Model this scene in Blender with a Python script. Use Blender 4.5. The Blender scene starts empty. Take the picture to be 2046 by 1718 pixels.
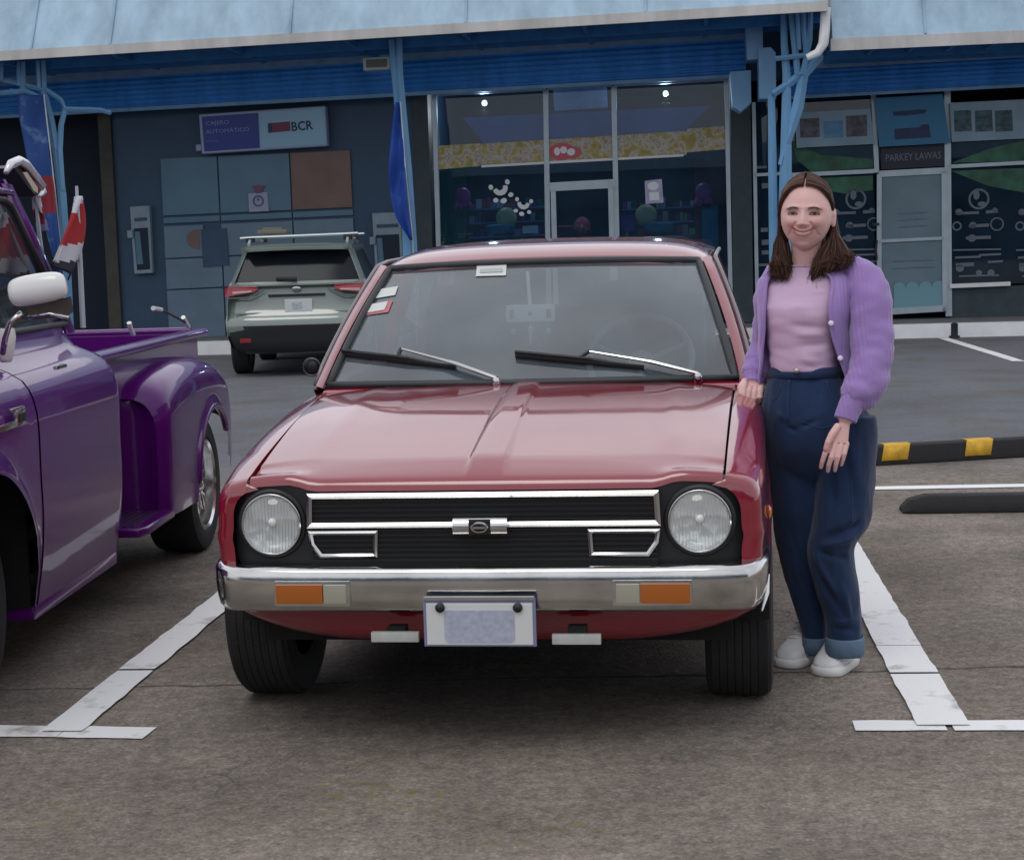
import bpy, bmesh, math, random
from mathutils import Vector, Matrix, noise
random.seed(7)
SC = bpy.context.scene
COL = SC.collection
R = math.radians

# ---------------------------------------------------------------- camera
CAM_H, FPX, CX, CY, ROLL = 1.4, 3400.0, 1023.0, 859.0, 0.03
PITCH = math.atan((859 - 482) / FPX)
_c, _s = math.cos(ROLL), math.sin(ROLL)
V_R = Vector((1, 0, 0)); V_F = Vector((0, math.cos(PITCH), -math.sin(PITCH))); V_U = Vector((0, math.sin(PITCH), math.cos(PITCH)))
cd = bpy.data.cameras.new('camera'); cam = bpy.data.objects.new('camera', cd); COL.objects.link(cam)
cd.sensor_width = 36.0; cd.lens = FPX / 2046 * 36.0; cd.clip_start = 0.05; cd.clip_end = 2000
xc = V_R * _c - V_U * _s; yc = V_R * _s + V_U * _c; zc = -V_F
cam.matrix_world = Matrix(((xc.x, yc.x, zc.x, 0), (xc.y, yc.y, zc.y, 0), (xc.z, yc.z, zc.z, CAM_H), (0, 0, 0, 1)))
SC.camera = cam

# ---------------------------------------------------------------- sky, sun, exposure (overcast)
SUN_EL, SUN_AZ = R(58), R(200)          # azimuth measured from +Y clockwise: behind the camera, a little to its left
w = bpy.data.worlds.new("World"); SC.world = w; w.use_nodes = True
nt = w.node_tree; N = nt.nodes; L = nt.links
for n in list(N): N.remove(n)
out = N.new('ShaderNodeOutputWorld'); bg = N.new('ShaderNodeBackground')
sky = N.new('ShaderNodeTexSky'); sky.sky_type = 'NISHITA'; sky.sun_disc = False
sky.sun_elevation = SUN_EL; sky.sun_rotation = SUN_AZ; sky.air_density = 1.0; sky.dust_density = 3.0; sky.ozone_density = 1.0
tc = N.new('ShaderNodeTexCoord')
mp = N.new('ShaderNodeMapping'); mp.inputs['Scale'].default_value = (1.0, 1.0, 2.6)
nz = N.new('ShaderNodeTexNoise'); nz.inputs['Scale'].default_value = 2.2; nz.inputs['Detail'].default_value = 6; nz.inputs['Roughness'].default_value = .55
cr = N.new('ShaderNodeValToRGB')
cr.color_ramp.elements[0].position = .30; cr.color_ramp.elements[0].color = (7.4, 7.7, 8.5, 1)
cr.color_ramp.elements[1].position = .72; cr.color_ramp.elements[1].color = (11.6, 11.6, 11.9, 1)
mx = N.new('ShaderNodeMix'); mx.data_type = 'RGBA'; mx.inputs[0].default_value = .86
L.new(tc.outputs['Generated'], mp.inputs['Vector']); L.new(mp.outputs[0], nz.inputs['Vector']); L.new(nz.outputs['Fac'], cr.inputs[0])
L.new(sky.outputs[0], mx.inputs[6]); L.new(cr.outputs[0], mx.inputs[7]); # unseen sky brightened over the shops, added to lift the paint reflections
sx = N.new('ShaderNodeSeparateXYZ'); L.new(tc.outputs['Generated'], sx.inputs[0])
gy = N.new('ShaderNodeMapRange'); gy.interpolation_type = 'SMOOTHSTEP'
for i_, v_ in enumerate((-.3, .85, 1.0, 1.38)): gy.inputs[i_ + 1].default_value = v_
L.new(sx.outputs['Y'], gy.inputs[0])
gm = N.new('ShaderNodeVectorMath'); gm.operation = 'SCALE'; L.new(mx.outputs[2], gm.inputs[0]); L.new(gy.outputs[0], gm.inputs['Scale'])
L.new(gm.outputs[0], bg.inputs['Color'])
bg.inputs['Strength'].default_value = 0.096
L.new(bg.outputs[0], out.inputs[0])
sd = bpy.data.lights.new('sun', 'SUN'); so = bpy.data.objects.new('sun', sd); COL.objects.link(so)
sd.energy = 0.6; sd.angle = R(25); sd.color = (1.0, .97, .93)
sdir = Vector((math.sin(SUN_AZ) * math.cos(SUN_EL), math.cos(SUN_AZ) * math.cos(SUN_EL), math.sin(SUN_EL)))
so.rotation_euler = sdir.to_track_quat('Z', 'Y').to_euler(); so.location = (0, -5, 20)
vs = SC.view_settings; vs.view_transform = 'Standard'; vs.look = 'None'; vs.exposure = 0.0; vs.gamma = 1.0
try: SC.view_settings.use_curve_mapping = False
except Exception: pass
SC.cycles.max_bounces = 8; SC.cycles.transparent_max_bounces = 16; SC.cycles.use_denoising = True

# ---------------------------------------------------------------- pixel -> place helpers (photo is 2046 x 1718)
def ray(px, py):
    u, v = px - CX, py - CY
    a = u * _c - v * _s; b = v * _c + u * _s
    d = V_R * a - V_U * b + V_F * FPX
    return d / d.y
CAM = Vector((0, 0, CAM_H))
def gnd(px, py, z=0.0):
    d = ray(px, py); return CAM + d * ((z - CAM_H) / d.z)
def at(px, py, Y): return CAM + ray(px, py) * Y
def on_plane(px, py, p0, n):
    d = ray(px, py); return CAM + d * ((Vector(p0) - CAM).dot(n) / d.dot(n))

# ---------------------------------------------------------------- materials
MATS = {}
def mat(name, col, rough=.5, metal=0.0, coat=0.0, var=0.0, vscale=6.0, bump=0.0, bscale=40.0, spec=.5, emit=None, estr=1.0, vcol=None, dirt=None, coat_rough=.03, ior=1.45):
    if name in MATS: return MATS[name]
    m = bpy.data.materials.new(name); m.use_nodes = True; MATS[name] = m
    t = m.node_tree; n = t.nodes; l = t.links; b = n['Principled BSDF']
    b.inputs['Base Color'].default_value = (*col, 1); b.inputs['Roughness'].default_value = rough; b.inputs['Metallic'].default_value = metal
    b.inputs['Coat Weight'].default_value = coat; b.inputs['Coat Roughness'].default_value = coat_rough; b.inputs['Specular IOR Level'].default_value = spec
    b.inputs['IOR'].default_value = ior
    if emit: b.inputs['Emission Color'].default_value = (*emit, 1); b.inputs['Emission Strength'].default_value = estr
    if var or bump or dirt:
        g = n.new('ShaderNodeTexCoord')
    if var:
        z = n.new('ShaderNodeTexNoise'); z.inputs['Scale'].default_value = vscale; z.inputs['Detail'].default_value = 5
        l.new(g.outputs['Object'], z.inputs['Vector'])
        mr = n.new('ShaderNodeMapRange'); mr.inputs[1].default_value = .3; mr.inputs[2].default_value = .7; mr.inputs[3].default_value = 1 - var; mr.inputs[4].default_value = 1 + var
        l.new(z.outputs['Fac'], mr.inputs[0])
        h = n.new('ShaderNodeVectorMath'); h.operation = 'SCALE'; h.inputs[0].default_value = col
        l.new(mr.outputs[0], h.inputs['Scale']); l.new(h.outputs[0], b.inputs['Base Color'])
        r2 = n.new('ShaderNodeMapRange'); r2.inputs[3].default_value = max(0.02, rough - .08); r2.inputs[4].default_value = rough + .08
        if rough > .12: l.new(z.outputs['Fac'], r2.inputs[0]); l.new(r2.outputs[0], b.inputs['Roughness'])
    if vcol:
        a = n.new('ShaderNodeVertexColor'); a.layer_name = vcol; l.new(a.outputs['Color'], b.inputs['Base Color'])
    if bump:
        z2 = n.new('ShaderNodeTexNoise'); z2.inputs['Scale'].default_value = bscale; z2.inputs['Detail'].default_value = 4
        l.new(g.outputs['Object'], z2.inputs['Vector'])
        bp = n.new('ShaderNodeBump'); bp.inputs['Strength'].default_value = bump; bp.inputs['Distance'].default_value = .01
        l.new(z2.outputs['Fac'], bp.inputs['Height']); l.new(bp.outputs[0], b.inputs['Normal'])
    return m
def glassmat(name, tint=(.6, .65, .65), refl=.12, film=0.0, fcol=(.5, .52, .52), rough=.0):
    """pane: tinted see-through + mirror reflection rising towards grazing + a diffuse film of dust and painted haze"""
    if name in MATS: return MATS[name]
    m = bpy.data.materials.new(name); m.use_nodes = True; MATS[name] = m
    t = m.node_tree; n = t.nodes; l = t.links
    for x in list(n): n.remove(x)
    o = n.new('ShaderNodeOutputMaterial'); tr = n.new('ShaderNodeBsdfTransparent'); tr.inputs[0].default_value = (*tint, 1)
    gl = n.new('ShaderNodeBsdfGlossy'); gl.inputs['Roughness'].default_value = rough; gl.inputs['Color'].default_value = (1, 1, 1, 1)
    lw = n.new('ShaderNodeLayerWeight'); lw.inputs['Blend'].default_value = .5
    mr = n.new('ShaderNodeMath'); mr.operation = 'POWER'; mr.inputs[1].default_value = 4.0
    l.new(lw.outputs['Facing'], mr.inputs[0])
    ma = n.new('ShaderNodeMath'); ma.operation = 'MULTIPLY_ADD'; ma.inputs[1].default_value = .85; ma.inputs[2].default_value = refl; ma.use_clamp = True
    l.new(mr.outputs[0], ma.inputs[0])
    mxs = n.new('ShaderNodeMixShader'); l.new(ma.outputs[0], mxs.inputs[0])
    if film:
        df = n.new('ShaderNodeBsdfDiffuse'); df.inputs[0].default_value = (*fcol, 1)
        m2 = n.new('ShaderNodeMixShader'); 
        g = n.new('ShaderNodeTexCoord'); z = n.new('ShaderNodeTexNoise'); z.inputs['Scale'].default_value = 2.5; z.inputs['Detail'].default_value = 6
        l.new(g.outputs['Object'], z.inputs['Vector'])
        q = n.new('ShaderNodeMapRange'); q.inputs[1].default_value = .3; q.inputs[2].default_value = .7; q.inputs[3].default_value = film * .6; q.inputs[4].default_value = film * 1.4
        l.new(z.outputs['Fac'], q.inputs[0]); l.new(q.outputs[0], m2.inputs[0])
        l.new(tr.outputs[0], m2.inputs[1]); l.new(df.outputs[0], m2.inputs[2]); l.new(m2.outputs[0], mxs.inputs[1])
    else: l.new(tr.outputs[0], mxs.inputs[1])
    l.new(gl.outputs[0], mxs.inputs[2]); l.new(mxs.outputs[0], o.inputs[0])
    return m

# ---------------------------------------------------------------- mesh builder
WM = {}                                     # world matrices of roots (children are built in their root's frame)
class MB:
    def __init__(s): s.b = bmesh.new(); s.M = Matrix.Identity(4)
    def v(s, p): return s.b.verts.new(s.M @ Vector(p))
    def f(s, vs, mi=0):
        try: f = s.b.faces.new(vs); f.material_index = mi; return f
        except ValueError: return None
    def quad(s, a, b, c, d, mi=0): return s.f([s.v(a), s.v(b), s.v(c), s.v(d)], mi)
    def poly(s, pts, mi=0): return s.f([s.v(p) for p in pts], mi)
    def prism(s, pts, ext, mi=0):
        """closed polygon pts (3-D) extruded by vector ext"""
        e = Vector(ext); a = [s.v(p) for p in pts]; b = [s.v(Vector(p) + e) for p in pts]; n = len(a)
        s.f(a, mi); s.f(list(reversed(b)), mi)
        for i in range(n): s.f([a[i], b[i], b[(i + 1) % n], a[(i + 1) % n]], mi)
    def box(s, c, d, bev=0.0, rot=None, mi=0):
        """centre, full size"""
        x, y, z = d[0] / 2, d[1] / 2, d[2] / 2; c = Vector(c)
        P = [Vector(p) for p in ((-x,-y,-z),(x,-y,-z),(x,y,-z),(-x,y,-z),(-x,-y,z),(x,-y,z),(x,y,z),(-x,y,z))]
        if rot is not None: P = [rot @ p for p in P]
        vs = [s.v(c + p) for p in P]
        fs = [s.f([vs[i] for i in q], mi) for q in ((3,2,1,0),(4,5,6,7),(0,1,5,4),(1,2,6,5),(2,3,7,6),(3,0,4,7))]
        if bev:
            es = set(e for f in fs if f for e in f.edges)
            bmesh.ops.bevel(s.b, geom=list(es), offset=bev, segments=2, profile=.7, affect='EDGES', clamp_overlap=True)
        return vs
    def loft(s, rings, closed=True, cap0=True, cap1=True, mi=0):
        rr = [[s.v(p) for p in r] for r in rings]; n = len(rr[0])
        for a, b in zip(rr, rr[1:]):
            for i in range(n if closed else n - 1):
                s.f([a[i], a[(i + 1) % n], b[(i + 1) % n], b[i]], mi)
        if closed and cap0: s.f(list(reversed(rr[0])), mi)
        if closed and cap1: s.f(rr[-1], mi)
        return rr
    def tube(s, pts, r, n=8, cap=True, mi=0, flat=1.0, up=None):
        """tube along points; r number or list; flat squeezes the section along its second axis"""
        pts = [Vector(p) for p in pts]; m = len(pts); rs = r if isinstance(r, (list, tuple)) else [r] * m
        rings = []; u = None
        for i in range(m):
            t = (pts[min(i + 1, m - 1)] - pts[max(i - 1, 0)]); t = t.normalized() if t.length > 1e-9 else Vector((0, 0, 1))
            if u is None:
                u = Vector(up) if up is not None else (Vector((0, 0, 1)) if abs(t.z) < .9 else Vector((1, 0, 0)))
            u = u - t * u.dot(t); u = u.normalized() if u.length > 1e-6 else t.orthogonal().normalized()
            w_ = t.cross(u)
            rings.append([pts[i] + (u * math.cos(2 * math.pi * k / n) * flat + w_ * math.sin(2 * math.pi * k / n)) * rs[i] for k in range(n)])
        return s.loft(rings, True, cap, cap, mi)
    def cyl(s, a, b, r, n=20, r2=None, mi=0): return s.tube([a, b], [r, r if r2 is None else r2], n, True, mi)
    def lathe(s, prof, c, axis, n=32, mi=0, cap=True):
        """prof: (radius, distance along axis)"""
        ax = Vector(axis).normalized(); u = ax.orthogonal().normalized(); w_ = ax.cross(u); c = Vector(c)
        s.loft([[c + ax * d + (u * math.cos(2 * math.pi * k / n) + w_ * math.sin(2 * math.pi * k / n)) * max(r_, 1e-4) for k in range(n)] for r_, d in prof], True, cap, cap, mi)
    def ball(s, c, r, seg=16, rings=10, sc=(1, 1, 1), mi=0):
        c = Vector(c); rr = []
        for j in range(1, rings):
            th = math.pi * j / rings
            rr.append([c + Vector((math.sin(th) * math.cos(2 * math.pi * k / seg) * sc[0], math.sin(th) * math.sin(2 * math.pi * k / seg) * sc[1], -math.cos(th) * sc[2])) * r for k in range(seg)])
        vv = s.loft(rr, True, False, False, mi)
        a = s.v(c + Vector((0, 0, -r * sc[2]))); b = s.v(c + Vector((0, 0, r * sc[2])))
        for k in range(seg):
            s.f([a, vv[0][(k + 1) % seg], vv[0][k]], mi); s.f([b, vv[-1][k], vv[-1][(k + 1) % seg]], mi)
    def grid(s, fn, nu, nv, mi=0):
        g = [[s.v(fn(i / nu, j / nv)) for j in range(nv + 1)] for i in range(nu + 1)]
        for i in range(nu):
            for j in range(nv): s.f([g[i][j], g[i + 1][j], g[i + 1][j + 1], g[i][j + 1]], mi)
        return g
    def build(s, name, mats, parent=None, smooth=35, bevel=0, world=False, doubles=0, thick=0, subsurf=0, recalc=True):
        if doubles: bmesh.ops.remove_doubles(s.b, verts=s.b.verts, dist=doubles)
        if recalc: bmesh.ops.recalc_face_normals(s.b, faces=s.b.faces)
        me = bpy.data.meshes.new(name)
        if world and parent is not None:
            r_ = parent
            while r_.parent: r_ = r_.parent
            s.b.transform(WM[r_.name].inverted())
        s.b.to_mesh(me); s.b.free()
        for m in (mats if isinstance(mats, (list, tuple)) else [mats]): me.materials.append(m)
        o = bpy.data.objects.new(name, me); COL.objects.link(o); o.parent = parent
        if thick:
            q = o.modifiers.new('solid', 'SOLIDIFY'); q.thickness = thick; q.offset = 0
        if bevel:
            q = o.modifiers.new('bevel', 'BEVEL'); q.width = bevel; q.segments = 2; q.limit_method = 'ANGLE'; q.angle_limit = R(40)
        if subsurf:
            q = o.modifiers.new('sub', 'SUBSURF'); q.levels = subsurf; q.render_levels = subsurf
        if smooth:
            me.shade_smooth()
            if smooth < 180: me.set_sharp_from_angle(angle=R(smooth))
        return o
def tag(o, label, cat, group=None):
    o['label'] = label; o['category'] = cat
    if group: o['group'] = group
    if o.name not in WM: WM[o.name] = o.matrix_basis.copy()
    return o
def thing(name, label, cat, loc=(0, 0, 0), rz=0.0, group=None):
    o = bpy.data.objects.new(name, None); COL.objects.link(o); o.location = loc; o.rotation_euler = (0, 0, rz); o.empty_display_size = .1
    WM[o.name] = Matrix.Translation(loc) @ Matrix.Rotation(rz, 4, 'Z')
    return tag(o, label, cat, group)
def struct(o): o['kind'] = 'structure'; return o
def copy_tree(o, parent=None):
    c = o.copy(); COL.objects.link(c); c.parent = parent
    if parent is None: WM[c.name] = WM[o.name]
    for ch in list(o.children): copy_tree(ch, c)
    return c
def apply_mods(o):
    dg = bpy.context.evaluated_depsgraph_get(); me = bpy.data.meshes.new_from_object(o.evaluated_get(dg)); old = o.data
    o.modifiers.clear(); o.data = me; return o
_TX = {}
def text_into(mb, s, size, origin, right, up, depth=.004, mi=0, align='LEFT', bold=0.0, fit=None):
    """real lettering: extruded font outline laid with its baseline start at origin; fit = width to squeeze to"""
    cu = bpy.data.curves.new('t', 'FONT'); cu.body = s; cu.size = size; cu.extrude = 0; cu.offset = bold; cu.align_x = align; cu.resolution_u = 2
    o = bpy.data.objects.new('t', cu); COL.objects.link(o); dg = bpy.context.evaluated_depsgraph_get(); dg.update()
    me = bpy.data.meshes.new_from_object(o.evaluated_get(dg))
    right = Vector(right).normalized(); up = Vector(up).normalized(); n = right.cross(up); origin = Vector(origin)
    wx = max(v.co.x for v in me.vertices) - min(v.co.x for v in me.vertices)
    k = fit / wx if fit else 1.0
    vs = [mb.v(origin + right * v.co.x * k + up * v.co.y + n * depth) for v in me.vertices]
    for p in me.polygons: mb.f([vs[i] for i in p.vertices], mi)
    bpy.data.objects.remove(o); bpy.data.curves.remove(cu); bpy.data.meshes.remove(me)
def lerp(a, b, t): return a + (b - a) * t
def interp(xs, ys, x):
    """smooth (monotone-ish Catmull) interpolation through control points"""
    if x <= xs[0]: return ys[0]
    if x >= xs[-1]: return ys[-1]
    for i in range(len(xs) - 1):
        if xs[i] <= x <= xs[i + 1]:
            h = xs[i + 1] - xs[i]; t = (x - xs[i]) / h
            d = (ys[i + 1] - ys[i]) / h
            d0 = d if i == 0 else (ys[i + 1] - ys[i - 1]) / (xs[i + 1] - xs[i - 1])
            d1 = d if i == len(xs) - 2 else (ys[i + 2] - ys[i]) / (xs[i + 2] - xs[i])
            if i > 0 and (ys[i] - ys[i - 1]) * (ys[i + 1] - ys[i]) <= 0: d0 = 0
            if i < len(xs) - 2 and (ys[i + 1] - ys[i]) * (ys[i + 2] - ys[i + 1]) <= 0: d1 = 0
            return (2*t**3 - 3*t*t + 1) * ys[i] + (t**3 - 2*t*t + t) * h * d0 + (3*t*t - 2*t**3) * ys[i + 1] + (t**3 - t*t) * h * d1
def roundrect(cx, cz, w_, h_, r_, n=5):
    pts = []
    for (sx, sz, a0) in ((1, 1, 0), (-1, 1, 90), (-1, -1, 180), (1, -1, 270)):
        for k in range(n + 1):
            a = R(a0 + 90 * k / n); pts.append((cx + sx * (w_ / 2 - r_) + r_ * math.cos(a), cz + sz * (h_ / 2 - r_) + r_ * math.sin(a)))
    return pts
# ================================================================ ground
def asphalt():
    m = bpy.data.materials.new('asphalt'); m.use_nodes = True
    t = m.node_tree; n = t.nodes; l = t.links; b = n['Principled BSDF']; b.inputs['Specular IOR Level'].default_value = .25
    g = n.new('ShaderNodeTexCoord')
    def noise_(scale, det=4, rough=.6):
        z = n.new('ShaderNodeTexNoise'); z.inputs['Scale'].default_value = scale; z.inputs['Detail'].default_value = det; z.inputs['Roughness'].default_value = rough
        l.new(g.outputs['Object'], z.inputs['Vector']); return z.outputs['Fac']
    def math_(op, a, b_=None, c_=None, clamp=False):
        q = n.new('ShaderNodeMath'); q.operation = op; q.use_clamp = clamp
        for i, x in enumerate((a, b_, c_)):
            if x is None: continue
            if isinstance(x, (int, float)): q.inputs[i].default_value = x
            else: l.new(x, q.inputs[i])
        return q.outputs[0]
    def mr(x, a, b_, c_, d):
        q = n.new('ShaderNodeMapRange'); l.new(x, q.inputs[0])
        for i, v in enumerate((a, b_, c_, d)): q.inputs[i + 1].default_value = v
        return q.outputs[0]
    def mixc(fac, a, b_):
        q = n.new('ShaderNodeMix'); q.data_type = 'RGBA'
        if isinstance(fac, float): q.inputs[0].default_value = fac
        else: l.new(fac, q.inputs[0])
        for i, x in ((6, a), (7, b_)):
            if isinstance(x, tuple): q.inputs[i].default_value = (*x, 1)
            else: l.new(x, q.inputs[i])
        return q.outputs[2]
    sep = n.new('ShaderNodeSeparateXYZ'); l.new(g.outputs['Object'], sep.inputs[0])
    big = noise_(.55, 5); mid = noise_(3.5, 5); fine = noise_(75, 3, .7); grit = noise_(190, 2, .7)
    vo = n.new('ShaderNodeTexVoronoi'); vo.inputs['Scale'].default_value = 85; l.new(g.outputs['Object'], vo.inputs['Vector'])
    # weathered brown grey of the bays, smoother blue grey of the lane beyond them
    bay = mixc(mr(big, .3, .7, 0, 1), (.182, .153, .129), (.284, .249, .217))
    lane = mixc(mr(big, .3, .7, 0, 1), (.118, .126, .142), (.150, .157, .172))
    edge = math_('ADD', sep.outputs['Y'], math_('MULTIPLY', math_('SUBTRACT', mid, .5), .5))
    far = mr(edge, 9.5, 11.2, 0, 1)
    c = mixc(far, bay, lane)
    # darker oily stretch where cars stand
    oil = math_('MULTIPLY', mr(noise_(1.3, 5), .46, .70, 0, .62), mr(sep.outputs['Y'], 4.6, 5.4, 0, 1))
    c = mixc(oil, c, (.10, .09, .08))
    # shade under the red car, painted into the asphalt colour
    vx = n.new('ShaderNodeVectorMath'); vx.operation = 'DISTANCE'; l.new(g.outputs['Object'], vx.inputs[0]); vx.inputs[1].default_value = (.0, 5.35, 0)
    car_shade = math_('MULTIPLY', mr(math_('ADD', vx.outputs['Value'], math_('MULTIPLY', math_('SUBTRACT', mid, .5), .8)), .15, 1.15, 1, 0), .42)
    c = mixc(car_shade, c, (.045, .042, .040))
    # aggregate: pale and dark stones
    sp = mr(vo.outputs['Distance'], .05, .6, 1.14, .84)
    sp2 = math_('MULTIPLY', mr(fine, .3, .7, .70, 1.30), math_('MULTIPLY', mr(noise_(26, 3, .65), .32, .68, .74, 1.26), math_('MULTIPLY', mr(noise_(9, 4, .7), .3, .7, .86, 1.14), mr(noise_(1.05, 7, .62), .34, .66, .76, 1.22))))
    sp3 = mr(grit, .3, .7, .80, 1.2)
    tot = math_('MULTIPLY', math_('MULTIPLY', sp, sp2), sp3)
    tot = mixc(math_('MULTIPLY', far, .6), tot, (1.0, 1.0, 1.0))
    q = n.new('ShaderNodeMix'); q.data_type = 'RGBA'; q.blend_type = 'MULTIPLY'; q.inputs[0].default_value = 1; l.new(c, q.inputs[6]); l.new(tot, q.inputs[7]); c = q.outputs[2]
    # a few pale stones and yellowish moss stains
    c = mixc(mr(noise_(30, 2), .70, .74, 0, .55), c, (.30, .28, .26))
    moss = math_('MULTIPLY', mr(noise_(1.6, 4), .54, .66, 0, 1), mr(noise_(22, 3), .50, .66, 0, .85))
    moss = math_('MULTIPLY', moss, mr(sep.outputs['Y'], 4.3, 5.2, 1, 0))
    c = mixc(moss, c, (.17, .16, .05))
    # the open joint across the bays and hair cracks
    wob = math_('MULTIPLY', math_('SUBTRACT', noise_(2.2, 6), .5), .13)
    jy = math_('ADD', math_('ADD', sep.outputs['Y'], math_('MULTIPLY', sep.outputs['X'], .03)), wob)
    jd = math_('ABSOLUTE', math_('SUBTRACT', jy, 5.36))
    jw = math_('ADD', mr(noise_(1.1, 3), .40, .62, .004, .020), mr(sep.outputs['X'], 1.15, 1.7, 0, .016))
    joint = math_('MULTIPLY', math_('SUBTRACT', 1.0, math_('SMOOTH_MIN', math_('DIVIDE', jd, jw), 1.0, .2), clamp=True), .9)
    v2 = n.new('ShaderNodeTexVoronoi'); v2.feature = 'DISTANCE_TO_EDGE'; v2.inputs['Scale'].default_value = .8
    vm = n.new('ShaderNodeVectorMath'); vm.operation = 'ADD'; l.new(g.outputs['Object'], vm.inputs[0])
    zc2 = n.new('ShaderNodeTexNoise'); zc2.inputs['Scale'].default_value = 3.0; zc2.inputs['Detail'].default_value = 6; l.new(g.outputs['Object'], zc2.inputs['Vector']); l.new(zc2.outputs['Color'], vm.inputs[1])
    l.new(vm.outputs[0], v2.inputs['Vector'])
    hair = math_('MULTIPLY', mr(v2.outputs['Distance'], 0, .007, .42, 0), mr(noise_(.9, 2), .48, .6, 0, 1))
    crack = math_('MAXIMUM', joint, hair)
    c = mixc(crack, c, (.018, .017, .016))
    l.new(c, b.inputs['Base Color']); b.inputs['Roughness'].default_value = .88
    bp = n.new('ShaderNodeBump'); bp.inputs['Strength'].default_value = .55; bp.inputs['Distance'].default_value = .006
    hh = math_('SUBTRACT', math_('ADD', math_('MULTIPLY', fine, .8), math_('SUBTRACT', grit, vo.outputs['Distance'])), math_('MULTIPLY', crack, 3.0))
    l.new(hh, bp.inputs['Height']); l.new(bp.outputs[0], b.inputs['Normal'])
    return m
mb = MB()
mb.quad((-300, -120, 0), (300, -120, 0), (300, 400, 0), (-300, 400, 0))
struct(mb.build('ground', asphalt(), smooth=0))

def paint():
    m = mat('road_paint', (.66, .67, .68), .7)
    t = m.node_tree; n = t.nodes; l = t.links; b = n['Principled BSDF']
    g = n.new('ShaderNodeTexCoord'); z = n.new('ShaderNodeTexNoise'); z.inputs['Scale'].default_value = 5; z.inputs['Detail'].default_value = 8; z.inputs['Roughness'].default_value = .65
    l.new(g.outputs['Object'], z.inputs['Vector'])
    r_ = n.new('ShaderNodeValToRGB'); e = r_.color_ramp.elements
    e[0].position = .30; e[0].color = (.36, .35, .33, 1); e[1].position = .44; e[1].color = (.76, .77, .78, 1)
    l.new(z.outputs['Fac'], r_.inputs[0]); l.new(r_.outputs[0], b.inputs['Base Color'])
    z2 = n.new('ShaderNodeTexNoise'); z2.inputs['Scale'].default_value = 90; l.new(g.outputs['Object'], z2.inputs['Vector'])
    bp = n.new('ShaderNodeBump'); bp.inputs['Strength'].default_value = .4; bp.inputs['Distance'].default_value = .004; l.new(z2.outputs['Fac'], bp.inputs['Height']); l.new(bp.outputs[0], b.inputs['Normal'])
    return m
PAINT = paint()
def stripe(mb, a, b, w_, z=.004, wob=.0045, step=.06):
    """a painted stripe with ragged edges between ground points a and b"""
    a = Vector((a[0], a[1], 0)); b = Vector((b[0], b[1], 0)); d = b - a; ln = d.length; d.normalize(); p = Vector((-d.y, d.x, 0))
    k = max(2, int(ln / step)); prev = None; sd_ = random.random() * 50
    for i in range(k + 1):
        s_ = ln * i / k
        l_ = w_ / 2 + wob * noise.noise((s_ * 9, sd_, 0)) * 1.6; r_ = w_ / 2 + wob * noise.noise((s_ * 9, sd_ + 9, 0)) * 1.6
        q = a + d * s_; cur = (mb.v(q + p * l_ + Vector((0, 0, z))), mb.v(q - p * r_ + Vector((0, 0, z))))
        if prev: mb.f([prev[0], prev[1], cur[1], cur[0]])
        prev = cur
def mid(a, b): return (a + b) / 2
def gap_line(name, segs, w_, z=.004):
    mb = MB()
    for a, b in segs: stripe(mb, a, b, w_, z)
    return struct(mb.build(name, PAINT, smooth=0))
SLOT = Vector((.0947, 1, 0)).normalized()                        # direction of the bays
# side lines of the bay and the T bars at their ends (left, right)
l0 = gnd(158, 1436); r0 = gnd(1870, 1425)
def along(p, d): return p + SLOT * d
gap_line('parking_line', [(along(l0, -.15), along(l0, .555)), (along(l0, .575), along(l0, 4.3))], .125, .008)
gap_line('parking_line', [(along(r0, -.14), along(r0, .425)), (along(r0, .445), along(r0, .80)), (along(r0, .806), along(r0, 4.35))], .150, .008)
gap_line('parking_line', [(gnd(-420, 1458), gnd(126, 1463)), (gnd(128, 1463), gnd(299, 1466))], .115)
gap_line('parking_line', [(gnd(1706, 1451), gnd(1888, 1451)), (gnd(1902, 1451), gnd(2500, 1449))], .100)
gap_line('parking_line', [(gnd(1600, 979), gnd(2300, 966))], .12)
# bay line on the far side of the lane, by the shops
gap_line('parking_line', [(gnd(1885, 676), gnd(2035, 722)), (gnd(2035, 722), gnd(2300, 721))], .13)

# ---------------------------------------------------------------- rubber wheel stops
RUB = mat('stop_rubber', (.014, .014, .016), .8, var=.25, vscale=14, bump=.4, bscale=120)
YEL = mat('stop_yellow', (.62, .36, .03), .6, var=.2, vscale=20, bump=.3, bscale=120)
def wheel_stop(name, a, b, label, h=.10, w_=.16, yellow=(), ends=.05, group=None):
    a = Vector((a.x, a.y, 0)); b = Vector((b.x, b.y, 0)); d = b - a; ln = d.length
    root = thing(name, label, 'wheel stop', a, math.atan2(d.y, d.x), group)
    sec = [(-w_/2, 0), (-w_/2, .025), (-w_*.30, h*.93), (-w_*.22, h), (w_*.22, h), (w_*.30, h*.93), (w_/2, .025), (w_/2, 0)]
    mb = MB()
    xs = [0, ends * .3, ends, ln - ends, ln - ends * .3, ln]; ks = [.30, .75, 1, 1, .75, .30]
    mb.loft([[(x, p[0] * (.8 + .2 * k), p[1] * k) for p in sec] for x, k in zip(xs, ks)])
    mb.build('rubber_body', RUB, root, bevel=.006)
    for (x0, x1) in yellow:                                    # slanted reflective pads, 3 mm proud
        q = MB(); rr = []
        for t_ in (0, 1):
            x = x0 if t_ == 0 else x1
            rr.append([(x + sl, p[0] * 1.03, p[1] + (.003 if p[1] > 0.03 else .004)) for p, sl in zip(sec[1:-1], (-.02, .01, .02, .03, .03, .03))])
        q.loft(rr, closed=False)
        q.build('reflective_pad', YEL, root, thick=.004)
    return root
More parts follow.
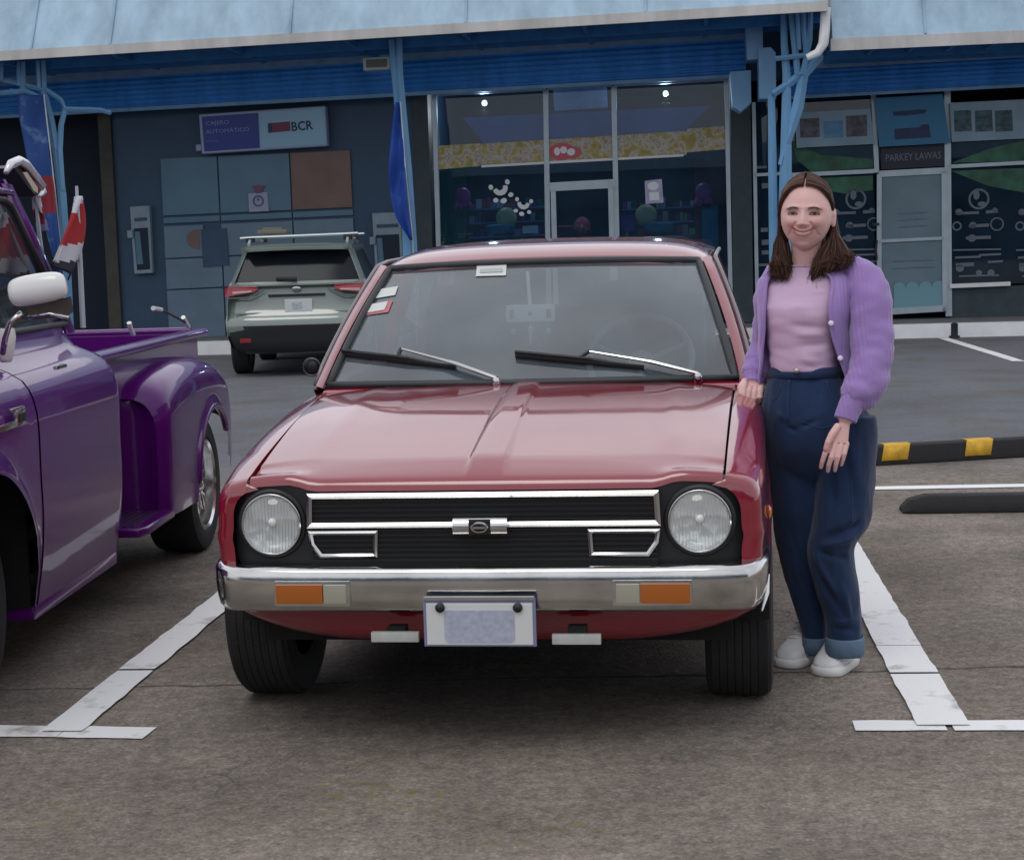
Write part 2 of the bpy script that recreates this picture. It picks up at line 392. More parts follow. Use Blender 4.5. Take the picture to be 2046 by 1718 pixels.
ya = gnd(1560, 938); yb = gnd(2320, 894); yl = (yb - ya).length
def ypos(px, py): return (gnd(px, py) - ya).length
wheel_stop('wheel_stop', ya, yb, 'black rubber wheel stop with yellow pads behind the woman', .115, .17, [(ypos(1757, 927), ypos(1812, 925)), (ypos(1920, 917), ypos(1972, 914)), (ypos(2085, 908), ypos(2137, 905))])
wheel_stop('wheel_stop', gnd(1800, 1022), gnd(2330, 1014), 'plain black wheel stop without pads, nearer the camera', .085, .17, (), .12)
# ================================================================ the row of shops
FA = R(6); FO = Vector((0, 24.1, 0)); FU = Vector((math.cos(FA), -math.sin(FA), 0)); FN = Vector((-math.sin(FA), -math.cos(FA), 0)); ZV = Vector((0, 0, 1))
def FP(px, py, d=0.0): return on_plane(px, py, FO + FN * d, FN)
def FW(u, d, z): return FO + FU * u + FN * d + ZV * z
def fu(px, py=400, d=0.0): return (FP(px, py, d) - FO).dot(FU)
def fz(px, py, d=0.0): return FP(px, py, d).z
def fbox(mb, u0, u1, d0, d1, z0, z1, mi=0):
    mb.prism([FW(u0, d0, z0), FW(u1, d0, z0), FW(u1, d0, z1), FW(u0, d0, z1)], FN * (d1 - d0), mi)
def fpoly(mb, pxs, d, th, mi=0): mb.prism([FP(x, y, d) for x, y in pxs], FN * -th, mi)
def fbar(mb, a, b, wpx, d, th, mi=0):
    A, B = FP(*a, d), FP(*b, d); w_ = wpx * 24.0 / FPX / 2; t_ = (B - A).normalized(); s_ = t_.cross(FN).normalized() * w_
    mb.prism([A - s_, B - s_, B + s_, A + s_], FN * -th, mi)
def fell(mb, px, py, rx, ry, d, th=.006, n=20, mi=0, a0=0, a1=360, rot=0.0):
    c = FP(px, py, d); k = (24.1 - d) / FPX; pts = []
    cr_, sr_ = math.cos(R(rot)), math.sin(R(rot))
    full = (a1 - a0) >= 360
    for i in range(n if full else n + 1):
        a = R(a0 + (a1 - a0) * i / n); x, y = math.cos(a) * rx * k, math.sin(a) * ry * k
        pts.append(c + FU * (x * cr_ - y * sr_) + ZV * (x * sr_ + y * cr_))
    mb.prism(pts, FN * -th, mi)
def ftube(mb, pxs, wpx, d, n=4, flat=1.0):
    pts = [FP(x, y, d) for x, y in pxs]
    rs = [(w_ * 22.8 / FPX / 2) * (1.3 if n == 4 else 1) for w_ in (wpx if isinstance(wpx, (list, tuple)) else [wpx] * len(pts))]
    mb.tube(pts, rs, n, up=FN, flat=flat)

def sheet_mat(name, col, streak=.25, rough=.45):
    m = mat(name, col, rough); t = m.node_tree; n = t.nodes; l = t.links; b = n['Principled BSDF']
    g = n.new('ShaderNodeTexCoord'); mp_ = n.new('ShaderNodeMapping'); mp_.inputs['Scale'].default_value = (1.2, 1.2, .35)
    l.new(g.outputs['Object'], mp_.inputs[0])
    z = n.new('ShaderNodeTexNoise'); z.inputs['Scale'].default_value = 2.4; z.inputs['Detail'].default_value = 7; z.inputs['Roughness'].default_value = .62; l.new(mp_.outputs[0], z.inputs['Vector'])
    cr_ = n.new('ShaderNodeValToRGB'); e = cr_.color_ramp.elements
    e[0].position = .30; e[0].color = tuple(c * (1 - streak) for c in col) + (1,); e[1].position = .68; e[1].color = tuple(min(.9, c * (1 + streak * .7) + .03) for c in col) + (1,)
    l.new(z.outputs['Fac'], cr_.inputs[0]); l.new(cr_.outputs[0], b.inputs['Base Color'])
    return m
M_ROOF = sheet_mat('roof_sheet', (.27, .41, .53), .22)
M_GUT = sheet_mat('gutter_white', (.50, .49, .48), .22, .5)
M_LBLUE = sheet_mat('pale_blue_steel', (.15, .34, .57), .15, .45)
M_BAND = sheet_mat('deep_blue_sheet', (.012, .23, .70), .2, .4)
M_SOF = mat('soffit_blue', (.03, .17, .42), .7, var=.2)
M_BEAM = mat('beam_grey_blue', (.20, .34, .52), .5, var=.15)
M_WALL = mat('bank_wall', (.032, .072, .130), .55, var=.12, vscale=3)
M_PIL = mat('pilaster_dark', (.036, .056, .066), .6, var=.2)
M_PIL2 = mat('pilaster_brown', (.06, .060, .05), .7, var=.2)
M_TILE = mat('tile_blue_grey', (.085, .175, .255), .35, var=.07, vscale=3)
M_TILE2 = mat('tile_grey', (.125, .195, .265), .35, var=.08, vscale=3)
M_RUST = mat('tile_rust', (.165, .105, .09), .4, var=.12, vscale=3)
M_ALU = mat('aluminium', (.42, .50, .56), .35, .3, var=.08)
M_WHITE = mat('white_paint', (.72, .74, .76), .5, var=.07)
M_CONC = mat('walkway_concrete', (.14, .145, .15), .8, var=.2, vscale=4)
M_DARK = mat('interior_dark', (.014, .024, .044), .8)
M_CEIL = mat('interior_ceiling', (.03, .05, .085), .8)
M_PANE = glassmat('shop_glass', (.56, .68, .78), .030, film=.055, fcol=(.13, .28, .43))  # film puts a blue haze into the glass colour
M_BLACK = mat('black_board', (.012, .020, .034), .5)

bld = thing('shop_building', 'row of shops with pale blue roof and dark fronts behind the parked cars', 'building', FW(0, 0, 0), -FA)
WALLTOP = 4.35; UL = fu(-1900); UR = fu(2900)
uA, uB = fu(862), fu(1462); uC, uD = fu(1502), fu(2900)
def part(name, m, fn, parent=None, **k):
    mb = MB(); fn(mb); return mb.build(name, m, parent or bld, world=True, smooth=k.pop('smooth', 30), **k)
# solid walls of the bank front, headers and piers
part('bank_wall', M_WALL, lambda b: fbox(b, fu(232), fu(832), -.25, 0, .18, WALLTOP))
part('dark_recess_wall', M_DARK, lambda b: fbox(b, UL, fu(208), -.9, -.6, .18, WALLTOP))
part('pilaster', M_PIL2, lambda b: fbox(b, fu(207), fu(232) - .003, -.6, .06, .18, WALLTOP))
part('pilaster', M_PIL, lambda b: fbox(b, fu(832) + .003, uA, -.25, .05, .18, WALLTOP))
part('pilaster', M_PIL, lambda b: fbox(b, uB, uC, -.25, .05, .18, WALLTOP))
part('header_wall', M_WALL, lambda b: fbox(b, uA + .003, uB - .003, -.25, .0, fz(1160, 165), WALLTOP))
part('header_wall', M_WALL, lambda b: fbox(b, uC + .003, uD, -.25, .0, fz(1800, 150), WALLTOP))
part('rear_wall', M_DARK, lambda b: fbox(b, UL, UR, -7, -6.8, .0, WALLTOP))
# tiled feature panel of the bank front
TP = MB
def tiles(b):
    xs = [319, 434, 578, 700]; sl = -.045
    def q(x0, y0, x1, y1, mi): fpoly(b, [(x0 + 1.5 + (y0 - 318) * .05, y0 + sl * (x0 - 319)), (x1 - 1.5 + (y0 - 318) * .05, y0 + sl * (x1 - 319)), (x1 - 1.5 + (y1 - 318) * .05, y1 + sl * (x1 - 319)), (x0 + 1.5 + (y1 - 318) * .05, y1 + sl * (x0 - 319))], .035, .03, mi)
    for j, (y0, y1) in enumerate(((318, 431), (436, 447), (453, 516), (519, 578), (581, 680))):
        for i in range(3):
            if j == 2 and i == 0: q(xs[0], y0, 400, y1, 1); continue
            if j == 0 and i == 2: q(xs[i], y0, xs[i + 1], y1, 2); continue
            q(xs[i], y0, xs[i + 1], y1, 0 if j in (0, 1) else 1)
part('tile_panel', [M_TILE, M_TILE2, M_RUST], tiles)
part('dark_panel', M_WALL, lambda b: fpoly(b, [(401, 459), (452, 456), (458, 530), (406, 534)], .055, .03))
part('round_emblem', M_RUST, lambda b: fell(b, 398, 478, 26, 20, .045, .008, 20, a0=90, a1=270))
# canopy: soffit, gutter, beam, blue sheet band, trim
def gut_left(b):
    L0, L1 = (-1700, 206), (1654, 2)
    h = 19
    A, B = FP(*L0, 2.6), FP(*L1, 2.6); dz = ZV * (h * 21.5 / FPX)
    b.prism([A, A - dz, A - dz * .9 + FN * -.16, A + FN * -.16], B - A)
part('gutter', M_GUT, gut_left)
def gut_right(b):
    A, B = FP(1660, 78, 2.3), FP(2900, 22, 2.3); dz = ZV * (23 * 21.8 / FPX)
    b.prism([A, A - dz, A - dz * .9 + FN * -.16, A + FN * -.16], B - A)
part('gutter', M_GUT, gut_right)
def mansard(px0, px1, d, seams):
    def fn(b):
        A, B = FP(*px0, d) + ZV * -.01, FP(*px1, d) + ZV * -.01; up = ZV * 1.75 - FN * .95; k = 26
        d_ = (B - A); nrm = d_.normalized().cross(up.normalized())
        g = []
        for i in range(k + 1):                              # slightly buckled sheet
            row = []
            for j in range(5):
                p = A + d_ * (i / k) + up * (j / 4) - FN * .03
                row.append(p + FN * (.012 * noise.noise((i * .7, j * .9, px0[0]))))
            g.append([b.v(p) for p in row])
        for i in range(k):
            for j in range(4): b.f([g[i][j], g[i + 1][j], g[i + 1][j + 1], g[i][j + 1]])
        for sx in seams:
            P0 = FP(sx, px0[1] + (px1[1] - px0[1]) * (sx - px0[0]) / (px1[0] - px0[0]), d)
            b.tube([P0 - FN * .02, P0 + up - FN * .02], .016, 6)
        C, D = A + up, B + up
        b.prism([C - FN * .04, D - FN * .04, D - FN * 7, C - FN * 7], ZV * .05)
        b.prism([A - FN * .04, C - FN * .04, C - FN * 7, A - FN * 4], d_.normalized() * .05) if px0[0] > 1000 else None
    return fn
part('roof', M_ROOF, mansard((-1700, 206), (1654, 2), 2.6, [-1400, -1000, -620, -250, 60, 218, 578, 930, 1290]), smooth=50)
part('roof', M_ROOF, mansard((1664, 76), (2900, 20), 2.3, [1850, 2200, 2560]), smooth=50)
def soffit(b):
    for (p0, p1, d) in (((-1700, 224), (1654, 22), 2.45), ((1660, 100), (2900, 44), 2.15)):
        A, B = FP(*p0, d), FP(*p1, d)
        b.prism([A + ZV * .05, B + ZV * .05, B - FN * d + ZV * .12, A - FN * d + ZV * .12], ZV * .04)
        k = 15
        for i in range(1, k):                               # purlins under the sheet
            P0 = A + (B - A) * (i / k); b.prism([P0 - ZV * .03, P0 + FU * .05 - ZV * .03, P0 + FU * .05 + ZV * .05, P0 + ZV * .05], FN * -(d - .6))
        for t_ in (.25, .5):
            A2 = A - FN * d * t_; B2 = B - FN * d * t_
            b.prism([A2 - ZV * .07, A2 - FN * .05 - ZV * .07, A2 - FN * .05 + ZV * .05, A2 + ZV * .05], B2 - A2)
part('soffit', M_SOF, soffit)
part('canopy_beam', M_BEAM, lambda b: (fpoly(b, [(-1700, 252), (1490, 54), (1490, 76), (-1700, 278)], .62, .10), fpoly(b, [(1610, 112), (2900, 42), (2900, 66), (1610, 138)], .62, .10)))
def band(b):                                                # ribbed blue sheet between beam and shop fronts
    for (x0, x1, yt0, yt1, yb0, yb1) in ((-1700, 1490, 274, 72, 328, 150), (1565, 2900, 132, 60, 196, 128)):
        n_ = 7; prof = []
        for i in range(n_ * 4 + 1):
            t_ = i / (n_ * 4); prof.append((t_, .35 + (.013 if (i % 4) in (1, 2) else 0)))
        rr = [[FP(x, lerp(yt, yb, t_), d) for t_, d in prof] for (x, yt, yb) in ((x0, yt0, yb0), (x1, yt1, yb1))]
        b.loft(rr, closed=False)
part('ribbed_band', M_BAND, band)
part('band_trim', M_LBLUE, lambda b: (fpoly(b, [(-1700, 325), (850, 182.5), (1490, 147.5), (1490, 154.5), (850, 190), (-1700, 331)], .40, .06), fpoly(b, [(1565, 193), (2900, 124), (2900, 130), (1565, 199)], .40, .06)))
part('downpipe', M_WHITE, lambda b: ftube(b, [(1650, 16), (1648, 60), (1645, 88), (1634, 106), (1612, 116)], [19, 19, 19, 16, 12], 2.45, 10))
# stepped pale blue boxes where the two roofs meet
part('stepped_fascia', M_LBLUE, lambda b: (fpoly(b, [(1488, 35), (1523, 32), (1525, 118), (1493, 120)], 1.5, .5), fpoly(b, [(1516, 97), (1540, 95), (1550, 106), (1551, 197), (1517, 198)], 1.62, .5), fpoly(b, [(1459, 144), (1500, 141), (1501, 206), (1480, 224), (1464, 214)], 1.2, .5)))
# walkway and kerb
zk = .18
part('walkway', M_CONC, lambda b: fbox(b, UL, UR, -.25, 1.5, 0.0, zk - .012))
part('kerb', M_WHITE, lambda b: fbox(b, UL, UR, 1.5, 1.62, .0, zk))
# ------------------------------------------------ middle shop: window with pattern header
def win(poly, name='window', frames=(), pane_d=.0, pm=None):
    mb = MB(); fpoly(mb, poly, pane_d, .008); o = mb.build(name, pm or M_PANE, bld, world=True, smooth=0)
    mb = MB()
    for a, b, w_ in frames: fbar(mb, a, b, w_, .05, .08)
    if frames: mb.build('frame', M_ALU, o, world=True, smooth=0)
    return o
win([(868, 187), (1089, 176), (1094, 640), (880, 640)], frames=[((867, 187), (880, 640), 9), ((867, 188), (1090, 177), 8), ((1090, 180), (1097, 640), 10)])
win([(1091, 176), (1224, 169), (1230, 365), (1094, 372)], frames=[((1094, 176), (1222, 169), 8)])
win([(1226, 169), (1451, 157), (1462, 640), (1238, 640)], frames=[((1226, 172), (1236, 640), 10), ((1226, 169), (1450, 157), 8), ((1451, 160), (1461, 640), 8)])
def door(name, poly, lines, glass, extra=None):
    mb = MB()
    for a, b, w_ in lines: fbar(mb, a, b, w_, .075, .06)
    o = mb.build(name, M_ALU, bld, world=True, smooth=0)
    mb = MB(); fpoly(mb, poly, .045, .01); mb.build('glass_pane', glass, o, world=True, smooth=0)
    return o
door('door', [(1106, 382), (1218, 376), (1224, 640), (1113, 640)], [((1098, 374), (1228, 367), 17), ((1105, 380), (1112, 640), 10), ((1220, 375), (1226, 640), 10)], M_PANE)
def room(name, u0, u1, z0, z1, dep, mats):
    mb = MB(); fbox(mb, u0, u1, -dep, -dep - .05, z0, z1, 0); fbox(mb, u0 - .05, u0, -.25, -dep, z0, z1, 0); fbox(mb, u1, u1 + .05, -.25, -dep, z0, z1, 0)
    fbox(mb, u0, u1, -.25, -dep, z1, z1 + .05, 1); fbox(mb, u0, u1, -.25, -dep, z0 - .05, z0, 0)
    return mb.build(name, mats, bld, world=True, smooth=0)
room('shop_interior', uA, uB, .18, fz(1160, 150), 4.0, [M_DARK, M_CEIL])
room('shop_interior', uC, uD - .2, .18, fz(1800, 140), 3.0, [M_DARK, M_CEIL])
def pattern_mat():
    m = mat('leaf_pattern', (.5, .4, .1), .5); t = m.node_tree; n = t.nodes; l = t.links; b = n['Principled BSDF']
    g = n.new('ShaderNodeTexCoord'); v = n.new('ShaderNodeTexVoronoi'); v.inputs['Scale'].default_value = 4.6; l.new(g.outputs['Object'], v.inputs['Vector'])
    wv = n.new('ShaderNodeTexWave'); wv.inputs['Scale'].default_value = 2.2; wv.inputs['Distortion'].default_value = 9; wv.inputs['Detail'].default_value = 3; wv.bands_direction = 'DIAGONAL'; l.new(g.outputs['Object'], wv.inputs['Vector'])
    ad = n.new('ShaderNodeMath'); ad.operation = 'MULTIPLY_ADD'; ad.inputs[1].default_value = .6; l.new(v.outputs['Distance'], ad.inputs[0]); l.new(wv.outputs['Fac'], ad.inputs[2])
    c = n.new('ShaderNodeValToRGB'); c.color_ramp.interpolation = 'EASE'; e = c.color_ramp.elements
    e[0].position = .12; e[0].color = (.30, .245, .07, 1); e[1].position = 1.0; e[1].color = (.29, .235, .08, 1)
    for p, k in ((.35, (.40, .33, .11)), (.55, (.42, .44, .42)), (.72, (.40, .25, .10)), (.85, (.34, .44, .48))):
        x = e.new(p); x.color = (*k, 1)
    zz = n.new('ShaderNodeTexNoise'); zz.inputs['Scale'].default_value = 7.5; zz.inputs['Detail'].default_value = 2; l.new(g.outputs['Object'], zz.inputs['Vector']); m3 = n.new('ShaderNodeMapRange'); m3.inputs[1].default_value = .3; m3.inputs[2].default_value = .7; l.new(zz.outputs['Fac'], m3.inputs[0])
    l.new(m3.outputs[0], c.inputs[0]); l.new(c.outputs[0], b.inputs['Base Color']); return m
M_PAT = pattern_mat()
M_STICK = mat('sticker_white', (.72, .76, .78), .5)
M_MAG = mat('magenta', (.35, .05, .26), .5, var=.2); M_PALEY = mat('pale_yellow', (.55, .52, .28), .5, var=.15); M_TEAL = mat('teal', (.03, .22, .32), .5, var=.2)
M_GRN = mat('green_wall', (.01, .14, .085), .6, var=.2); M_RED = mat('dark_red', (.16, .03, .03), .6, var=.2); M_LIL = mat('lilac', (.42, .40, .58), .5, var=.2); M_PUR = mat('shop_purple', (.12, .07, .28), .5, var=.2); M_PINK = mat('shop_pink', (.55, .1, .14), .5)
def hdr(b):
    for pl in ([(868, 292), (960, 287), (960, 332), (866, 340)], [(960, 288), (1372, 262), (1372, 310), (960, 329)], [(1372, 258), (1455, 252), (1458, 298), (1372, 305)]):
        fpoly(b, pl, .022, .008)
part('pattern_header', M_PAT, hdr)
part('header_edge', M_STICK, lambda b: fpoly(b, [(962, 330), (1366, 308.5), (1366, 313), (962, 335)], .03, .01))
part('painted_reflection', M_BAND, lambda b: fpoly(b, [(925, 236), (1420, 212), (1366, 262), (1366, 268), (968, 289)], -.42, .05))  # reflection of a blue roof in the glass, painted as a flat board
part('header_logo', M_PINK, lambda b: (fell(b, 1122, 303, 26, 17, .030, .006), fell(b, 1142, 305, 20, 12, .032, .006)))
part('header_logo_lettering', M_STICK, lambda b: (fell(b, 1113, 303, 6, 8, .038, .004), fell(b, 1126, 300, 7, 7, .038, .004), fell(b, 1141, 304, 8, 7, .038, .004)))
part('green_panel', M_GRN, lambda b: fpoly(b, [(876, 342), (930, 340), (930, 640), (885, 640)], -.55, .05))
part('red_panel', M_RED, lambda b: fpoly(b, [(1388, 322), (1452, 318), (1456, 640), (1392, 640)], -.55, .05))
part('white_sign_board', M_BEAM, lambda b: fpoly(b, [(1105, 180), (1212, 175), (1214, 215), (1108, 222)], -1.2, .05))
for (sx, sy) in ((968, 206), (1330, 187)):
    mb = MB(); mb.ball(FP(sx, sy, -1.0), .042, 10, 8); mb.build('ceiling_spotlight', mat('lit_spot', (.9, .9, .9), .4, emit=(1, .95, .85), estr=3.0), bld, world=True)
    ld = bpy.data.lights.new('spot_glow', 'POINT'); ld.energy = 32; ld.color = (.85, .93, 1.0); ld.shadow_soft_size = .06; ld.specular_factor = 0.0; lo = bpy.data.objects.new('spot_glow', ld); COL.objects.link(lo); lo.location = FP(sx, sy, -1.0) - ZV * .12
def paw(name, px, py, s, rot, label):
    root = thing(name, label, 'sticker', FP(px, py, .012)); mb = MB(); c, sn = math.cos(R(rot)), math.sin(R(rot))
    def e(dx, dy, rx, ry, a0=0, a1=360, r_=0): fell(mb, px + (dx * c + dy * sn) * s, py + (dy * c - dx * sn) * s, rx * s, ry * s, .012, .006, 18, a0=a0, a1=a1, rot=r_ + rot)
    # ring-shaped pad (open crescent) and toes under it
    k = (24.1 - .012) / FPX; cc = FP(px, py, .012); pts = []
    for i in range(19):
        a = R(180 + 180 * i / 18); pts.append((math.cos(a) * 13, math.sin(a) * 13 + 2))
    for i in range(19):
        a = R(360 - 180 * i / 18); pts.append((math.cos(a) * 6, math.sin(a) * 6 + 4))
    mb.prism([cc + FU * ((x * c - y * sn) * s * k) + ZV * ((x * sn + y * c) * s * k) for x, y in pts], FN * -.006)
    for dx, dy, r1, r2 in ((-15, -8, 4, 4.5), (15, -8, 4, 4.5), (-14, 16, 4.5, 4), (-1, 21, 5.5, 4.5), (14, 15, 4.5, 4)): e(dx, dy, r1, r2)
    mb.build('paw_print', M_STICK, root, world=True, smooth=0)
paw('paw_sticker', 1000, 378, 1.15, 18, 'larger white paw print sticker, upper one on the middle shop window')
paw('paw_sticker', 1046, 408, .95, -8, 'smaller white paw print sticker, lower one beside the shop door')
def plush(px, py, s, label):
    root = thing('plush_toy', label, 'toy', FP(px, py, -.30)); mb = MB(); c = FP(px, py, -.30); k = 24.4 / FPX * s
    mb.ball(c + ZV * 6 * k, 15 * k, 16, 12, (1, .8, 1.05))
    for a in (-60, -20, 20, 60): mb.tube([c + FU * math.sin(R(a)) * 8 * k - ZV * 2 * k, c + FU * math.sin(R(a)) * 15 * k - ZV * 14 * k, c + FU * math.sin(R(a)) * 19 * k - ZV * 20 * k], [6 * k, 5 * k, 3 * k], 8)
    mb.build('plush_body', M_MAG, root, world=True, smooth=180)
plush(925, 398, 1.05, 'magenta plush octopus hanging in the window by the green panel')
plush(1406, 390, 1.1, 'magenta plush octopus hanging in the window by the red panel')
def ball_thing(px, py, s, label, base):
    root = thing('display_ball', label, 'ball', FP(px, py, -.35)); mb = MB(); c = FP(px, py, -.35); k = 24.4 / FPX
    mb.ball(c, 21 * k * s, 18, 12, (1, .8, 1)); mb.build('round_shell', M_PALEY, root, world=True, smooth=180)
    mb = MB(); mb.lathe([(25 * k * s, 0), (30 * k * s, 8 * k), (30 * k * s, 16 * k), (22 * k * s, 18 * k)], c - ZV * 30 * k * s + FU * base * k, ZV, 20); mb.build('base_tray', M_TEAL, root, world=True)
ball_thing(1012, 436, 1.0, 'pale yellow ball on a teal tray in the window left of the door', -14)
ball_thing(1291, 431, 1.05, 'pale yellow ball on a teal tray in the window right of the door', 24)
def flat_thing(name, label, cat, pl, d, th, m):
    root = thing(name, label, cat, FP(*pl[0], d)); mb = MB(); fpoly(mb, pl, d, th); mb.build('panel_sheet', m, root, world=True, smooth=0); return root
o = flat_thing('poster', 'lilac and white poster with a lower picture in the shop window', 'poster', [(1288, 362), (1322, 358), (1326, 405), (1290, 408)], .012, .006, M_LIL)
mb = MB(); fell(mb, 1305, 372, 11, 8, .016, .003); fpoly(mb, [(1297, 385), (1316, 384), (1318, 400), (1298, 401)], .016, .003); mb.build('poster_picture', M_STICK, o, world=True, smooth=0)
flat_thing('display_box', 'purple cardboard box at the foot of the window beside the door', 'box', [(1240, 430), (1266, 428), (1268, 462), (1241, 464)], -.3, .25, M_PUR)
flat_thing('price_card', 'small white card standing low in the window under the paw prints', 'card', [(1044, 452), (1074, 450), (1075, 466), (1044, 467)], -.2, .02, M_STICK)
flat_thing('display_box', 'teal box stacked in front of the red panel in the shop', 'box', [(1402, 412), (1434, 410), (1438, 560), (1404, 562)], -.4, .3, M_TEAL)
root = thing('balloon', 'pink balloon inside the shop doorway', 'balloon', FP(1163, 452, -1.2)); mb = MB(); mb.ball(FP(1163, 452, -1.2), .12, 16, 12, (1, 1, 1.15)); mb.build('balloon_skin', M_PINK, root, world=True, smooth=180)
def letters(root, s, px0, py0, px1, py1, hpx, d, m, name='lettering', bold=.0):
    A, B = FP(px0, py0, d), FP(px1, py1, d); mb = MB(); rt = (B - A).normalized()
    text_into(mb, s, hpx * (24.1 - d) / FPX / .72, A, rt, FN.cross(rt) * -1 if (FN.cross(rt) * -1).z > 0 else FN.cross(rt), 0.0, fit=(B - A).length, bold=bold)
    return mb.build(name, m, root, world=True, smooth=0)
# stocked shelves behind the glass
def shelves(label, x0, x1, seed):
    rt = thing('display_shelf', label, 'shelf', FP(x0, 470, -.8)); r_ = random.Random(seed); k = 24.9 / FPX
    for y in (418, 446, 474, 502, 530):
        mb = MB(); fpoly(mb, [(x0, y), (x1, y - .04 * (x1 - x0)), (x1, y - .04 * (x1 - x0) + 3), (x0, y + 3)], -.75, .35); mb.build('shelf_board', M_BEAM, rt, world=True, smooth=0)
    cs = [M_MAG, M_PALEY, M_TEAL, M_PUR, M_PINK, M_LIL, M_GRN, M_RUST, M_STICK]; mb = MB()
    for y in (418, 446, 474, 502, 530):
        x = x0 + 2
        while x < x1 - 6:
            w_ = r_.uniform(5, 15); h = r_.uniform(9, 22); yy = y - .04 * (x - x0)
            if r_.random() < .85: fpoly(mb, [(x, yy), (x + w_ - 1.5, yy), (x + w_ - 1.5, yy - h), (x, yy - h)], -.78, .15, r_.randrange(len(cs)))
            x += w_
    o = mb.build('packages', cs, rt, world=True, smooth=0); o['kind'] = 'stuff'
shelves('stocked shelf inside the middle shop, left of its door', 936, 1088, 4)
shelves('stocked shelf inside the middle shop, right of its door', 1242, 1386, 9)
# ------------------------------------------------ right-hand shop
win([(1503, 205), (1552, 202), (1560, 345), (1506, 348)], frames=[((1506, 205), (1513, 600), 7), ((1508, 350), (1560, 347), 6)])
win([(1508, 352), (1562, 349), (1570, 600), (1514, 604)])
win([(1575, 195), (1740, 187), (1746, 342), (1580, 350)], frames=[((1580, 350), (1748, 342), 8), ((1745, 185), (1752, 345), 9)])
win([(1580, 354), (1747, 346), (1748, 622), (1590, 628)])
win([(1756, 290), (1888, 284), (1889, 336), (1757, 343)], frames=[((1757, 346), (1889, 339), 8)])
win([(1893, 284), (2250, 266), (2250, 320), (1894, 330)], frames=[((1893, 180), (1896, 632), 12), ((1896, 333), (2250, 315), 7)])
win([(1897, 338), (2250, 322), (2250, 560), (1899, 570)])
part('window_sill', M_WHITE, lambda b: fpoly(b, [(1898, 568), (2019, 563), (2019, 571), (1898, 576)], .09, .09))
part('dado_wall', M_PIL, lambda b: fpoly(b, [(1899, 577), (2900, 530), (2900, 610), (1899, 642)], .0, .25))
part('dado_wall', M_PIL, lambda b: fpoly(b, [(1506, 605), (1748, 626), (1748, 648), (1506, 662)], -.02, .25))
part('end_wall', M_WALL, lambda b: fbox(b, fu(2254), uD, -.25, -.02, .18, fz(1800, 150)))
M_FROST = mat('frosted_film', (.14, .215, .26), .35, var=.12, vscale=2.0)
dr = door('door', [(1762, 350), (1884, 344), (1889, 612), (1762, 618)], [((1756, 350), (1890, 343), 8), ((1757, 348), (1757, 626), 9), ((1886, 343), (1888, 622), 9), ((1758, 482), (1886, 476), 6), ((1754, 624), (1890, 616), 12)], M_FROST)
mb = MB()
for i in range(4): fell(mb, 1797 + i * 26, 576 - i * 1.2, 12, 11, .060, .004, 14, a0=0, a1=180)
fpoly(mb, [(1786, 576), (1886, 571), (1887, 612), (1786, 617)], .058, .004)
mb.build('scalloped_sticker', mat('sticker_blue', (.16, .33, .40), .5), dr, world=True, smooth=0)
mb = MB(); ftube(mb, [(1752, 520), (1750, 500), (1752, 480)], 5, .13, 8); fbar(mb, (1744, 449), (1757, 448), 5, .1, .05); mb.build('handle', mat('handle_black', (.02, .02, .022), .4), dr, world=True)
mb = MB()
for y_ in (425, 438, 452): fbar(mb, (1795, y_ + 2), (1852, y_ - 1), 1.6, .058, .003)
mb.build('lettering', M_TILE2, dr, world=True, smooth=0)
mb = MB()
for y_ in (520, 534): fbar(mb, (1785, y_ + 2), (1866, y_ - 1), 1.6, .058, .003)
mb.build('lettering', M_TILE2, dr, world=True, smooth=0)
sg = thing('shop_sign', 'dark name board over the aluminium door of the right-hand shop', 'sign', FP(1760, 300, .03)); mb = MB(); fpoly(mb, [(1760, 296), (1886, 290), (1887, 332), (1761, 339)], .03, .02); mb.build('board', M_BLACK, sg, world=True, smooth=0)
letters(sg, 'PARKEY LAWAS', 1769, 323, 1879, 317, 14, .034, mat('letter_grey', (.16, .19, .24), .5))
def tilt_sign(label, pl, base_m, extra):
    rt = thing('hanging_sign', label, 'sign', FP(*pl[0], .12)); mb = MB(); fpoly(mb, pl, .14, .03); mb.build('board', base_m, rt, world=True, smooth=0); extra(rt); return rt
M_SKY1 = mat('sign_teal', (.025, .17, .33), .45, var=.12, vscale=2); M_SKY2 = mat('sign_pale', (.22, .33, .42), .45, var=.15, vscale=2)
M_NAVY = mat('sign_navy', (.015, .035, .10), .5, var=.4, vscale=9)
def ex1(rt):
    mb = MB(); fpoly(mb, [(1783, 224), (1808, 222), (1836, 219), (1852, 220), (1848, 227), (1812, 231), (1786, 232)], .146, .004); mb.build('faded_lettering', M_NAVY, rt, world=True, smooth=0)
    mb = MB(); fpoly(mb, [(1787, 258), (1836, 255), (1843, 249), (1856, 249), (1860, 275), (1788, 279)], .146, .004); mb.build('picture', M_NAVY, rt, world=True, smooth=0)
tilt_sign('bright teal sign with dark picture above the aluminium door', [(1748, 196), (1884, 188), (1898, 286), (1757, 294)], M_SKY1, ex1)
def ex2(rt):
    for (x0, x1, y0, y1) in ((1598, 1637, 238, 276), (1690, 1732, 232, 274)):
        mb = MB(); fpoly(mb, [(x0, y0), (x1, y0 - 2), (x1 + 1, y1 - 2), (x0 + 1, y1)], .144, .003); mb.build('picture', mat('picture_brown', (.08, .09, .11), .5, var=.6, vscale=14), rt, world=True, smooth=0)
    mb = MB(); fpoly(mb, [(1645, 243), (1684, 241), (1685, 275), (1646, 277)], .144, .003); mb.build('picture', mat('picture_blue', (.10, .26, .44), .5, var=.3, vscale=9), rt, world=True, smooth=0)
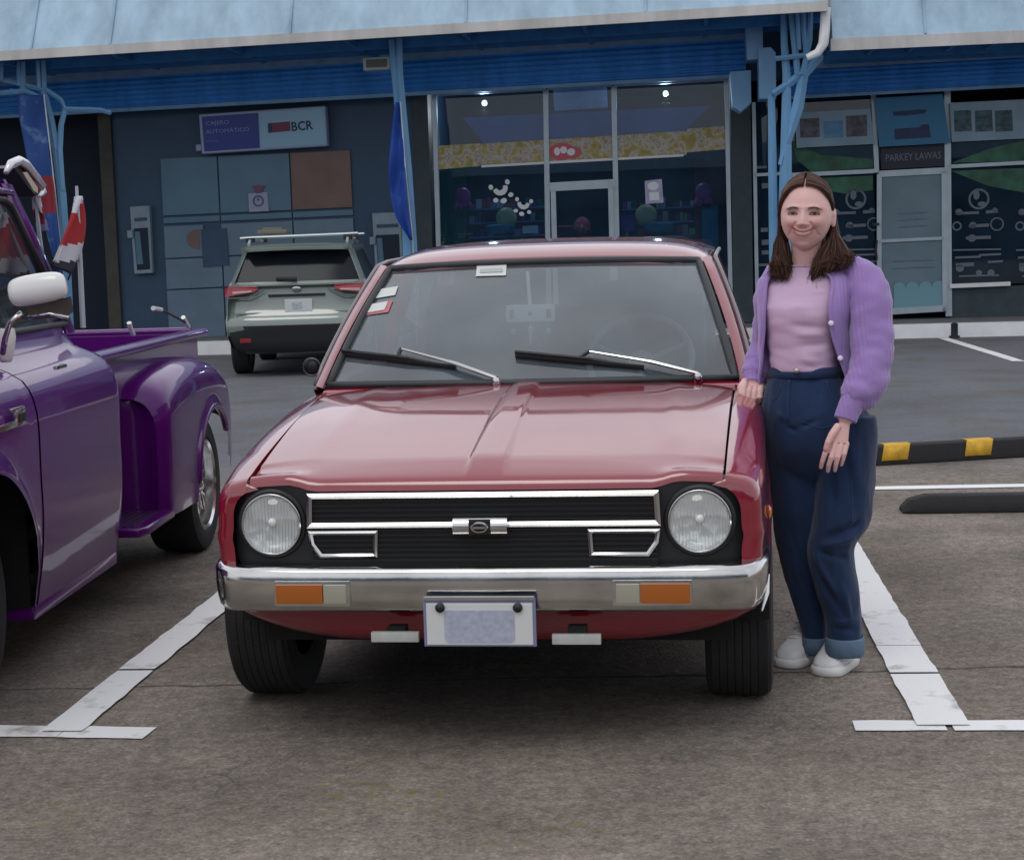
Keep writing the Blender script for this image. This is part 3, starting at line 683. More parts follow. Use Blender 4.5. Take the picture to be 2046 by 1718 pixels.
tilt_sign('pale sign with three product pictures left of the teal sign', [(1588, 226), (1738, 218), (1748, 288), (1592, 296)], M_SKY2, ex2)
def ex3(rt):
    for x0 in (1906, 1948, 1988):
        mb = MB(); fpoly(mb, [(x0, 222), (x0 + 34, 220), (x0 + 36, 262), (x0 + 1, 264)], .144, .003); mb.build('picture', mat('picture_green', (.04, .09, .11), .5, var=.6, vscale=16), rt, world=True, smooth=0)
tilt_sign('pale sign with three dark square pictures right of the teal sign', [(1898, 206), (2240, 190), (2240, 268), (1902, 284)], M_SKY2, ex3)
M_LEAF = mat('leaf_green', (.03, .115, .07), .55, var=.45, vscale=5)
def leaf(label, pls):
    rt = thing('leaf_decal', label, 'decal', FP(*pls[0][0], .012)); mb = MB()
    for pl in pls: fpoly(mb, pl, .012, .005)
    mb.build('leaf_film', M_LEAF, rt, world=True, smooth=0)
leaf('green leaf decal on the dark window behind the woman', [[(1582, 282), (1640, 310), (1744, 318), (1745, 336), (1620, 343), (1592, 320)], [(1620, 357), (1744, 351), (1744, 380), (1690, 388), (1640, 378)]])
leaf('green leaf decal across the window right of the door', [[(1900, 326), (1975, 298), (2046, 280), (2046, 322)], [(1900, 342), (2046, 336), (2046, 385), (1975, 372)]])
M_CHALK = mat('chalk_white', (.13, .16, .20), .6)
def doodles(label, x0, flip):
    rt = thing('window_lettering', label, 'decal', FP(x0, 420, .012)); mb = MB(); r_ = random.Random(int(x0))
    def ring(px, py, rr, w_):
        k = 24.1 / FPX; c = FP(px, py, .012)
        mb.b.faces.ensure_lookup_table()
        A = [c + (FU * math.cos(R(i * 18)) + ZV * math.sin(R(i * 18))) * rr * k for i in range(20)]; B = [c + (FU * math.cos(R(i * 18)) + ZV * math.sin(R(i * 18))) * (rr - w_) * k for i in range(20)]
        for i in range(20): mb.quad(A[i], A[(i + 1) % 20], B[(i + 1) % 20], B[i])
    ring(x0 + 60, 398, 20, 4); fell(mb, x0 + 55, 390, 6, 9, .013, .003); fell(mb, x0 + 66, 408, 8, 5, .013, .003)
    ring(x0 + 96, 448, 13, 2.5); ring(x0 + 16, 452, 9, 3)
    for (a, b, y, w_) in ((14, 60, 427, 5), (74, 98, 424, 6), (40, 80, 452, 6), (34, 84, 476, 6), (8, 104, 500, 3), (60, 104, 510, 4), (12, 64, 515, 4), (14, 50, 530, 7), (78, 108, 524, 4), (20, 100, 552, 3)):
        fbar(mb, (x0 + a, y), (x0 + b, y - 2), w_, .013, .003)
    for (a, y, rr) in ((46, 476, 8), (20, 424, 7), (48, 450, 7), (92, 420, 5), (22, 536, 8), (84, 545, 7), (60, 545, 6)): fell(mb, x0 + a, y, rr, rr * .9, .013, .003, 10)
    mb.build('lettering', M_CHALK, rt, world=True, smooth=0)
doodles('white drawings and lettering on the dark window right of the door', 1896, 1)
doodles('white drawings and lettering on the window edge at the frame side', 2022, 1)
doodles('faint white lettering on the window between woman and door', 1650, 1)
rt = thing('window_lettering', 'white lettering on the narrow dark window behind the steel column', 'decal', FP(1512, 380, .012)); mb = MB()
for y_, a, b, w_ in ((335, 1512, 1532, 5), (372, 1522, 1536, 10), (460, 1520, 1534, 8), (485, 1522, 1536, 10), (505, 1522, 1536, 8), (530, 1512, 1536, 5)): fbar(mb, (a, y_), (b, y_ - 1), w_, .012, .004)
mb.build('lettering', M_CHALK, rt, world=True, smooth=0)
# ------------------------------------------------ bank sign, cash machines, notice
M_SGB = mat('sign_blue', (.012, .035, .26), .35); M_SGW = mat('sign_ice', (.26, .46, .62), .35, var=.06, vscale=2); M_SGF = mat('sign_frame', (.28, .36, .52), .4)
bs = thing('bank_sign', 'blue and white bank sign above the tiled panel', 'sign', FP(520, 260, .2))
mb = MB(); fpoly(mb, [(397, 229), (650, 212), (654.5, 292), (403, 308)], .22, .16); mb.build('cabinet', M_SGF, bs, world=True, bevel=.01)
mb = MB(); fpoly(mb, [(403, 234), (515.5, 226), (519, 296), (408.5, 303)], .226, .005); mb.build('blue_face', M_SGB, bs, world=True, smooth=0)
mb = MB(); fpoly(mb, [(517, 225), (648, 216), (652, 288), (520.5, 296)], .226, .005); mb.build('white_face', M_SGW, bs, world=True, smooth=0)
M_LT = mat('sign_letter_pale', (.22, .32, .62), .5)
letters(bs, 'CAJERO', 411, 251, 457, 248, 8, .232, M_LT)
letters(bs, 'AUTOMÁTICO', 411, 268, 498, 262, 8, .232, M_LT)
mb = MB(); fbar(mb, (413, 283), (436, 281.5), 3, .232, .003); mb.build('faded_lettering', mat('sign_letter_dim', (.06, .12, .42), .5), bs, world=True, smooth=0)
mb = MB(); fpoly(mb, [(535, 247), (579, 243), (580, 262), (536, 266)], .232, .004); mb.build('red_emblem', mat('emblem_red', (.16, .02, .06), .4), bs, world=True, smooth=0)
mb = MB(); fpoly(mb, [(535, 247), (542, 246.5), (543, 265.4), (536, 266)], .238, .004); mb.build('emblem_edge', M_NAVY, bs, world=True, smooth=0)
letters(bs, 'BCR', 582, 262.5, 625, 258.5, 18, .232, M_NAVY, bold=.004)
mb = MB(); fpoly(mb, [(391, 290), (401, 289), (402, 301), (392, 302)], .2, .12); mb.build('bracket', M_SGF, bs, world=True)
M_ATM = mat('cash_grey', (.22, .29, .36), .4, var=.1)
def atm(label, pl, x0, x1, y0, y1):
    rt = thing('cash_machine', label, 'ATM', FP(x0, y1, 0)); k = 24.1 / FPX
    mb = MB(); fpoly(mb, [(x0, y0), (x1, y0 - 2), (x1 + 7, y1 - 2), (x0 + 9, y1)], .10, .10); mb.build('housing', M_ATM, rt, world=True, bevel=.01)
    mb = MB(); fpoly(mb, [(x0 + 8, y0 + 44), (x1 - 3, y0 + 42), (x1 + 2, y1 - 10), (x0 + 15, y1 - 8)], .106, .01); mb.build('dark_niche', M_DARK, rt, world=True, smooth=0)
    mb = MB(); fpoly(mb, [(x0 + 9, y0 + 23), (x1 - 5, y0 + 21), (x1 - 4, y0 + 28), (x0 + 10, y0 + 30)], .106, .006); mb.build('screen', M_WALL, rt, world=True, smooth=0)
    mb = MB(); fpoly(mb, [(x0 + 10, y0 + 50), (x0 + 20, y0 + 50), (x0 + 27, y1 - 20), (x0 + 15, y1 - 20)], .112, .006); mb.build('keypad_shield', M_TILE, rt, world=True, smooth=0)
    mb = MB(); fpoly(mb, [(x0 - 5, y0 + 48), (x0 + 5, y0 + 47), (x0 + 6, y0 + 62), (x0 - 4, y0 + 63)], .14, .05); mb.build('side_reader', M_ATM, rt, world=True, smooth=0)
atm('grey cash machine set in the wall left of the tiled panel', None, 259, 298, 413, 548)
atm('grey cash machine set in the wall beside the blue banner', None, 743, 800, 426, 575)
nt_ = thing('wall_notice', 'square white notice with a ring symbol on the tiled panel', 'notice', FP(516, 405, .05)); mb = MB(); fpoly(mb, [(496, 387), (534, 384), (537, 422), (498, 424)], .052, .008); mb.build('sheet', mat('notice_white', (.30, .34, .46), .5), nt_, world=True, smooth=0)
mb = MB(); c = FP(516, 402, .058); k = 24 / FPX
for i in range(24):
    a, b = R(i * 15), R(i * 15 + 15); e = lambda t_, r_: c + (FU * math.cos(t_) + ZV * math.sin(t_)) * r_ * k
    mb.quad(e(a, 11.5), e(b, 11.5), e(b, 8), e(a, 8))
fell(mb, 516, 399, 3, 2.4, .058, .002); mb.build('ring_symbol', mat('notice_blue', (.07, .09, .2), .5), nt_, world=True, smooth=0)
mb = MB(); fell(mb, 516, 378, 10, 8, .056, .006, a0=0, a1=180); fpoly(mb, [(503, 372), (529, 371), (522, 386), (511, 387)], .06, .004); mb.build('red_cap_symbol', mat('notice_red', (.14, .06, .12), .5), nt_, world=True, smooth=0)
fl = thing('floodlight', 'box floodlight with pale frame under the canopy', 'floodlight', FP(750, 122, 1.6))
mb = MB(); fpoly(mb, [(724, 116), (779, 113), (779, 139), (726, 142)], 1.7, .18); mb.build('housing', mat('flood_frame', (.34, .42, .46), .4), fl, world=True, bevel=.01)
mb = MB(); fpoly(mb, [(731, 120), (773, 118), (773, 134), (732, 136)], 1.705, .005); mb.build('lens', mat('flood_lens', (.06, .065, .05), .3), fl, world=True, smooth=0)
mb = MB(); ftube(mb, [(752, 116), (757, 95)], 8, 1.6, 8); mb.build('bracket', M_SOF, fl, world=True)
st = thing('short_post', 'short black post on the white kerb right of the door', 'post', FP(1907, 668, 1.75)); mb = MB(); mb.lathe([(.07, 0), (.07, .03), (.045, .04), (.045, .17), (.05, .18), (.02, .2)], FW(fu(1907, 668, 1.8), 1.8, 0), ZV, 14); mb.build('post_body', M_BLACK, st, world=True)
# ------------------------------------------------ branching steel columns
def col(label, bars, d):
    rt = thing('steel_column', label, 'column', FW(fu(bars[0][0][-1][0], 600, d), d, 0), 0)
    mb = MB()
    for i, (pts, w_) in enumerate(bars):
        ftube(mb, pts, w_, d + .012 * i)
    mb.build('branching_bars', M_LBLUE, rt, world=True, smooth=30)
    b0 = FW(fu(bars[0][0][-1][0], bars[0][0][-1][1], d), d, 0); mb = MB(); mb.box(b0 + ZV * (zk / 2 + .1), (.30, .30, zk + .2), .01); mb.build('footing', M_CONC, rt, world=True)
    return rt
col('branching pale blue steel column left, behind the purple truck', [
    ([(20, 180), (62, 196), (92, 232), (112, 300), (124, 390), (132, 520), (140, 700)], [5, 7, 9, 12, 14, 15, 15]),
    ([(85, 122), (87, 182), (102, 240), (113, 300)], [10, 10, 11, 11]), ([(131, 214), (122, 250), (119, 300), (124, 380)], [8, 9, 10, 10]),
    ([(-30, 150), (40, 168), (96, 182), (122, 200), (131, 218), (200, 220), (222, 226)], 7), ([(45, 124), (45, 180)], 9), ([(75, 122), (78, 176)], 6), ([(36, 124), (38, 172)], 6), ([(2, 128), (2, 160)], 7), ([(0, 186), (52, 182), (80, 196)], 7)], 1.95)
col('branching pale blue steel column between bank and middle shop', [
    ([(797, 78), (798, 150), (806, 240), (816, 350), (825, 490), (832, 700)], [10, 11, 12, 12, 13, 14]), ([(782, 80), (788, 150), (796, 260), (806, 420), (815, 490), (820, 700)], [9, 9, 5, 5, 16, 16])], 1.95)
col('branching pale blue steel column behind the woman, forked at the roof step', [
    ([(1541, 190), (1543, 300), (1545, 450), (1548, 700)], [10, 12, 13, 13]), ([(1565, 18), (1567, 90), (1572, 150), (1570, 330), (1568, 450), (1568, 700)], [8, 10, 12, 17, 20, 20]),
    ([(1560, 330), (1577, 270), (1594, 215), (1606, 150), (1640, 112)], [8, 13, 17, 14, 12]), ([(1545, 188), (1580, 165), (1608, 140), (1642, 108)], [10, 11, 11, 9]),
    ([(1580, 14), (1586, 70), (1594, 150)], [8, 10, 9]), ([(1604, 12), (1606, 60), (1612, 108)], [9, 9, 9]), ([(1620, 12), (1618, 80), (1604, 150)], [7, 8, 8]), ([(1592, 12), (1597, 100)], 6), ([(1548, 118), (1600, 112), (1636, 104)], 7)], 1.95)
# ------------------------------------------------ cloth banners on the columns
def banner(label, pts_l, pts_r, m, d, extra=None):
    rt = thing('feather_banner', label, 'banner', FW(fu(pts_l[-1][0], 600, d), d, zk)); mb = MB(); k = 24
    ys = [p[1] for p in pts_l]
    def fn(u, v):
        y = lerp(ys[0], ys[-1], v); xl = interp(ys, [p[0] for p in pts_l], y); xr = interp([p[1] for p in pts_r], [p[0] for p in pts_r], y)
        return FP(lerp(xl, xr, u), y, d) + FN * (.05 * math.sin(u * 5 + v * 4) + .02 * math.sin(v * 17 + u * 3))
    mb.grid(fn, 8, 30); mb.build('cloth', m, rt, world=True, smooth=180, thick=.004)
    mb = MB(); ftube(mb, [pts_r[0], pts_r[len(pts_r) // 2], pts_r[-1], (pts_r[-1][0] + 8, 690)], 3, d + .0, 8); mb.build('pole', M_ALU, rt, world=True)
    return rt
def banner_mat(name, c1, c2, red=False):
    m = mat(name, c1, .7); t = m.node_tree; n = t.nodes; l = t.links; b = n['Principled BSDF']; g = n.new('ShaderNodeTexCoord')
    z = n.new('ShaderNodeTexNoise'); z.inputs['Scale'].default_value = 4; z.inputs['Detail'].default_value = 5; l.new(g.outputs['Object'], z.inputs['Vector'])
    c = n.new('ShaderNodeValToRGB'); e = c.color_ramp.elements; e[0].position = .56; e[0].color = (*c1, 1); e[1].position = .68; e[1].color = (*c2, 1); l.new(z.outputs['Fac'], c.inputs[0])
    last = c.outputs[0]
    if red:
        s = n.new('ShaderNodeSeparateXYZ'); l.new(g.outputs['Object'], s.inputs[0]); r_ = n.new('ShaderNodeValToRGB'); r_.color_ramp.interpolation = 'CONSTANT'; q = r_.color_ramp.elements
        q[0].position = 0; q[0].color = (0, 0, 0, 1); q[1].position = .44; q[1].color = (1, 1, 1, 1); x = q.new(.56); x.color = (0, 0, 0, 1)
        mr_ = n.new('ShaderNodeMapRange'); mr_.inputs[1].default_value = 0; mr_.inputs[2].default_value = 4; l.new(s.outputs['Z'], mr_.inputs[0]); l.new(mr_.outputs[0], r_.inputs[0])
        mx_ = n.new('ShaderNodeMix'); mx_.data_type = 'RGBA'; l.new(r_.outputs[0], mx_.inputs[0]); l.new(last, mx_.inputs[6]); mx_.inputs[7].default_value = (.22, .02, .035, 1); last = mx_.outputs[2]
    l.new(last, b.inputs['Base Color']); return m
banner('blue cloth banner with a red patch behind the purple truck', [(34, 190), (52, 300), (72, 380), (92, 460), (118, 560)], [(88, 190), (98, 300), (110, 380), (120, 460), (128, 560)], banner_mat('banner_blue_red', (.012, .055, .22), (.10, .20, .36), True), 2.2)
banner('plain deep blue cloth banner beside the middle steel column', [(790, 205), (781, 290), (778, 360), (790, 430), (818, 480)], [(800, 205), (806, 290), (812, 360), (818, 430), (825, 480)], banner_mat('banner_blue', (.008, .05, .30), (.03, .10, .34)), 2.2)
# ------------------------------------------------ low building across the street (behind the photographer; the car bodies and windows mirror it)
ob = thing('street_building', 'long low building across the street behind the photographer', 'building', (0, -30, 0))
mb = MB(); mb.box((0, -33, 2.2), (90, 6, 4.4)); mb.build('wall', mat('street_wall', (.07, .11, .17), .8, var=.2, vscale=.6), ob, world=True, smooth=0)
mb = MB(); mb.box((0, -32.7, 4.9), (92, 7.4, 1.0), .1); mb.build('roof', M_ROOF, ob, world=True)
for i in range(11):
    mb = MB(); mb.box((-40 + i * 8, -29.96, 1.5), (5.0, .06, 2.6)); mb.build('window', mat('street_glass', (.02, .03, .04), .1), ob, world=True, smooth=0)
# ================================================================ red compact car
CY_ = math.atan(.134)
CO = Vector((-.045 + .042 * math.cos(CY_), 5.22 - .042 * math.sin(CY_), 0))
car = thing('parked_car', 'old dark red compact car with round headlights, parked nose out in the bay', 'car', CO, -CY_)
M_RED_ = None
def car_paint(name, col, rough=.28, coat=1.0, fl=.0):
    m = mat(name, col, rough, 0.0, coat, coat_rough=.035, ior=1.5); t = m.node_tree; n = t.nodes; l = t.links; b = n['Principled BSDF']
    b.inputs['Coat IOR'].default_value = 1.75; b.inputs['Specular IOR Level'].default_value = .25
    g = n.new('ShaderNodeTexCoord'); z = n.new('ShaderNodeTexNoise'); z.inputs['Scale'].default_value = 3.0; z.inputs['Detail'].default_value = 7; l.new(g.outputs['Object'], z.inputs['Vector'])
    r_ = n.new('ShaderNodeMapRange'); r_.inputs[1].default_value = .35; r_.inputs[2].default_value = .75; r_.inputs[3].default_value = .02; r_.inputs[4].default_value = .10; l.new(z.outputs['Fac'], r_.inputs[0]); l.new(r_.outputs[0], b.inputs['Coat Roughness'])
    z2 = n.new('ShaderNodeTexNoise'); z2.inputs['Scale'].default_value = 5.5; z2.inputs['Detail'].default_value = 1.0; l.new(g.outputs['Object'], z2.inputs['Vector'])
    bp = n.new('ShaderNodeBump'); bp.inputs['Strength'].default_value = .05; bp.inputs['Distance'].default_value = .006; l.new(z2.outputs['Fac'], bp.inputs['Height']); l.new(bp.outputs[0], b.inputs['Coat Normal'])
    return m
M_RED_ = car_paint('car_red', (.225, .004, .020))
M_CHR = mat('chrome_worn', (.62, .62, .61), .15, 1.0, var=.14, vscale=9, bump=.06, bscale=14)
M_CHR2 = mat('chrome_trim', (.55, .55, .55), .16, 1.0)
M_BLK = mat('black_plastic', (.016, .017, .019), .45, var=.15)
M_GRL = mat('grille_black', (.010, .011, .013), .5)
M_TYRE = mat('tyre_rubber', (.018, .019, .021), .75, var=.3, vscale=9, bump=.25, bscale=90)
M_UND = mat('underbody', (.008, .008, .009), .9)
M_SEAL = mat('rubber_seal', (.035, .038, .042), .5)
M_CLOTH = mat('seat_cloth', (.10, .10, .11), .9)
M_WS = glassmat('windscreen', (.55, .62, .64), .10, film=.36, fcol=(.19, .24, .28), rough=.015)  # film mixes dust with sky haze painted into the glass
M_SG = glassmat('side_glass', (.55, .6, .6), .06, film=.04)
ys_ = [-.637, -.632, -.618, -.58, -.40, 0, .42, .9, 1.6, 2.4, 2.9, 3.2, 3.30]
Ws = [.700, .730, .748, .757, .772, .780, .782, .788, .79, .785, .775, .745, .70]
Zs = [.738, .752, .760, .768, .802, .862, .905, .932, .938, .935, .925, .90, .84]
def W_(y): return interp(ys_, Ws, y)
def ZS(y): return interp(ys_, Zs, y)
RA, WB, AZ = .345, 2.47, .305
def zb(y):
    b = .235 if y > -.3 else lerp(.235, .44, min(1, (-.3 - y) / .05))
    for c in (0, WB):
        d = abs(y - c)
        if d < RA: b = max(b, AZ + math.sqrt(RA * RA - d * d))
    return b
def side(y, z, s=1, off=0.0):
    """outer skin at station y, height z"""
    zs = ZS(y); w_ = W_(y)
    o = .012 * max(0, (.62 - z) / .4) ** 2 * 2 + .004 * (z > .62) * (z - .62) / .2
    t = max(0.0, (z - (zs - .085)) / .085); o += .075 * (1 - math.sqrt(max(0, 1 - min(1, t) ** 2.6))) 
    fl = 0
    for c in (0, WB):
        d = math.hypot(y - c, z - AZ); fl = max(fl, .010 * math.exp(-((d - RA) / .055) ** 2))
    crease = .005 * math.exp(-((z - .60) / .018) ** 2)
    return s * (w_ - o + fl + crease + off)
def body_half(b, s):
    st = [-.637, -.634, -.628, -.618, -.60, -.58, -.54, -.50, -.45, -.40] + [-.36 + .02 * i for i in range(37)] + [.42, .50, .6, .75, .9, 1.1, 1.3, 1.5, 1.7, 1.9, 2.0, 2.08] + [2.11 + .02 * i for i in range(37)] + [2.9, 3.0, 3.1, 3.2, 3.25, 3.28, 3.30]
    rows = []
    for y in st:
        z0 = zb(y); z1 = ZS(y); r_ = []
        for k in range(23):
            t = k / 22; t = t + .10 * math.sin(math.pi * t) * t
            z = lerp(z0, z1, min(1, t)); r_.append(Vector((side(y, z, s), y, z)))
        x1 = SEAM(y) + .004
        r_.append(Vector((s * lerp(abs(r_[-1].x), x1, .5), y, z1 + .002))); r_.append(Vector((s * x1, y, z1 + .003))); r_.append(Vector((s * (x1 - .001), y, z1 - .03)))
        r_.insert(0, Vector((r_[0].x - s * .03, y, r_[0].z + .012)))
        rows.append(r_)
    b.loft(rows, closed=False)
def SEAM(y): return interp([-.64, -.3, .0, .42, .6, 3.3], [.655, .664, .672, .682, .68, .64], y)
def fn(b): body_half(b, 1); body_half(b, -1)
mb = MB(); fn(mb); mb.build('body', M_RED_, car, smooth=50)
# bonnet with rolled front lip and a narrow raised spine
hy = [-.645, -.641, -.632, -.615, -.58, -.52, -.45, -.3, -.1, .1, .28, .40, .425]
hz = [.731, .745, .757, .765, .774, .786, .800, .829, .864, .892, .908, .9135, .913]
def bonnet_z(x, y):
    sm = SEAM(y); a = min(1, abs(x) / sm); z = interp(hy, hz, y)
    z += .016 * (1 - a ** 2.2) * min(1, max(0, (y + .64) / .12)) - .010 * a ** 10
    sw = lerp(.052, .040, (y + .64) / 1.06); d = (sw - abs(x - .005)) / .006
    z += .009 * max(0, min(1, d * .5 + .5)) * min(1, max(0, (y + .62) / .08))
    lf = min(1, max(0, (abs(x) - .46) / .08)); z += .019 * lf * lf * (3 - 2 * lf) * min(1, max(0, (-.575 - y) / .06))
    z += .004 * math.exp(-((abs(x) - .50) / .03) ** 2) * min(1, max(0, (y + .5) / .2))
    return z
def bonnet(b):
    yy = [-.645, -.643, -.639, -.632, -.624, -.615, -.60, -.58, -.56] + [-.54 + .024 * i for i in range(41)]
    xs = [-1, -.995, -.985, -.96, -.93, -.9] + [-.86 + .04 * i for i in range(19)] + [-.105, -.09, -.08, -.074, -.068, -.062, -.05, -.02, .02, .05, .066, .074, .082, .09, .1, .115] + [.15 + .04 * i for i in range(18)] + [.86, .9, .93, .96, .985, .995, 1]
    rows = []
    for y in yy:
        sm = SEAM(y) - .003; dip = 0
        r_ = [Vector((x * sm, y + .018 * (abs(x)) ** 3 * (y < -.5), bonnet_z(x * sm, y))) for x in xs]
        r_ = [Vector((-sm, r_[0].y, r_[0].z - .03))] + r_ + [Vector((sm, r_[-1].y, r_[-1].z - .03))]
        rows.append(r_)
    rows.append([p + Vector((0, .002, -.03)) for p in rows[-1]])
    b.loft(rows, closed=False)
mb = MB(); bonnet(mb); mb.build('bonnet', M_RED_, car, smooth=60)
mb = MB(); mb.box((0, -.1, .70), (1.34, .98, .04)); mb.box((0, 1.4, .42), (1.34, 3.7, .30)); mb.box((0, -.20, .425), (1.0, .5, .21)); mb.build('underbody', M_UND, car, smooth=0)
# cowl between bonnet and windscreen
def cowl(b):
    rows = []
    for k, (t, dz) in enumerate(((0, -.012), (.15, .0), (.8, .012), (1, .014))):
        r_ = []
        for i in range(25):
            x = -.70 + 1.40 * i / 24; a = abs(x) / .70
            y0 = .428; y1 = .50 - .085 * (1 - a * a)
            r_.append(Vector((x, lerp(y0, max(y1, y0 + .012), t), .912 + dz - .006 * a ** 4)))
        rows.append(r_)
    b.loft(rows, closed=False)
mb = MB(); cowl(mb); mb.build('cowl_panel', M_RED_, car, smooth=60)
for s in (-1, 1):
    mb = MB(); mb.box((s * .30, .434, .921), (.36, .018, .008), .002); mb.build('cowl_vent', M_BLK, car, smooth=0)
# windscreen
def ws_pt(u, v, off=0.0):
    """u -1..1, v 0..1"""
    xb = .690 * u; xt = .562 * u
    pb = Vector((xb, .50 - .085 * (1 - u * u), .928 - .004 * u ** 4)); pt = Vector((xt, 1.0 - .07 * (1 - u * u), 1.308 + .012 * (1 - u * u)))
    p = pb.lerp(pt, v); nrm = Vector((0, -.60, .80)); return p + nrm * (.02 * math.sin(math.pi * v) + off)
mb = MB(); mb.grid(lambda a, b: ws_pt(a * 2 - 1, b), 32, 14); WSO = mb.build('windscreen', M_WS, car, smooth=180)
edge = [ws_pt(-1 + 2 * i / 24, 0, .006) for i in range(25)] + [ws_pt(1, i / 10, .006) for i in range(1, 11)] + [ws_pt(1 - 2 * i / 24, 1, .006) for i in range(1, 25)] + [ws_pt(-1, 1 - i / 10, .006) for i in range(1, 11)]
mb = MB(); mb.tube(edge, .013, 8); mb.build('screen_seal', M_SEAL, WSO, smooth=180)
# roof, pillars, side glass
def roof_z(x, y):
    zt = interp([.92, .97, 1.03, 1.12, 1.3, 1.7, 2.1, 2.5, 2.75, 2.85], [1.318, 1.340, 1.361, 1.377, 1.391, 1.402, 1.402, 1.392, 1.36, 1.30], y)
    a = min(1, abs(x) / .612); return zt - .022 * a ** 2.2 - .045 * a ** 9
def roof(b):
    yy = [0, .02, .04, .07, .10, .14, .2, .3, .42, .55, .68, .8, .9, .96, 1]; rows = []
    for t in yy:
        r_ = []
        for i in range(41):
            u = -1 + 2 * i / 40; u = math.copysign(abs(u) ** .8, u); x = .608 * u * lerp(1, .94, max(0, (t - .6) / .4))
            y = lerp(.925 + .075 * u * u, 2.85, t); r_.append(Vector((x, y, roof_z(x, y - .075 * u * u * (1 - t)))))
        rows.append(r_)
    b.loft(rows, closed=False)
    b.loft([[p + Vector((0, .006, -.02)) for p in rows[0]], rows[0]], closed=False)
mb = MB(); roof(mb); mb.build('roof', M_RED_, car, smooth=180, thick=.012)
for s in (-1, 1):
    def S(x, y, z): return Vector((s * x, y, z))
    A0, A1 = S(.722, .50, .918), S(.592, 1.03, 1.318)
    mb = MB(); mb.loft([[p + Vector((s * -.016, -.030, .004)), p + Vector((s * .012, -.008, .010)), p + Vector((s * .022, .045, 0)), p + Vector((s * -.01, .05, -.01))] for p in [A0.lerp(A1, i / 8) + Vector((s * .012 * math.sin(math.pi * i / 8), -.01 * math.sin(math.pi * i / 8), 0)) for i in range(9)]]); mb.build('front_pillar', M_RED_, car, smooth=60)
    mb = MB(); mb.tube([S(.752, .56, .925)] + [A0.lerp(A1, i / 6) + S(.030, .02, .004) + Vector((s * .012 * math.sin(math.pi * i / 6), 0, 0)) for i in range(1, 7)] + [S(.625, 1.25, 1.335), S(.63, 1.7, 1.345), S(.625, 2.3, 1.34), S(.60, 2.7, 1.30)], .008, 8); mb.build('drip_rail', mat('drip_grey', (.22, .21, .22), .35, .4), car, smooth=180)
    for (y0, y1, wd) in ((1.62, 1.60, .07), (2.62, 2.50, .16)):
        mb = MB(); mb.loft([[S(lerp(.752, .612, t) + dx, lerp(y0, y1, t) + dy, lerp(.925, 1.33, t)) for dx, dy in ((0, 0), (0, wd), (-.04, wd), (-.04, 0))] for t in (0, .5, 1)]); mb.build('side_pillar', M_RED_, car, smooth=0)
    for (ya, yb_, yc, yd) in ((.60, 1.61, 1.59, 1.06), (1.70, 2.62, 2.50, 1.68)):
        mb = MB(); mb.poly([S(.748, ya, .925), S(.748, yb_, .925), S(.606, yc, 1.325), S(.606, yd, 1.325)]); mb.build('side_window', M_SG, car, smooth=0)
    # belt and shoulder behind the screen
    mb = MB(); mb.loft([[S(side(y, ZS(y)) - .0, y, ZS(y)), S(.745, y, ZS(y) + .004), S(.735, y, ZS(y) - .02)] for y in (.5, .7, 1.0, 1.5, 2.0, 2.5, 2.9, 3.1)], closed=False); mb.build('belt_moulding', M_CHR2 if False else M_RED_, car, smooth=50)
    # door skin
    mb = MB(); rows = []
    for i in range(13):
        y = .62 + 1.02 * i / 12; rows.append([S(side(y, z, 1, .003), y, z) for z in [.27 + (ZS(y) - .075 - .27) * k / 14 for k in range(15)]])
    mb.loft(rows, closed=False); dr = mb.build('door', M_RED_, car, smooth=60, thick=.004)
    mb = MB(); mb.box(S(side(1.5, .80) + .02, 1.5, .80), (.018, .13, .022), .005); mb.box(S(side(1.44, .80) + .008, 1.44, .80), (.02, .02, .02)); mb.box(S(side(1.56, .80) + .008, 1.56, .80), (.02, .02, .02)); mb.build('handle', M_CHR2, dr, smooth=40)
    mb = MB(); mb.lathe([(.001, -.004), (.018, 0), (.022, .006), (.012, .012), (.001, .014)], S(side(-.40, .62) - .002, -.40, .625), (s, 0, 0), 14); mb.build('side_marker', mat('amber_side', (.55, .16, .03), .2, coat=.5), car, smooth=60)
# rear closing panels (out of sight behind the cabin)
mb = MB(); mb.prism([(-.70, 3.27, .30), (.70, 3.27, .30), (.68, 3.25, .84), (-.68, 3.25, .84)], (0, .03, 0)); mb.prism([(-.66, 2.95, .93), (.66, 2.95, .93), (.64, 3.28, .86), (-.64, 3.28, .86)], (0, 0, -.03)); mb.build('rear_panel', M_RED_, car, smooth=0)
mb = MB(); mb.poly([(-.66, 3.0, .935), (.66, 3.0, .935), (.56, 2.80, 1.32), (-.56, 2.80, 1.32)]); mb.build('rear_window', M_SG, car, smooth=0)
# cabin
mb = MB(); mb.box((0, .86, .80), (1.36, .34, .20), .05); mb.build('dashboard', mat('dash_grey', (.07, .072, .075), .7, var=.15), car, smooth=60)
mb = MB(); mb.box((0, 1.9, .58), (1.40, 2.4, .04)); mb.build('cabin_floor', M_UND, car, smooth=0)
for x in (-.34, .34):
    mb = MB(); mb.box((x, 1.55, .70), (.48, .50, .16), .05); mb.box((x, 1.82, .97), (.46, .14, .52), .06, Matrix.Rotation(R(-12), 3, 'X')); mb.box((x, 1.88, 1.24), (.26, .09, .13), .04); mb.build('seat', M_CLOTH, car, smooth=60)
mb = MB(); mb.box((0, 2.45, .86), (1.2, .16, .5), .06); mb.build('rear_seat', M_CLOTH, car, smooth=60)
c = Vector((.34, 1.12, .955)); a_ = Vector((0, -.80, .60)).normalized(); u_ = Vector((1, 0, 0)); v_ = a_.cross(u_)
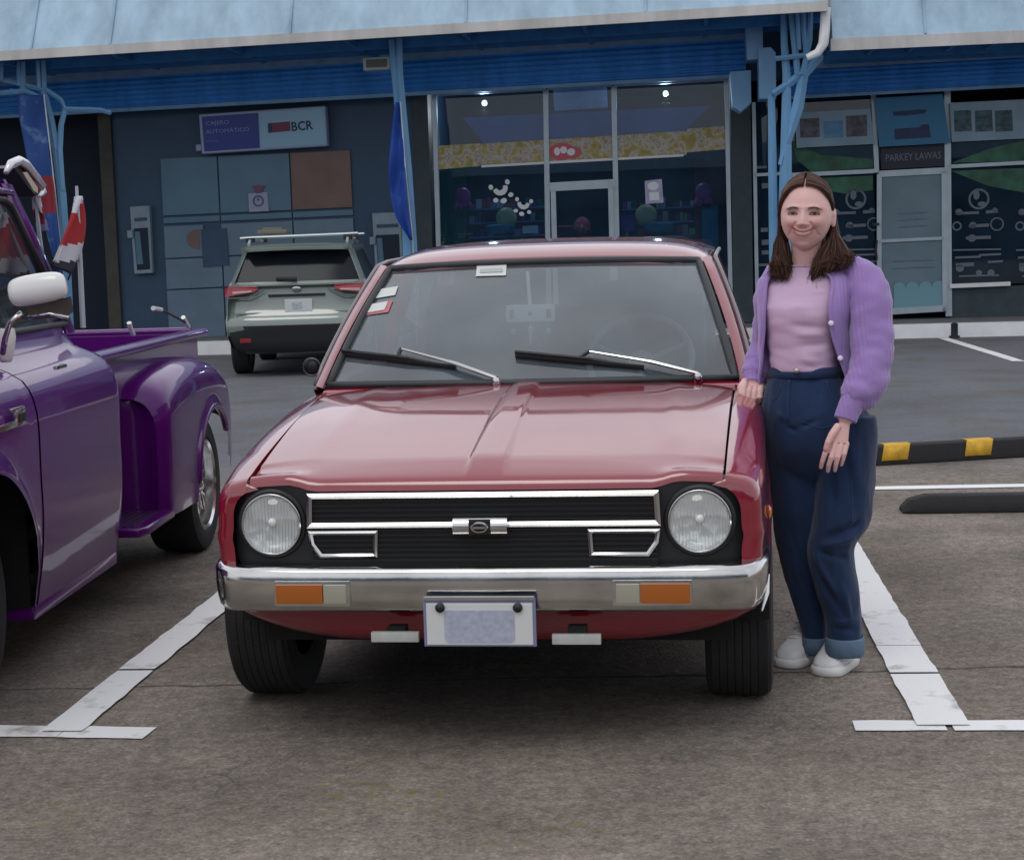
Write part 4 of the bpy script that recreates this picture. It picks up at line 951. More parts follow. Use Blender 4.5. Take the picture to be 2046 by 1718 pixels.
mb = MB(); mb.tube([c + (u_ * math.cos(t * math.pi / 16) + v_ * math.sin(t * math.pi / 16)) * .19 for t in range(33)], .0135, 8)
for an in (20, 160, 270): mb.tube([c - a_ * .03, c + (u_ * math.cos(R(an)) + v_ * math.sin(R(an))) * .185], .011, 6)
mb.cyl(c - a_ * .06, c - a_ * .01, .045, 14); mb.build('steering_wheel', mat('wheel_grey', (.28, .29, .30), .5), car, smooth=50)
# screen plane helper in world space, for what sits on the glass
_wm = WM[car.name]
_p0 = _wm @ ws_pt(0, .5); _pn = (_wm.to_3x3() @ Vector((0, -.60, .80))).normalized()
_pl = [_wm @ ws_pt(-.9, .05), _wm @ ws_pt(.9, .05), _wm @ ws_pt(0, .98)]; _pn = ((_pl[1] - _pl[0]).cross(_pl[2] - _pl[0])).normalized()
if _pn.y > 0: _pn = -_pn
def on_ws(px, py, off=.0):
    q = _wm.inverted() @ on_plane(px, py, _pl[0] + _pn * .012, _pn); nl = (_wm.inverted().to_3x3() @ _pn)
    # project on the curved glass
    v = min(1, max(0, (q.z - .928) / .385)); u = q.x / lerp(.690, .562, v); return ws_pt(u, v, off)
def on_screen_poly(name, pxs, m, off=.004, sub=None):
    mb = MB(); mb.poly([on_ws(x, y, off) for x, y in pxs]); return mb.build(name, m, WSO, smooth=0)
M_STW = mat('sticker_paper', (.62, .64, .62), .6); M_STR = mat('sticker_red', (.50, .16, .18), .6)
on_screen_poly('sticker', [(748, 584), (789, 578), (784, 598), (743, 604)], M_STW)
on_screen_poly('sticker', [(722, 618), (780, 609), (772, 634), (716, 641)], M_STR)
on_screen_poly('sticker', [(729, 618), (770, 612), (764, 630), (723, 636)], M_STW, .006)
on_screen_poly('sticker', [(950, 537), (1010, 535), (1010, 559), (949, 560)], M_STW)
on_screen_poly('sticker', [(957, 545), (1003, 543), (1003, 552), (957, 553)], mat('sticker_print', (.42, .44, .43), .6), .006)
# interior mirror with trinket hanging from it
mb = MB(); c = on_ws(1055, 592, -.10); mb.box(c, (.175, .022, .062), .012); mb.tube([c, on_ws(1052, 545, -.01)], .007, 6); mi_ = mb.build('interior_mirror', mat('mirror_back', (.80, .82, .83), .5), car, smooth=60)
mb = MB(); mb.box(c + Vector((-.066, -.013, 0)), (.016, .006, .03), .003); mb.build('mirror_clip', M_BLK, mi_, smooth=0)
mb = MB(); mb.box(c + Vector((.066, -.013, 0)), (.016, .006, .03), .003); mb.build('mirror_clip', M_BLK, mi_, smooth=0)
mb = MB(); mb.ball(c + Vector((0, -.014, 0)), .007, 10, 8); mb.build('mirror_pivot', M_BLK, mi_, smooth=180)
tk = MB(); tk.tube([c, c + Vector((0, 0, -.05))], .0012, 5); tk.ball(c + Vector((0, 0, -.06)), .011, 10, 8, (1, .6, 1.6)); tk.tube([c + Vector((0, 0, -.075)), c + Vector((-.004, 0, -.115))], [.010, .002], 6); tk.build('hanging_trinket', mat('trinket', (.80, .52, .30), .6), car, smooth=60)
for dx in (-.062, .062):
    tk = MB(); tk.tube([c + Vector((dx, 0, -.02)), c + Vector((dx, 0, -.055))], .001, 5); tk.ball(c + Vector((dx, 0, -.064)), .010, 10, 8, (1, .6, 1.3)); tk.build('hanging_bead', mat('bead_blue', (.25, .48, .95), .4), car, smooth=60)
# wipers: arm, spring housing and blade lying on the glass
def wiper(pv, kn, b0, b1):
    P, K = on_ws(*pv, .018), on_ws(*kn, .024)
    mb = MB(); mb.lathe([(.016, 0), (.016, .016), (.010, .024), (.001, .026)], P + Vector((0, -.006, -.014)), (0, -.6, .8), 12)
    md = P.lerp(K, .42); mb.tube([P + Vector((0, 0, .008)), md + Vector((0, -.004, .012)), md.lerp(K, .2) + Vector((0, -.003, .010)), K], [.012, .013, .0105, .007], 8, flat=.6); w_ = mb.build('wiper_arm', M_CHR2, car, smooth=40)
    pts = [on_ws(lerp(b0[0], b1[0], t), lerp(b0[1], b1[1], t), .010) for t in [i / 12 for i in range(13)]]
    mb = MB(); mb.tube(pts, .007, 6, flat=1.5, up=(0, -.6, .8)); pts2 = [p + Vector((0, -.008, .013)) for p in pts]
    mb.tube(pts2[0:8], .006, 6); mb.tube([pts2[6], pts2[7], pts[11]], [.006, .005, .004], 6); mb.tube([K, pts2[6]], .007, 6); mb.build('wiper_blade', M_BLK, w_, smooth=60)
wiper((998, 768), (804, 713), (680, 717), (915, 740))
wiper((1395, 768), (1180, 717), (1034, 719), (1288, 740))
# mirror on the door, photo left
mb = MB(); mb.ball((-.820, .80, .972), .030, 18, 12, (1.0, .55, 1.0)); mb.tube([(-.77, .84, .93), (-.81, .82, .955)], [.018, .014], 8); mr_ = mb.build('door_mirror', M_BLK, car, smooth=60)
mb = MB(); mb.tube([(-.820 + .031 * math.cos(i * math.pi / 10), .786, .972 + .031 * math.sin(i * math.pi / 10)) for i in range(21)], .0035, 6); mb.build('mirror_rim', mat('rim_dull', (.12, .12, .125), .35, .8), mr_, smooth=180)
# black front panel, headlights, grille
FY = -.640
def face(b):
    N_ = 14
    top = lambda x: interp([0, .46, .50, .54, .62, .68, .70], [.736, .736, .740, .752, .756, .750, .73], abs(x))
    xs = [-.702, -.695, -.68, -.65, -.6, -.54, -.5, -.46, -.3, 0, .3, .46, .5, .54, .6, .65, .68, .695, .702]
    rows = []
    for x in xs:
        zt = top(x); zl = .50 + (.06 if abs(x) > .70 else .03 if abs(x) > .69 else .0); y = FY + .004 + .05 * (abs(x) / .702) ** 8 * .6
        rows.append([Vector((x, y + .03, zt + .004)), Vector((x, y, zt)), Vector((x, y, lerp(zt, zl, .5))), Vector((x, y, zl)), Vector((x, y + .05, zl - .01))])
    b.loft(rows, closed=False)
mb = MB(); face(mb); mb.build('front_panel', M_BLK, car, smooth=40)
def lens_mat():
    m = bpy.data.materials.new('headlight_lens'); m.use_nodes = True; t = m.node_tree; n = t.nodes; l = t.links; b = n['Principled BSDF']
    b.inputs['Base Color'].default_value = (.74, .76, .76, 1); b.inputs['Metallic'].default_value = .45; b.inputs['Roughness'].default_value = .22; b.inputs['Coat Weight'].default_value = 1
    g = n.new('ShaderNodeTexCoord'); v = n.new('ShaderNodeTexVoronoi'); v.inputs['Scale'].default_value = 30; l.new(g.outputs['Object'], v.inputs['Vector'])
    w_ = n.new('ShaderNodeTexWave'); w_.inputs['Scale'].default_value = 34; w_.bands_direction = 'X'; w_.inputs['Distortion'].default_value = 1.5; l.new(g.outputs['Object'], w_.inputs['Vector'])
    ad = n.new('ShaderNodeMath'); ad.operation = 'ADD'; l.new(v.outputs['Distance'], ad.inputs[0]); l.new(w_.outputs['Fac'], ad.inputs[1])
    bp = n.new('ShaderNodeBump'); bp.inputs['Strength'].default_value = .55; bp.inputs['Distance'].default_value = .008; l.new(ad.outputs[0], bp.inputs['Height']); l.new(bp.outputs[0], b.inputs['Normal'])
    return m
M_LENS = lens_mat(); M_LCLR = glassmat('lens_glass', (.95, .97, .97), .06)
for s in (-1, 1):
    c = Vector((s * .589, FY - .002, .642))
    mb = MB(); mb.lathe([(.098, -.008), (.096, -.003), (.090, .000), (.086, .000), (.081, -.006)], c, (0, -1, 0), 40, cap=False); h = mb.build('headlight', M_BLK, car, smooth=60)
    mb = MB(); mb.lathe([(.001, -.006), (.03, -.004), (.055, .000), (.074, .004), (.082, .006)], c, (0, -1, 0), 40, cap=False); mb.build('reflector', M_LENS, h, smooth=180)
    mb = MB(); mb.ball(c + Vector((0, .004, .004)), .012, 14, 10); mb.build('bulb', mat('bulb_white', (.85, .86, .86), .1, coat=1), h, smooth=180)
    mb = MB(); mb.lathe([(.001, .034), (.03, .031), (.055, .023), (.073, .012), (.0815, .002)], c, (0, -1, 0), 40, cap=False); mb.build('lens', M_LCLR, h, smooth=180)
    mb = MB(); mb.tube([c + Vector((.0825 * math.cos(i * math.pi / 20), -.006, .0825 * math.sin(i * math.pi / 20))) for i in range(41)], .0035, 6); mb.build('lamp_ring', M_CHR2, h, smooth=180)
# grille: dark mesh slats and bright frames
mb = MB(); mb.box((0, FY - .000, .625), (.955, .012, .205)); 
for i in range(15): mb.box((0, FY - .008, .528 + i * .0137), (.955, .008, .005))
for s in (-1, 1): pass
gr = mb.build('grille', M_GRL, car, smooth=0)
def frame(b, pts, r_=.0065): b.tube(pts + [pts[0], pts[1]], r_, 8, flat=1.0)
def ring_frame(b, pts, w_, dep=.014):
    """flat bright frame following a polygon in the x-z plane"""
    cx = sum(p[0] for p in pts) / len(pts); cz = sum(p[1] for p in pts) / len(pts); n = len(pts); inner = []
    P = [Vector((p[0], 0, p[1])) for p in pts]
    for i in range(n):
        d0 = (P[i] - P[i - 1]).normalized(); d1 = (P[(i + 1) % n] - P[i]).normalized(); n0 = Vector((-d0.z, 0, d0.x)); n1 = Vector((-d1.z, 0, d1.x)); m_ = (n0 + n1).normalized(); q = w_ / max(.3, m_.dot(n0)); v = P[i] + m_ * q
        if (Vector((cx, 0, cz)) - P[i]).dot(m_) < 0: v = P[i] - m_ * q
        inner.append(v)
    y0, y1 = FY - .006, FY - .006 - dep
    mid_ = [(a + b_) / 2 for a, b_ in zip(P, inner)]
    R0 = [Vector((p.x, y0, p.z)) for p in P]; R1 = [Vector((p.x, y1 + .004, p.z)) for p in P]; Rm = [Vector((p.x, y1 - .001, p.z)) for p in mid_]; R2 = [Vector((p.x, y1 + .004, p.z)) for p in inner]; R3 = [Vector((p.x, y0, p.z)) for p in inner]
    rows = [[r_[i] for r_ in (R0, R1, Rm, R2, R3)] for i in range(n)]; rows.append(rows[0]); b.loft(rows, closed=False)
mb = MB(); ring_frame(mb, [(-.482, .728), (.482, .728), (.486, .632), (-.486, .632)], .0145, .018); mb.build('grille_frame', M_CHR2, gr, smooth=35)
for s in (-1, 1):
    pl = [(s * .484, .624), (s * .288, .624), (s * .288 + s * .004, .549), (s * .452, .549), (s * .478, .585)]
    mb = MB(); ring_frame(mb, pl, .0115, .016); mb.build('lower_frame', M_CHR2, gr, smooth=35)
mb = MB(); mb.tube([(-.074, FY - .028, .637), (.074, FY - .028, .637)], .027, 20); bd = mb.build('badge', M_CHR, gr, smooth=40)
mb = MB(); mb.box((0, FY - .05, .637), (.060, .014, .042), .004); mb.build('badge_plate', M_GRL, bd, smooth=0)
mb = MB(); mb.tube([(.021 * math.cos(i * math.pi / 12), FY - .059, .637 + .012 * math.sin(i * math.pi / 12)) for i in range(25)], .0035, 6); mb.box((0, FY - .059, .637), (.034, .005, .006)); mb.build('badge_ring', M_CHR2, bd, smooth=50)
# bumper: bright upper ledge, slightly hollow face, wrapped ends
def bumper(b):
    prof = [(.060, .528), (.018, .531), (.006, .527), (.000, .518), (.001, .480), (.004, .445), (.010, .418), (.020, .408), (.060, .406)]
    pts = [(-.778, -.40, 1), (-.776, -.50, 1), (-.770, -.58, 1), (-.757, -.640, .9), (-.735, -.682, .6), (-.70, -.703, .25), (-.6, -.712, .05)] + [(-.5 + .1 * i, -.722 + .01 * abs(-.5 + .1 * i), 0) for i in range(11)] + [(.6, -.712, .05), (.70, -.703, .25), (.735, -.682, .6), (.757, -.640, .9), (.770, -.58, 1), (.776, -.50, 1), (.778, -.40, 1)]
    rows = []
    for (x, y, k) in pts:
        s = -1 if x < 0 else 1; dirn = Vector((-s * k, 1 - k * .8, 0)).normalized() if k else Vector((0, 1, 0))
        rows.append([Vector((x, y, z + .006 * k * (z > .5))) + dirn * d for d, z in prof])
    b.loft(rows, closed=False)
mb = MB(); bumper(mb); bmp = mb.build('bumper', M_CHR, car, smooth=50)
for s in (-1, 1):
    mb = MB(); mb.box((s * .33, -.62, .46), (.05, .16, .03)); mb.build('bumper_iron', M_UND, bmp, smooth=0)
    if s > 0: mb = MB(); mb.tube([(s * .75, -.66, .40), (s * .765, -.60, .435), (s * .772, -.52, .47)], [.003, .007, .003], 8); mb.build('scratched_end', M_CHR2, bmp, smooth=60)
    mb = MB(); mb.box((s * (.561 - .064), -.722, .462), (.132, .02, .054), .006); q = mb.build('indicator_lamp', mat('amber_lens', (.38, .105, .012), .3, coat=.6), bmp, smooth=50)
    mb = MB(); mb.box((s * .398, -.722, .462), (.064, .018, .052), .006); mb.build('clear_lens', mat('clear_lens', (.35, .345, .27), .3, coat=.6), q, smooth=50)
    mb = MB(); mb.box((s * .462, -.716, .462), (.212, .016, .070), .005); mb.build('lamp_bezel', M_CHR, q, smooth=50)
# valance, number plate, small white lamps
def val(b):
    rows = []
    for i in range(29):
        x = -.735 + 1.47 * i / 28; a = abs(x) / .735
        y = -.605 + .09 * a ** 3; zl = interp([0, .5, .75, .92, 1], [.295, .293, .308, .335, .362], a)
        rows.append([Vector((x, y + .02, .50)), Vector((x, y, .47)), Vector((x, y - .004, .40)), Vector((x, y + .006, lerp(zl, .40, .4))), Vector((x, y + .035, zl + .006)), Vector((x, y + .10, zl))])
    b.loft(rows, closed=False)
mb = MB(); val(mb); mb.build('valance', M_RED_, car, smooth=50)
pc = Vector((0.0, -.748, .384))
mb = MB(); mb.box(pc + Vector((0, .006, .004)), (.305, .006, .132), .004); np_ = mb.build('number_plate', mat('plate_rim', (.20, .22, .36), .4), car, smooth=0)
mb = MB(); mb.box(pc + Vector((0, .002, .0)), (.288, .006, .114), .004); mb.build('plate_face', mat('plate_white', (.66, .68, .68), .4, var=.05), np_, smooth=0)
mb = MB(); mb.prism([pc + Vector((x, -.0015, z)) for x, z in roundrect(0, -.006, .19, .088, .012)], (0, -.0012, 0)); mb.build('plate_print', mat('plate_print', (.40, .43, .54), .5, var=.16, vscale=60), np_, smooth=0)
mb = MB(); mb.box(pc + Vector((0, .004, .070)), (.300, .010, .012), .002); mb.build('plate_bracket', M_CHR, np_, smooth=0)
for s in (-1, 1):
    mb = MB(); mb.lathe([(.013, 0), (.013, .008), (.006, .013), (.001, .014)], pc + Vector((s * .105, 0, .046)), (0, -1, 0), 12); mb.build('plate_bolt', M_BLK, np_, smooth=50)
    mb = MB(); mb.box((s * .248 + .008, -.702, .336 - .003 * s), (.132, .02, .027), .003); q = mb.build('fog_lamp', mat('fog_white', (.46, .47, .46), .4, coat=.2, var=.08, vscale=30), car, smooth=40)
    mb = MB(); mb.box((s * .248 + .008, -.67, .352), (.05, .05, .02)); mb.build('lamp_bracket', M_UND, q, smooth=0)
# wheels
def wheel(root, cx, cy, rad, wd, s, rim_r, name='wheel', rim_m=None, wide=1.0, parts=True):
    c = Vector((cx, cy, rad)); hw = wd / 2
    mb = MB(); pr = [(rim_r, -hw * .8), (rim_r + .02, -hw * .92), (rad * .86, -hw), (rad * .955, -hw * .93), (rad * .985, -hw * .80)]
    for k in range(-3, 4):
        x = hw * .72 * k / 3.2; pr += [(rad, x - .012), (rad, x + .008), (rad - .0035, x + .009), (rad - .0035, x + .014)]
    pr += [(rad * .985, hw * .80), (rad * .955, hw * .93), (rad * .86, hw), (rim_r + .02, hw * .92), (rim_r, hw * .8)]
    mb.lathe(pr, c, (s, 0, 0), 48, cap=False); w_ = mb.build(name, M_TYRE, root, smooth=40)
    mb = MB(); mb.lathe([(rim_r, hw * .8), (rim_r - .006, hw * .86), (rim_r - .02, hw * .80), (rim_r - .03, hw * .45), (rim_r * .55, hw * .38), (rim_r * .32, hw * .55), (.03, hw * .6), (.001, hw * .6)], c, (s, 0, 0), 36, cap=False); mb.lathe([(rim_r, hw * .8), (rim_r, -hw * .8)], c, (s, 0, 0), 36, cap=False); mb.build('rim', rim_m or M_CHR, w_, smooth=40)
    return w_
for y in (0, WB):
    for s in (-1, 1):
        wheel(car, s * .722 - .034, y, .300, .200, s, .18)
        mb = MB(); rows = []
        for i in range(17):
            a = math.pi * i / 16; rows.append([Vector((s * .50, y + math.cos(a) * RA, AZ + math.sin(a) * RA)), Vector((s * .775, y + math.cos(a) * RA, AZ + math.sin(a) * RA))])
        mb.loft(rows, closed=False); mb.prism([(s * .5, y + math.cos(math.pi * i / 16) * RA, AZ + math.sin(math.pi * i / 16) * RA) for i in range(17)], (-s * .01, 0, 0)); mb.build('wheel_arch_liner', M_UND, car, smooth=0)
mb = MB(); mb.cyl((-.6, 0, .30), (.6, 0, .30), .03, 8); mb.box((0, -.1, .26), (.9, .08, .05)); mb.box((0, -.3, .32), (.5, .3, .08)); mb.build('front_axle', M_UND, car, smooth=0)
# ================================================================ purple pickup
TYAW = math.atan(.045); TO = Vector((-2.47, 5.05, 0))
trk = thing('pickup_truck', 'glossy purple classic stepside pickup with white mirror, cut by the picture edge', 'pickup', TO, -TYAW)
M_PURP = car_paint('truck_purple', (.088, .006, .140)); M_PURP.node_tree.nodes['Principled BSDF'].inputs['Coat IOR'].default_value = 1.42; M_PURP.node_tree.nodes['Principled BSDF'].inputs['Coat Weight'].default_value = .75; M_PURP.node_tree.nodes['Principled BSDF'].inputs['Specular IOR Level'].default_value = .12
M_PRIM = mat('rim_polished', (.70, .70, .70), .18, 1.0)
M_MIRW = mat('mirror_white', (.74, .74, .73), .25, coat=.6)
def tr_pt(px, py, h):
    """pixel -> point of the truck on its plane x = h"""
    wm = WM[trk.name]; lt = wm.to_3x3() @ Vector((1, 0, 0)); return wm.inverted() @ on_plane(px, py, wm @ Vector((h, 0, 0)), lt)
FAR, FAZ = .425, .33
def tzb(y):
    b = .245
    d = abs(y)
    if d < FAR: b = max(b, FAZ + math.sqrt(FAR * FAR - d * d))
    return b
TP_ = [(.0, .862), (.06, .872), (.16, .890), (.30, .902), (.45, .903), (.58, .905), (.64, .902), (.69, .892), (.735, .872), (.765, .842), (.785, .80), (.795, .765), (.815, .735), (.85, .712), (.90, .700)]   # height above .245 -> half width
def tside(z): return interp([p[0] + .245 for p in TP_], [p[1] for p in TP_], z)
def tloft(b, ys, s, off=0.0, ztop=1.145, k=30, squeeze=lambda y: 1.0):
    rows = []
    for y in ys:
        z0 = tzb(y); r_ = []
        for i in range(k + 1):
            z = lerp(z0, ztop, i / k); z = z0 + (ztop - z0) * (i / k)
            fl = .02 * math.exp(-((math.hypot(y, z - FAZ) - FAR) / .05) ** 2) if y < .6 else 0
            r_.append(Vector((s * (tside(z) * squeeze(y) + off + fl), y, z)))
        rows.append(r_)
    b.loft(rows, closed=False); return rows
sq = lambda y: 1.0 if y < 1.46 else 1 - .10 * ((y - 1.46) / .14) ** 2.5 if y < 1.6 else .9
for s in (-1, 1):
    mb = MB(); tloft(mb, [-.42 + .03 * i for i in range(31)] + [.49, .508], s); mb.build('front_fender', M_PURP, trk, smooth=60)
    mb = MB(); tloft(mb, [1.44, 1.46, 1.49, 1.52, 1.55, 1.575, 1.59, 1.60], s, squeeze=sq); rows = tloft(mb, [1.60, 1.603], s, squeeze=lambda y: .9 if y < 1.601 else .6); mb.build('cab_corner', M_PURP, trk, smooth=60)
    mb = MB(); tloft(mb, [.514 + .0462 * i for i in range(21)], s, .003)
    dr = mb.build('door', M_PURP, trk, smooth=60)
    mb = MB(); tloft(mb, [.503, .52], s, -.012); tloft(mb, [1.43, 1.45], s, -.012); mb.build('door_gap', M_UND, trk, smooth=0)
    mb = MB(); mb.box((s * .825, 1.02, 1.0), (.035, .05, .03), .008); mb.box((s * .845, .97, 1.005), (.014, .12, .018), .006); mb.build('handle', M_CHR2, dr, smooth=50)
    # sill under the door
    mb = MB(); mb.box((s * .80, .97, .235), (.14, 1.0, .05), .02); mb.build('sill', M_PURP, trk, smooth=50)
    # window posts and panes of the cab
    def S(x, y, z): return Vector((s * x, y, z))
    mb = MB()
    R0, R1 = S(.700, 1.60, 1.10), S(.600, 1.26, 1.66)
    mb.loft([[p + Vector((s * .01, -.10, 0)), p + Vector((s * .022, -.05, 0)), p + Vector((s * .012, .012, 0)), p + Vector((s * -.12, .045, 0)), p + Vector((s * -.10, -.06, 0))] for p in [R0.lerp(R1, i / 8) + Vector((0, .035 * math.sin(math.pi * i / 8), 0)) for i in range(9)]]); mb.build('rear_pillar', M_PURP, trk, smooth=60)
    mb = MB(); A0, A1 = S(.72, .10, 1.12), S(.605, .52, 1.66)
    mb.loft([[p + Vector((s * -.03, -.03, 0)), p + Vector((s * .012, -.01, 0)), p + Vector((s * .012, .05, 0)), p + Vector((s * -.03, .04, 0))] for p in [A0.lerp(A1, i / 5) for i in range(6)]]); mb.build('front_pillar', M_PURP, trk, smooth=40)
    mb = MB(); mb.poly([S(.700, .16, 1.14), S(.700, 1.52, 1.14), S(.612, 1.20, 1.60), S(.612, .56, 1.60)]); wn = mb.build('side_window', M_SG, trk, smooth=0)
    mb = MB(); mb.tube([S(.706, 1.52, 1.135), S(.664, 1.38, 1.36), S(.620, 1.22, 1.585), S(.618, 1.15, 1.605), S(.618, .57, 1.605)], .013, 8); mb.tube([S(.706, .16, 1.137), S(.706, 1.52, 1.137)], .012, 8); mb.tube([S(.71, .40, 1.14), S(.618, .66, 1.60)], .010, 8); mb.build('window_seal', M_SEAL, wn, smooth=180)
# bonnet, cowl, nose (outside the picture)
mb = MB(); mb.grid(lambda u, v: Vector((lerp(-.70, .70, u), lerp(-.78, .14, v), 1.06 + .09 * (1 - (2 * u - 1) ** 2) - .10 * (1 - v) ** 3)), 16, 12); mb.build('bonnet', M_PURP, trk, smooth=60, thick=.01)
mb = MB(); mb.box((0, -.80, .78), (1.5, .10, .36), .03); mb.box((0, -.5, .7), (1.3, .6, .3)); mb.build('nose', M_PURP, trk, smooth=40)
mb = MB(); mb.box((0, -.93, .48), (1.80, .08, .15), .03); mb.build('front_bumper', M_CHR2, trk, smooth=40)
# roof of the cab
def troof(u, v):
    x = (2 * u - 1); y = lerp(.50, 1.27, v); z = 1.735 - .045 * abs(x) ** 2.4 - .05 * abs(x) ** 8 - .05 * (abs(2 * v - 1)) ** 4
    return Vector((.625 * x * (1 - .04 * (2 * v - 1) ** 4), y, z))
mb = MB(); mb.grid(troof, 30, 16); mb.build('roof', M_PURP, trk, smooth=180, thick=.02)
mb = MB(); mb.tube([Vector((.632 * s_, y, 1.632)) for s_, y in ((-1, .6), (-1, 1.24))], .011, 8); mb.tube([(.632, .56, 1.632), (.632, 1.0, 1.634), (.625, 1.22, 1.63), (.60, 1.31, 1.60)], .012, 8); mb.build('roof_gutter', M_PURP, trk, smooth=180)
mb = MB(); mb.poly([(-.66, .08, 1.14), (.66, .08, 1.14), (.57, .48, 1.66), (-.57, .48, 1.66)]); mb.build('windscreen', M_SG, trk, smooth=0)
mb = MB(); mb.poly([(-.55, 1.62, 1.16), (.55, 1.62, 1.16), (.48, 1.33, 1.60), (-.48, 1.33, 1.60)]); mb.build('rear_window', M_SG, trk, smooth=0)
mb = MB(); mb.prism([(-.70, 1.60, .30), (.70, 1.60, .30), (.66, 1.60, 1.15), (-.66, 1.60, 1.15)], (0, .03, 0)); mb.prism([(-.60, 1.32, 1.60), (.60, 1.32, 1.60), (.58, 1.27, 1.68), (-.58, 1.27, 1.68)], (0, .03, 0)); mb.build('cab_back', M_PURP, trk, smooth=0)
mb = MB(); mb.box((0, 1.30, .86), (1.25, .22, .62), .06); mb.box((0, .98, .66), (1.25, .55, .22), .06); mb.build('bench_seat', M_CLOTH, trk, smooth=50)
mb = MB(); mb.box((0, .32, 1.0), (1.35, .28, .22), .06); mb.build('dashboard', M_BLK, trk, smooth=50)
mb = MB(); mb.box((0, .9, .36), (1.5, 1.5, .12)); mb.box((0, 2.4, .42), (1.1, 2.2, .2)); mb.build('chassis', M_UND, trk, smooth=0)
# pale visor hoop behind the cab roof
mb = MB(); pth = [tr_pt(12, 345, .56), tr_pt(22, 327, .565), tr_pt(38, 321, .57), tr_pt(52, 329, .575), tr_pt(68, 348, .58), tr_pt(86, 372, .585), tr_pt(88, 384, .59), tr_pt(78, 392, .59)]
mb.tube(pth, [.010, .016, .018, .018, .016, .014, .012, .008], 10); vz = mb.build('roof_visor', mat('visor_chrome', (.68, .67, .72), .22, .5), trk, smooth=180)
mb = MB(); mb.prism([tr_pt(28, 336, .555), tr_pt(42, 330, .56), tr_pt(62, 352, .565), tr_pt(82, 388, .575), tr_pt(72, 392, .575), tr_pt(50, 366, .56)], (-.30, 0, 0)); mb.build('visor_lining', M_BLK, vz, smooth=0)
mb = MB(); mb.prism([tr_pt(46, 345, .585), tr_pt(54, 344, .585), tr_pt(76, 376, .588), tr_pt(76, 386, .588), tr_pt(68, 382, .588)], (-.004, 0, 0)); mb.build('visor_badge', mat('visor_tan', (.46, .40, .30), .5), vz, smooth=0)
# step side bed
zr = 1.012
def railbox(x0, x1): return None
for s in (-1, 1):
    mb = MB(); mb.prism([(s * .70, 1.66, .50), (s * .74, 1.66, .50), (s * .74, 1.66, .985), (s * .70, 1.66, .985)], (0, 1.90, 0)); sd_ = mb.build('bed_side', M_PURP, trk, smooth=0)
    mb = MB(); mb.loft([[Vector((s * (.752 + .042 * math.cos(a)), y, .992 + .024 * math.sin(a))) for a in [i * math.pi / 6 for i in range(12)]] for y in (1.655, 1.70, 3.52, 3.585)]); mb.build('bed_rail', M_PURP, sd_, smooth=60)
mb = MB(); mb.box((0, 2.6, .56), (1.40, 1.86, .04)); mb.build('bed_floor', mat('bed_floor', (.05, .02, .09), .4), trk, smooth=0)
mb = MB(); mb.box((0, 1.665, .78), (1.46, .03, .44), .008); mb.build('bed_front', M_PURP, trk, smooth=0)
mb = MB(); mb.box((0, 3.565, .76), (1.42, .035, .46), .008); tg = mb.build('tailgate', M_PURP, trk, smooth=0)
mb = MB(); mb.tube([(-.71, 3.565, .998), (.71, 3.565, .998)], .020, 10); mb.build('tailgate_rail', M_PURP, tg, smooth=60)
# rear fenders, front-facing cap, lip, step
WY, WZ = 2.90, .315; RAR = .365
ftop = lambda y: interp([2.10, 2.14, 2.22, 2.4, 2.7, 3.0, 3.3, 3.5, 3.62], [.80, .835, .865, .895, .915, .905, .85, .74, .58], y)
fw_ = lambda y: interp([2.10, 2.13, 2.18, 2.3, 2.8, 3.2, 3.45, 3.62], [.905, .925, .935, .942, .948, .94, .915, .86], y)
def fsec(y, s, k=26):
    zt = ftop(y); w_ = fw_(y); z0 = .285 if y < 2.5 else lerp(.285, .36, min(1, (y - 2.5) / 1))
    d = abs(y - WY)
    if d < RAR: z0 = max(z0, WZ + math.sqrt(RAR * RAR - d * d))
    pts = []
    for i in range(9):                                     # roll-over from bed side to outer skin
        a = (math.pi / 2) * i / 8; pts.append(Vector((s * (.735 + (w_ - .735) * math.sin(a) ** .75), y, zt - .15 * (1 - math.cos(a)) ** 1.25)))
    zl = pts[-1].z
    for i in range(1, k + 1):
        z = lerp(zl, z0, i / k); fl = .014 * math.exp(-((math.hypot(y - WY, z - WZ) - RAR) / .035) ** 2)
        pts.append(Vector((s * (w_ + fl - .012 * max(0, (.6 - z) / .35) ** 2), y, z)))
    return pts
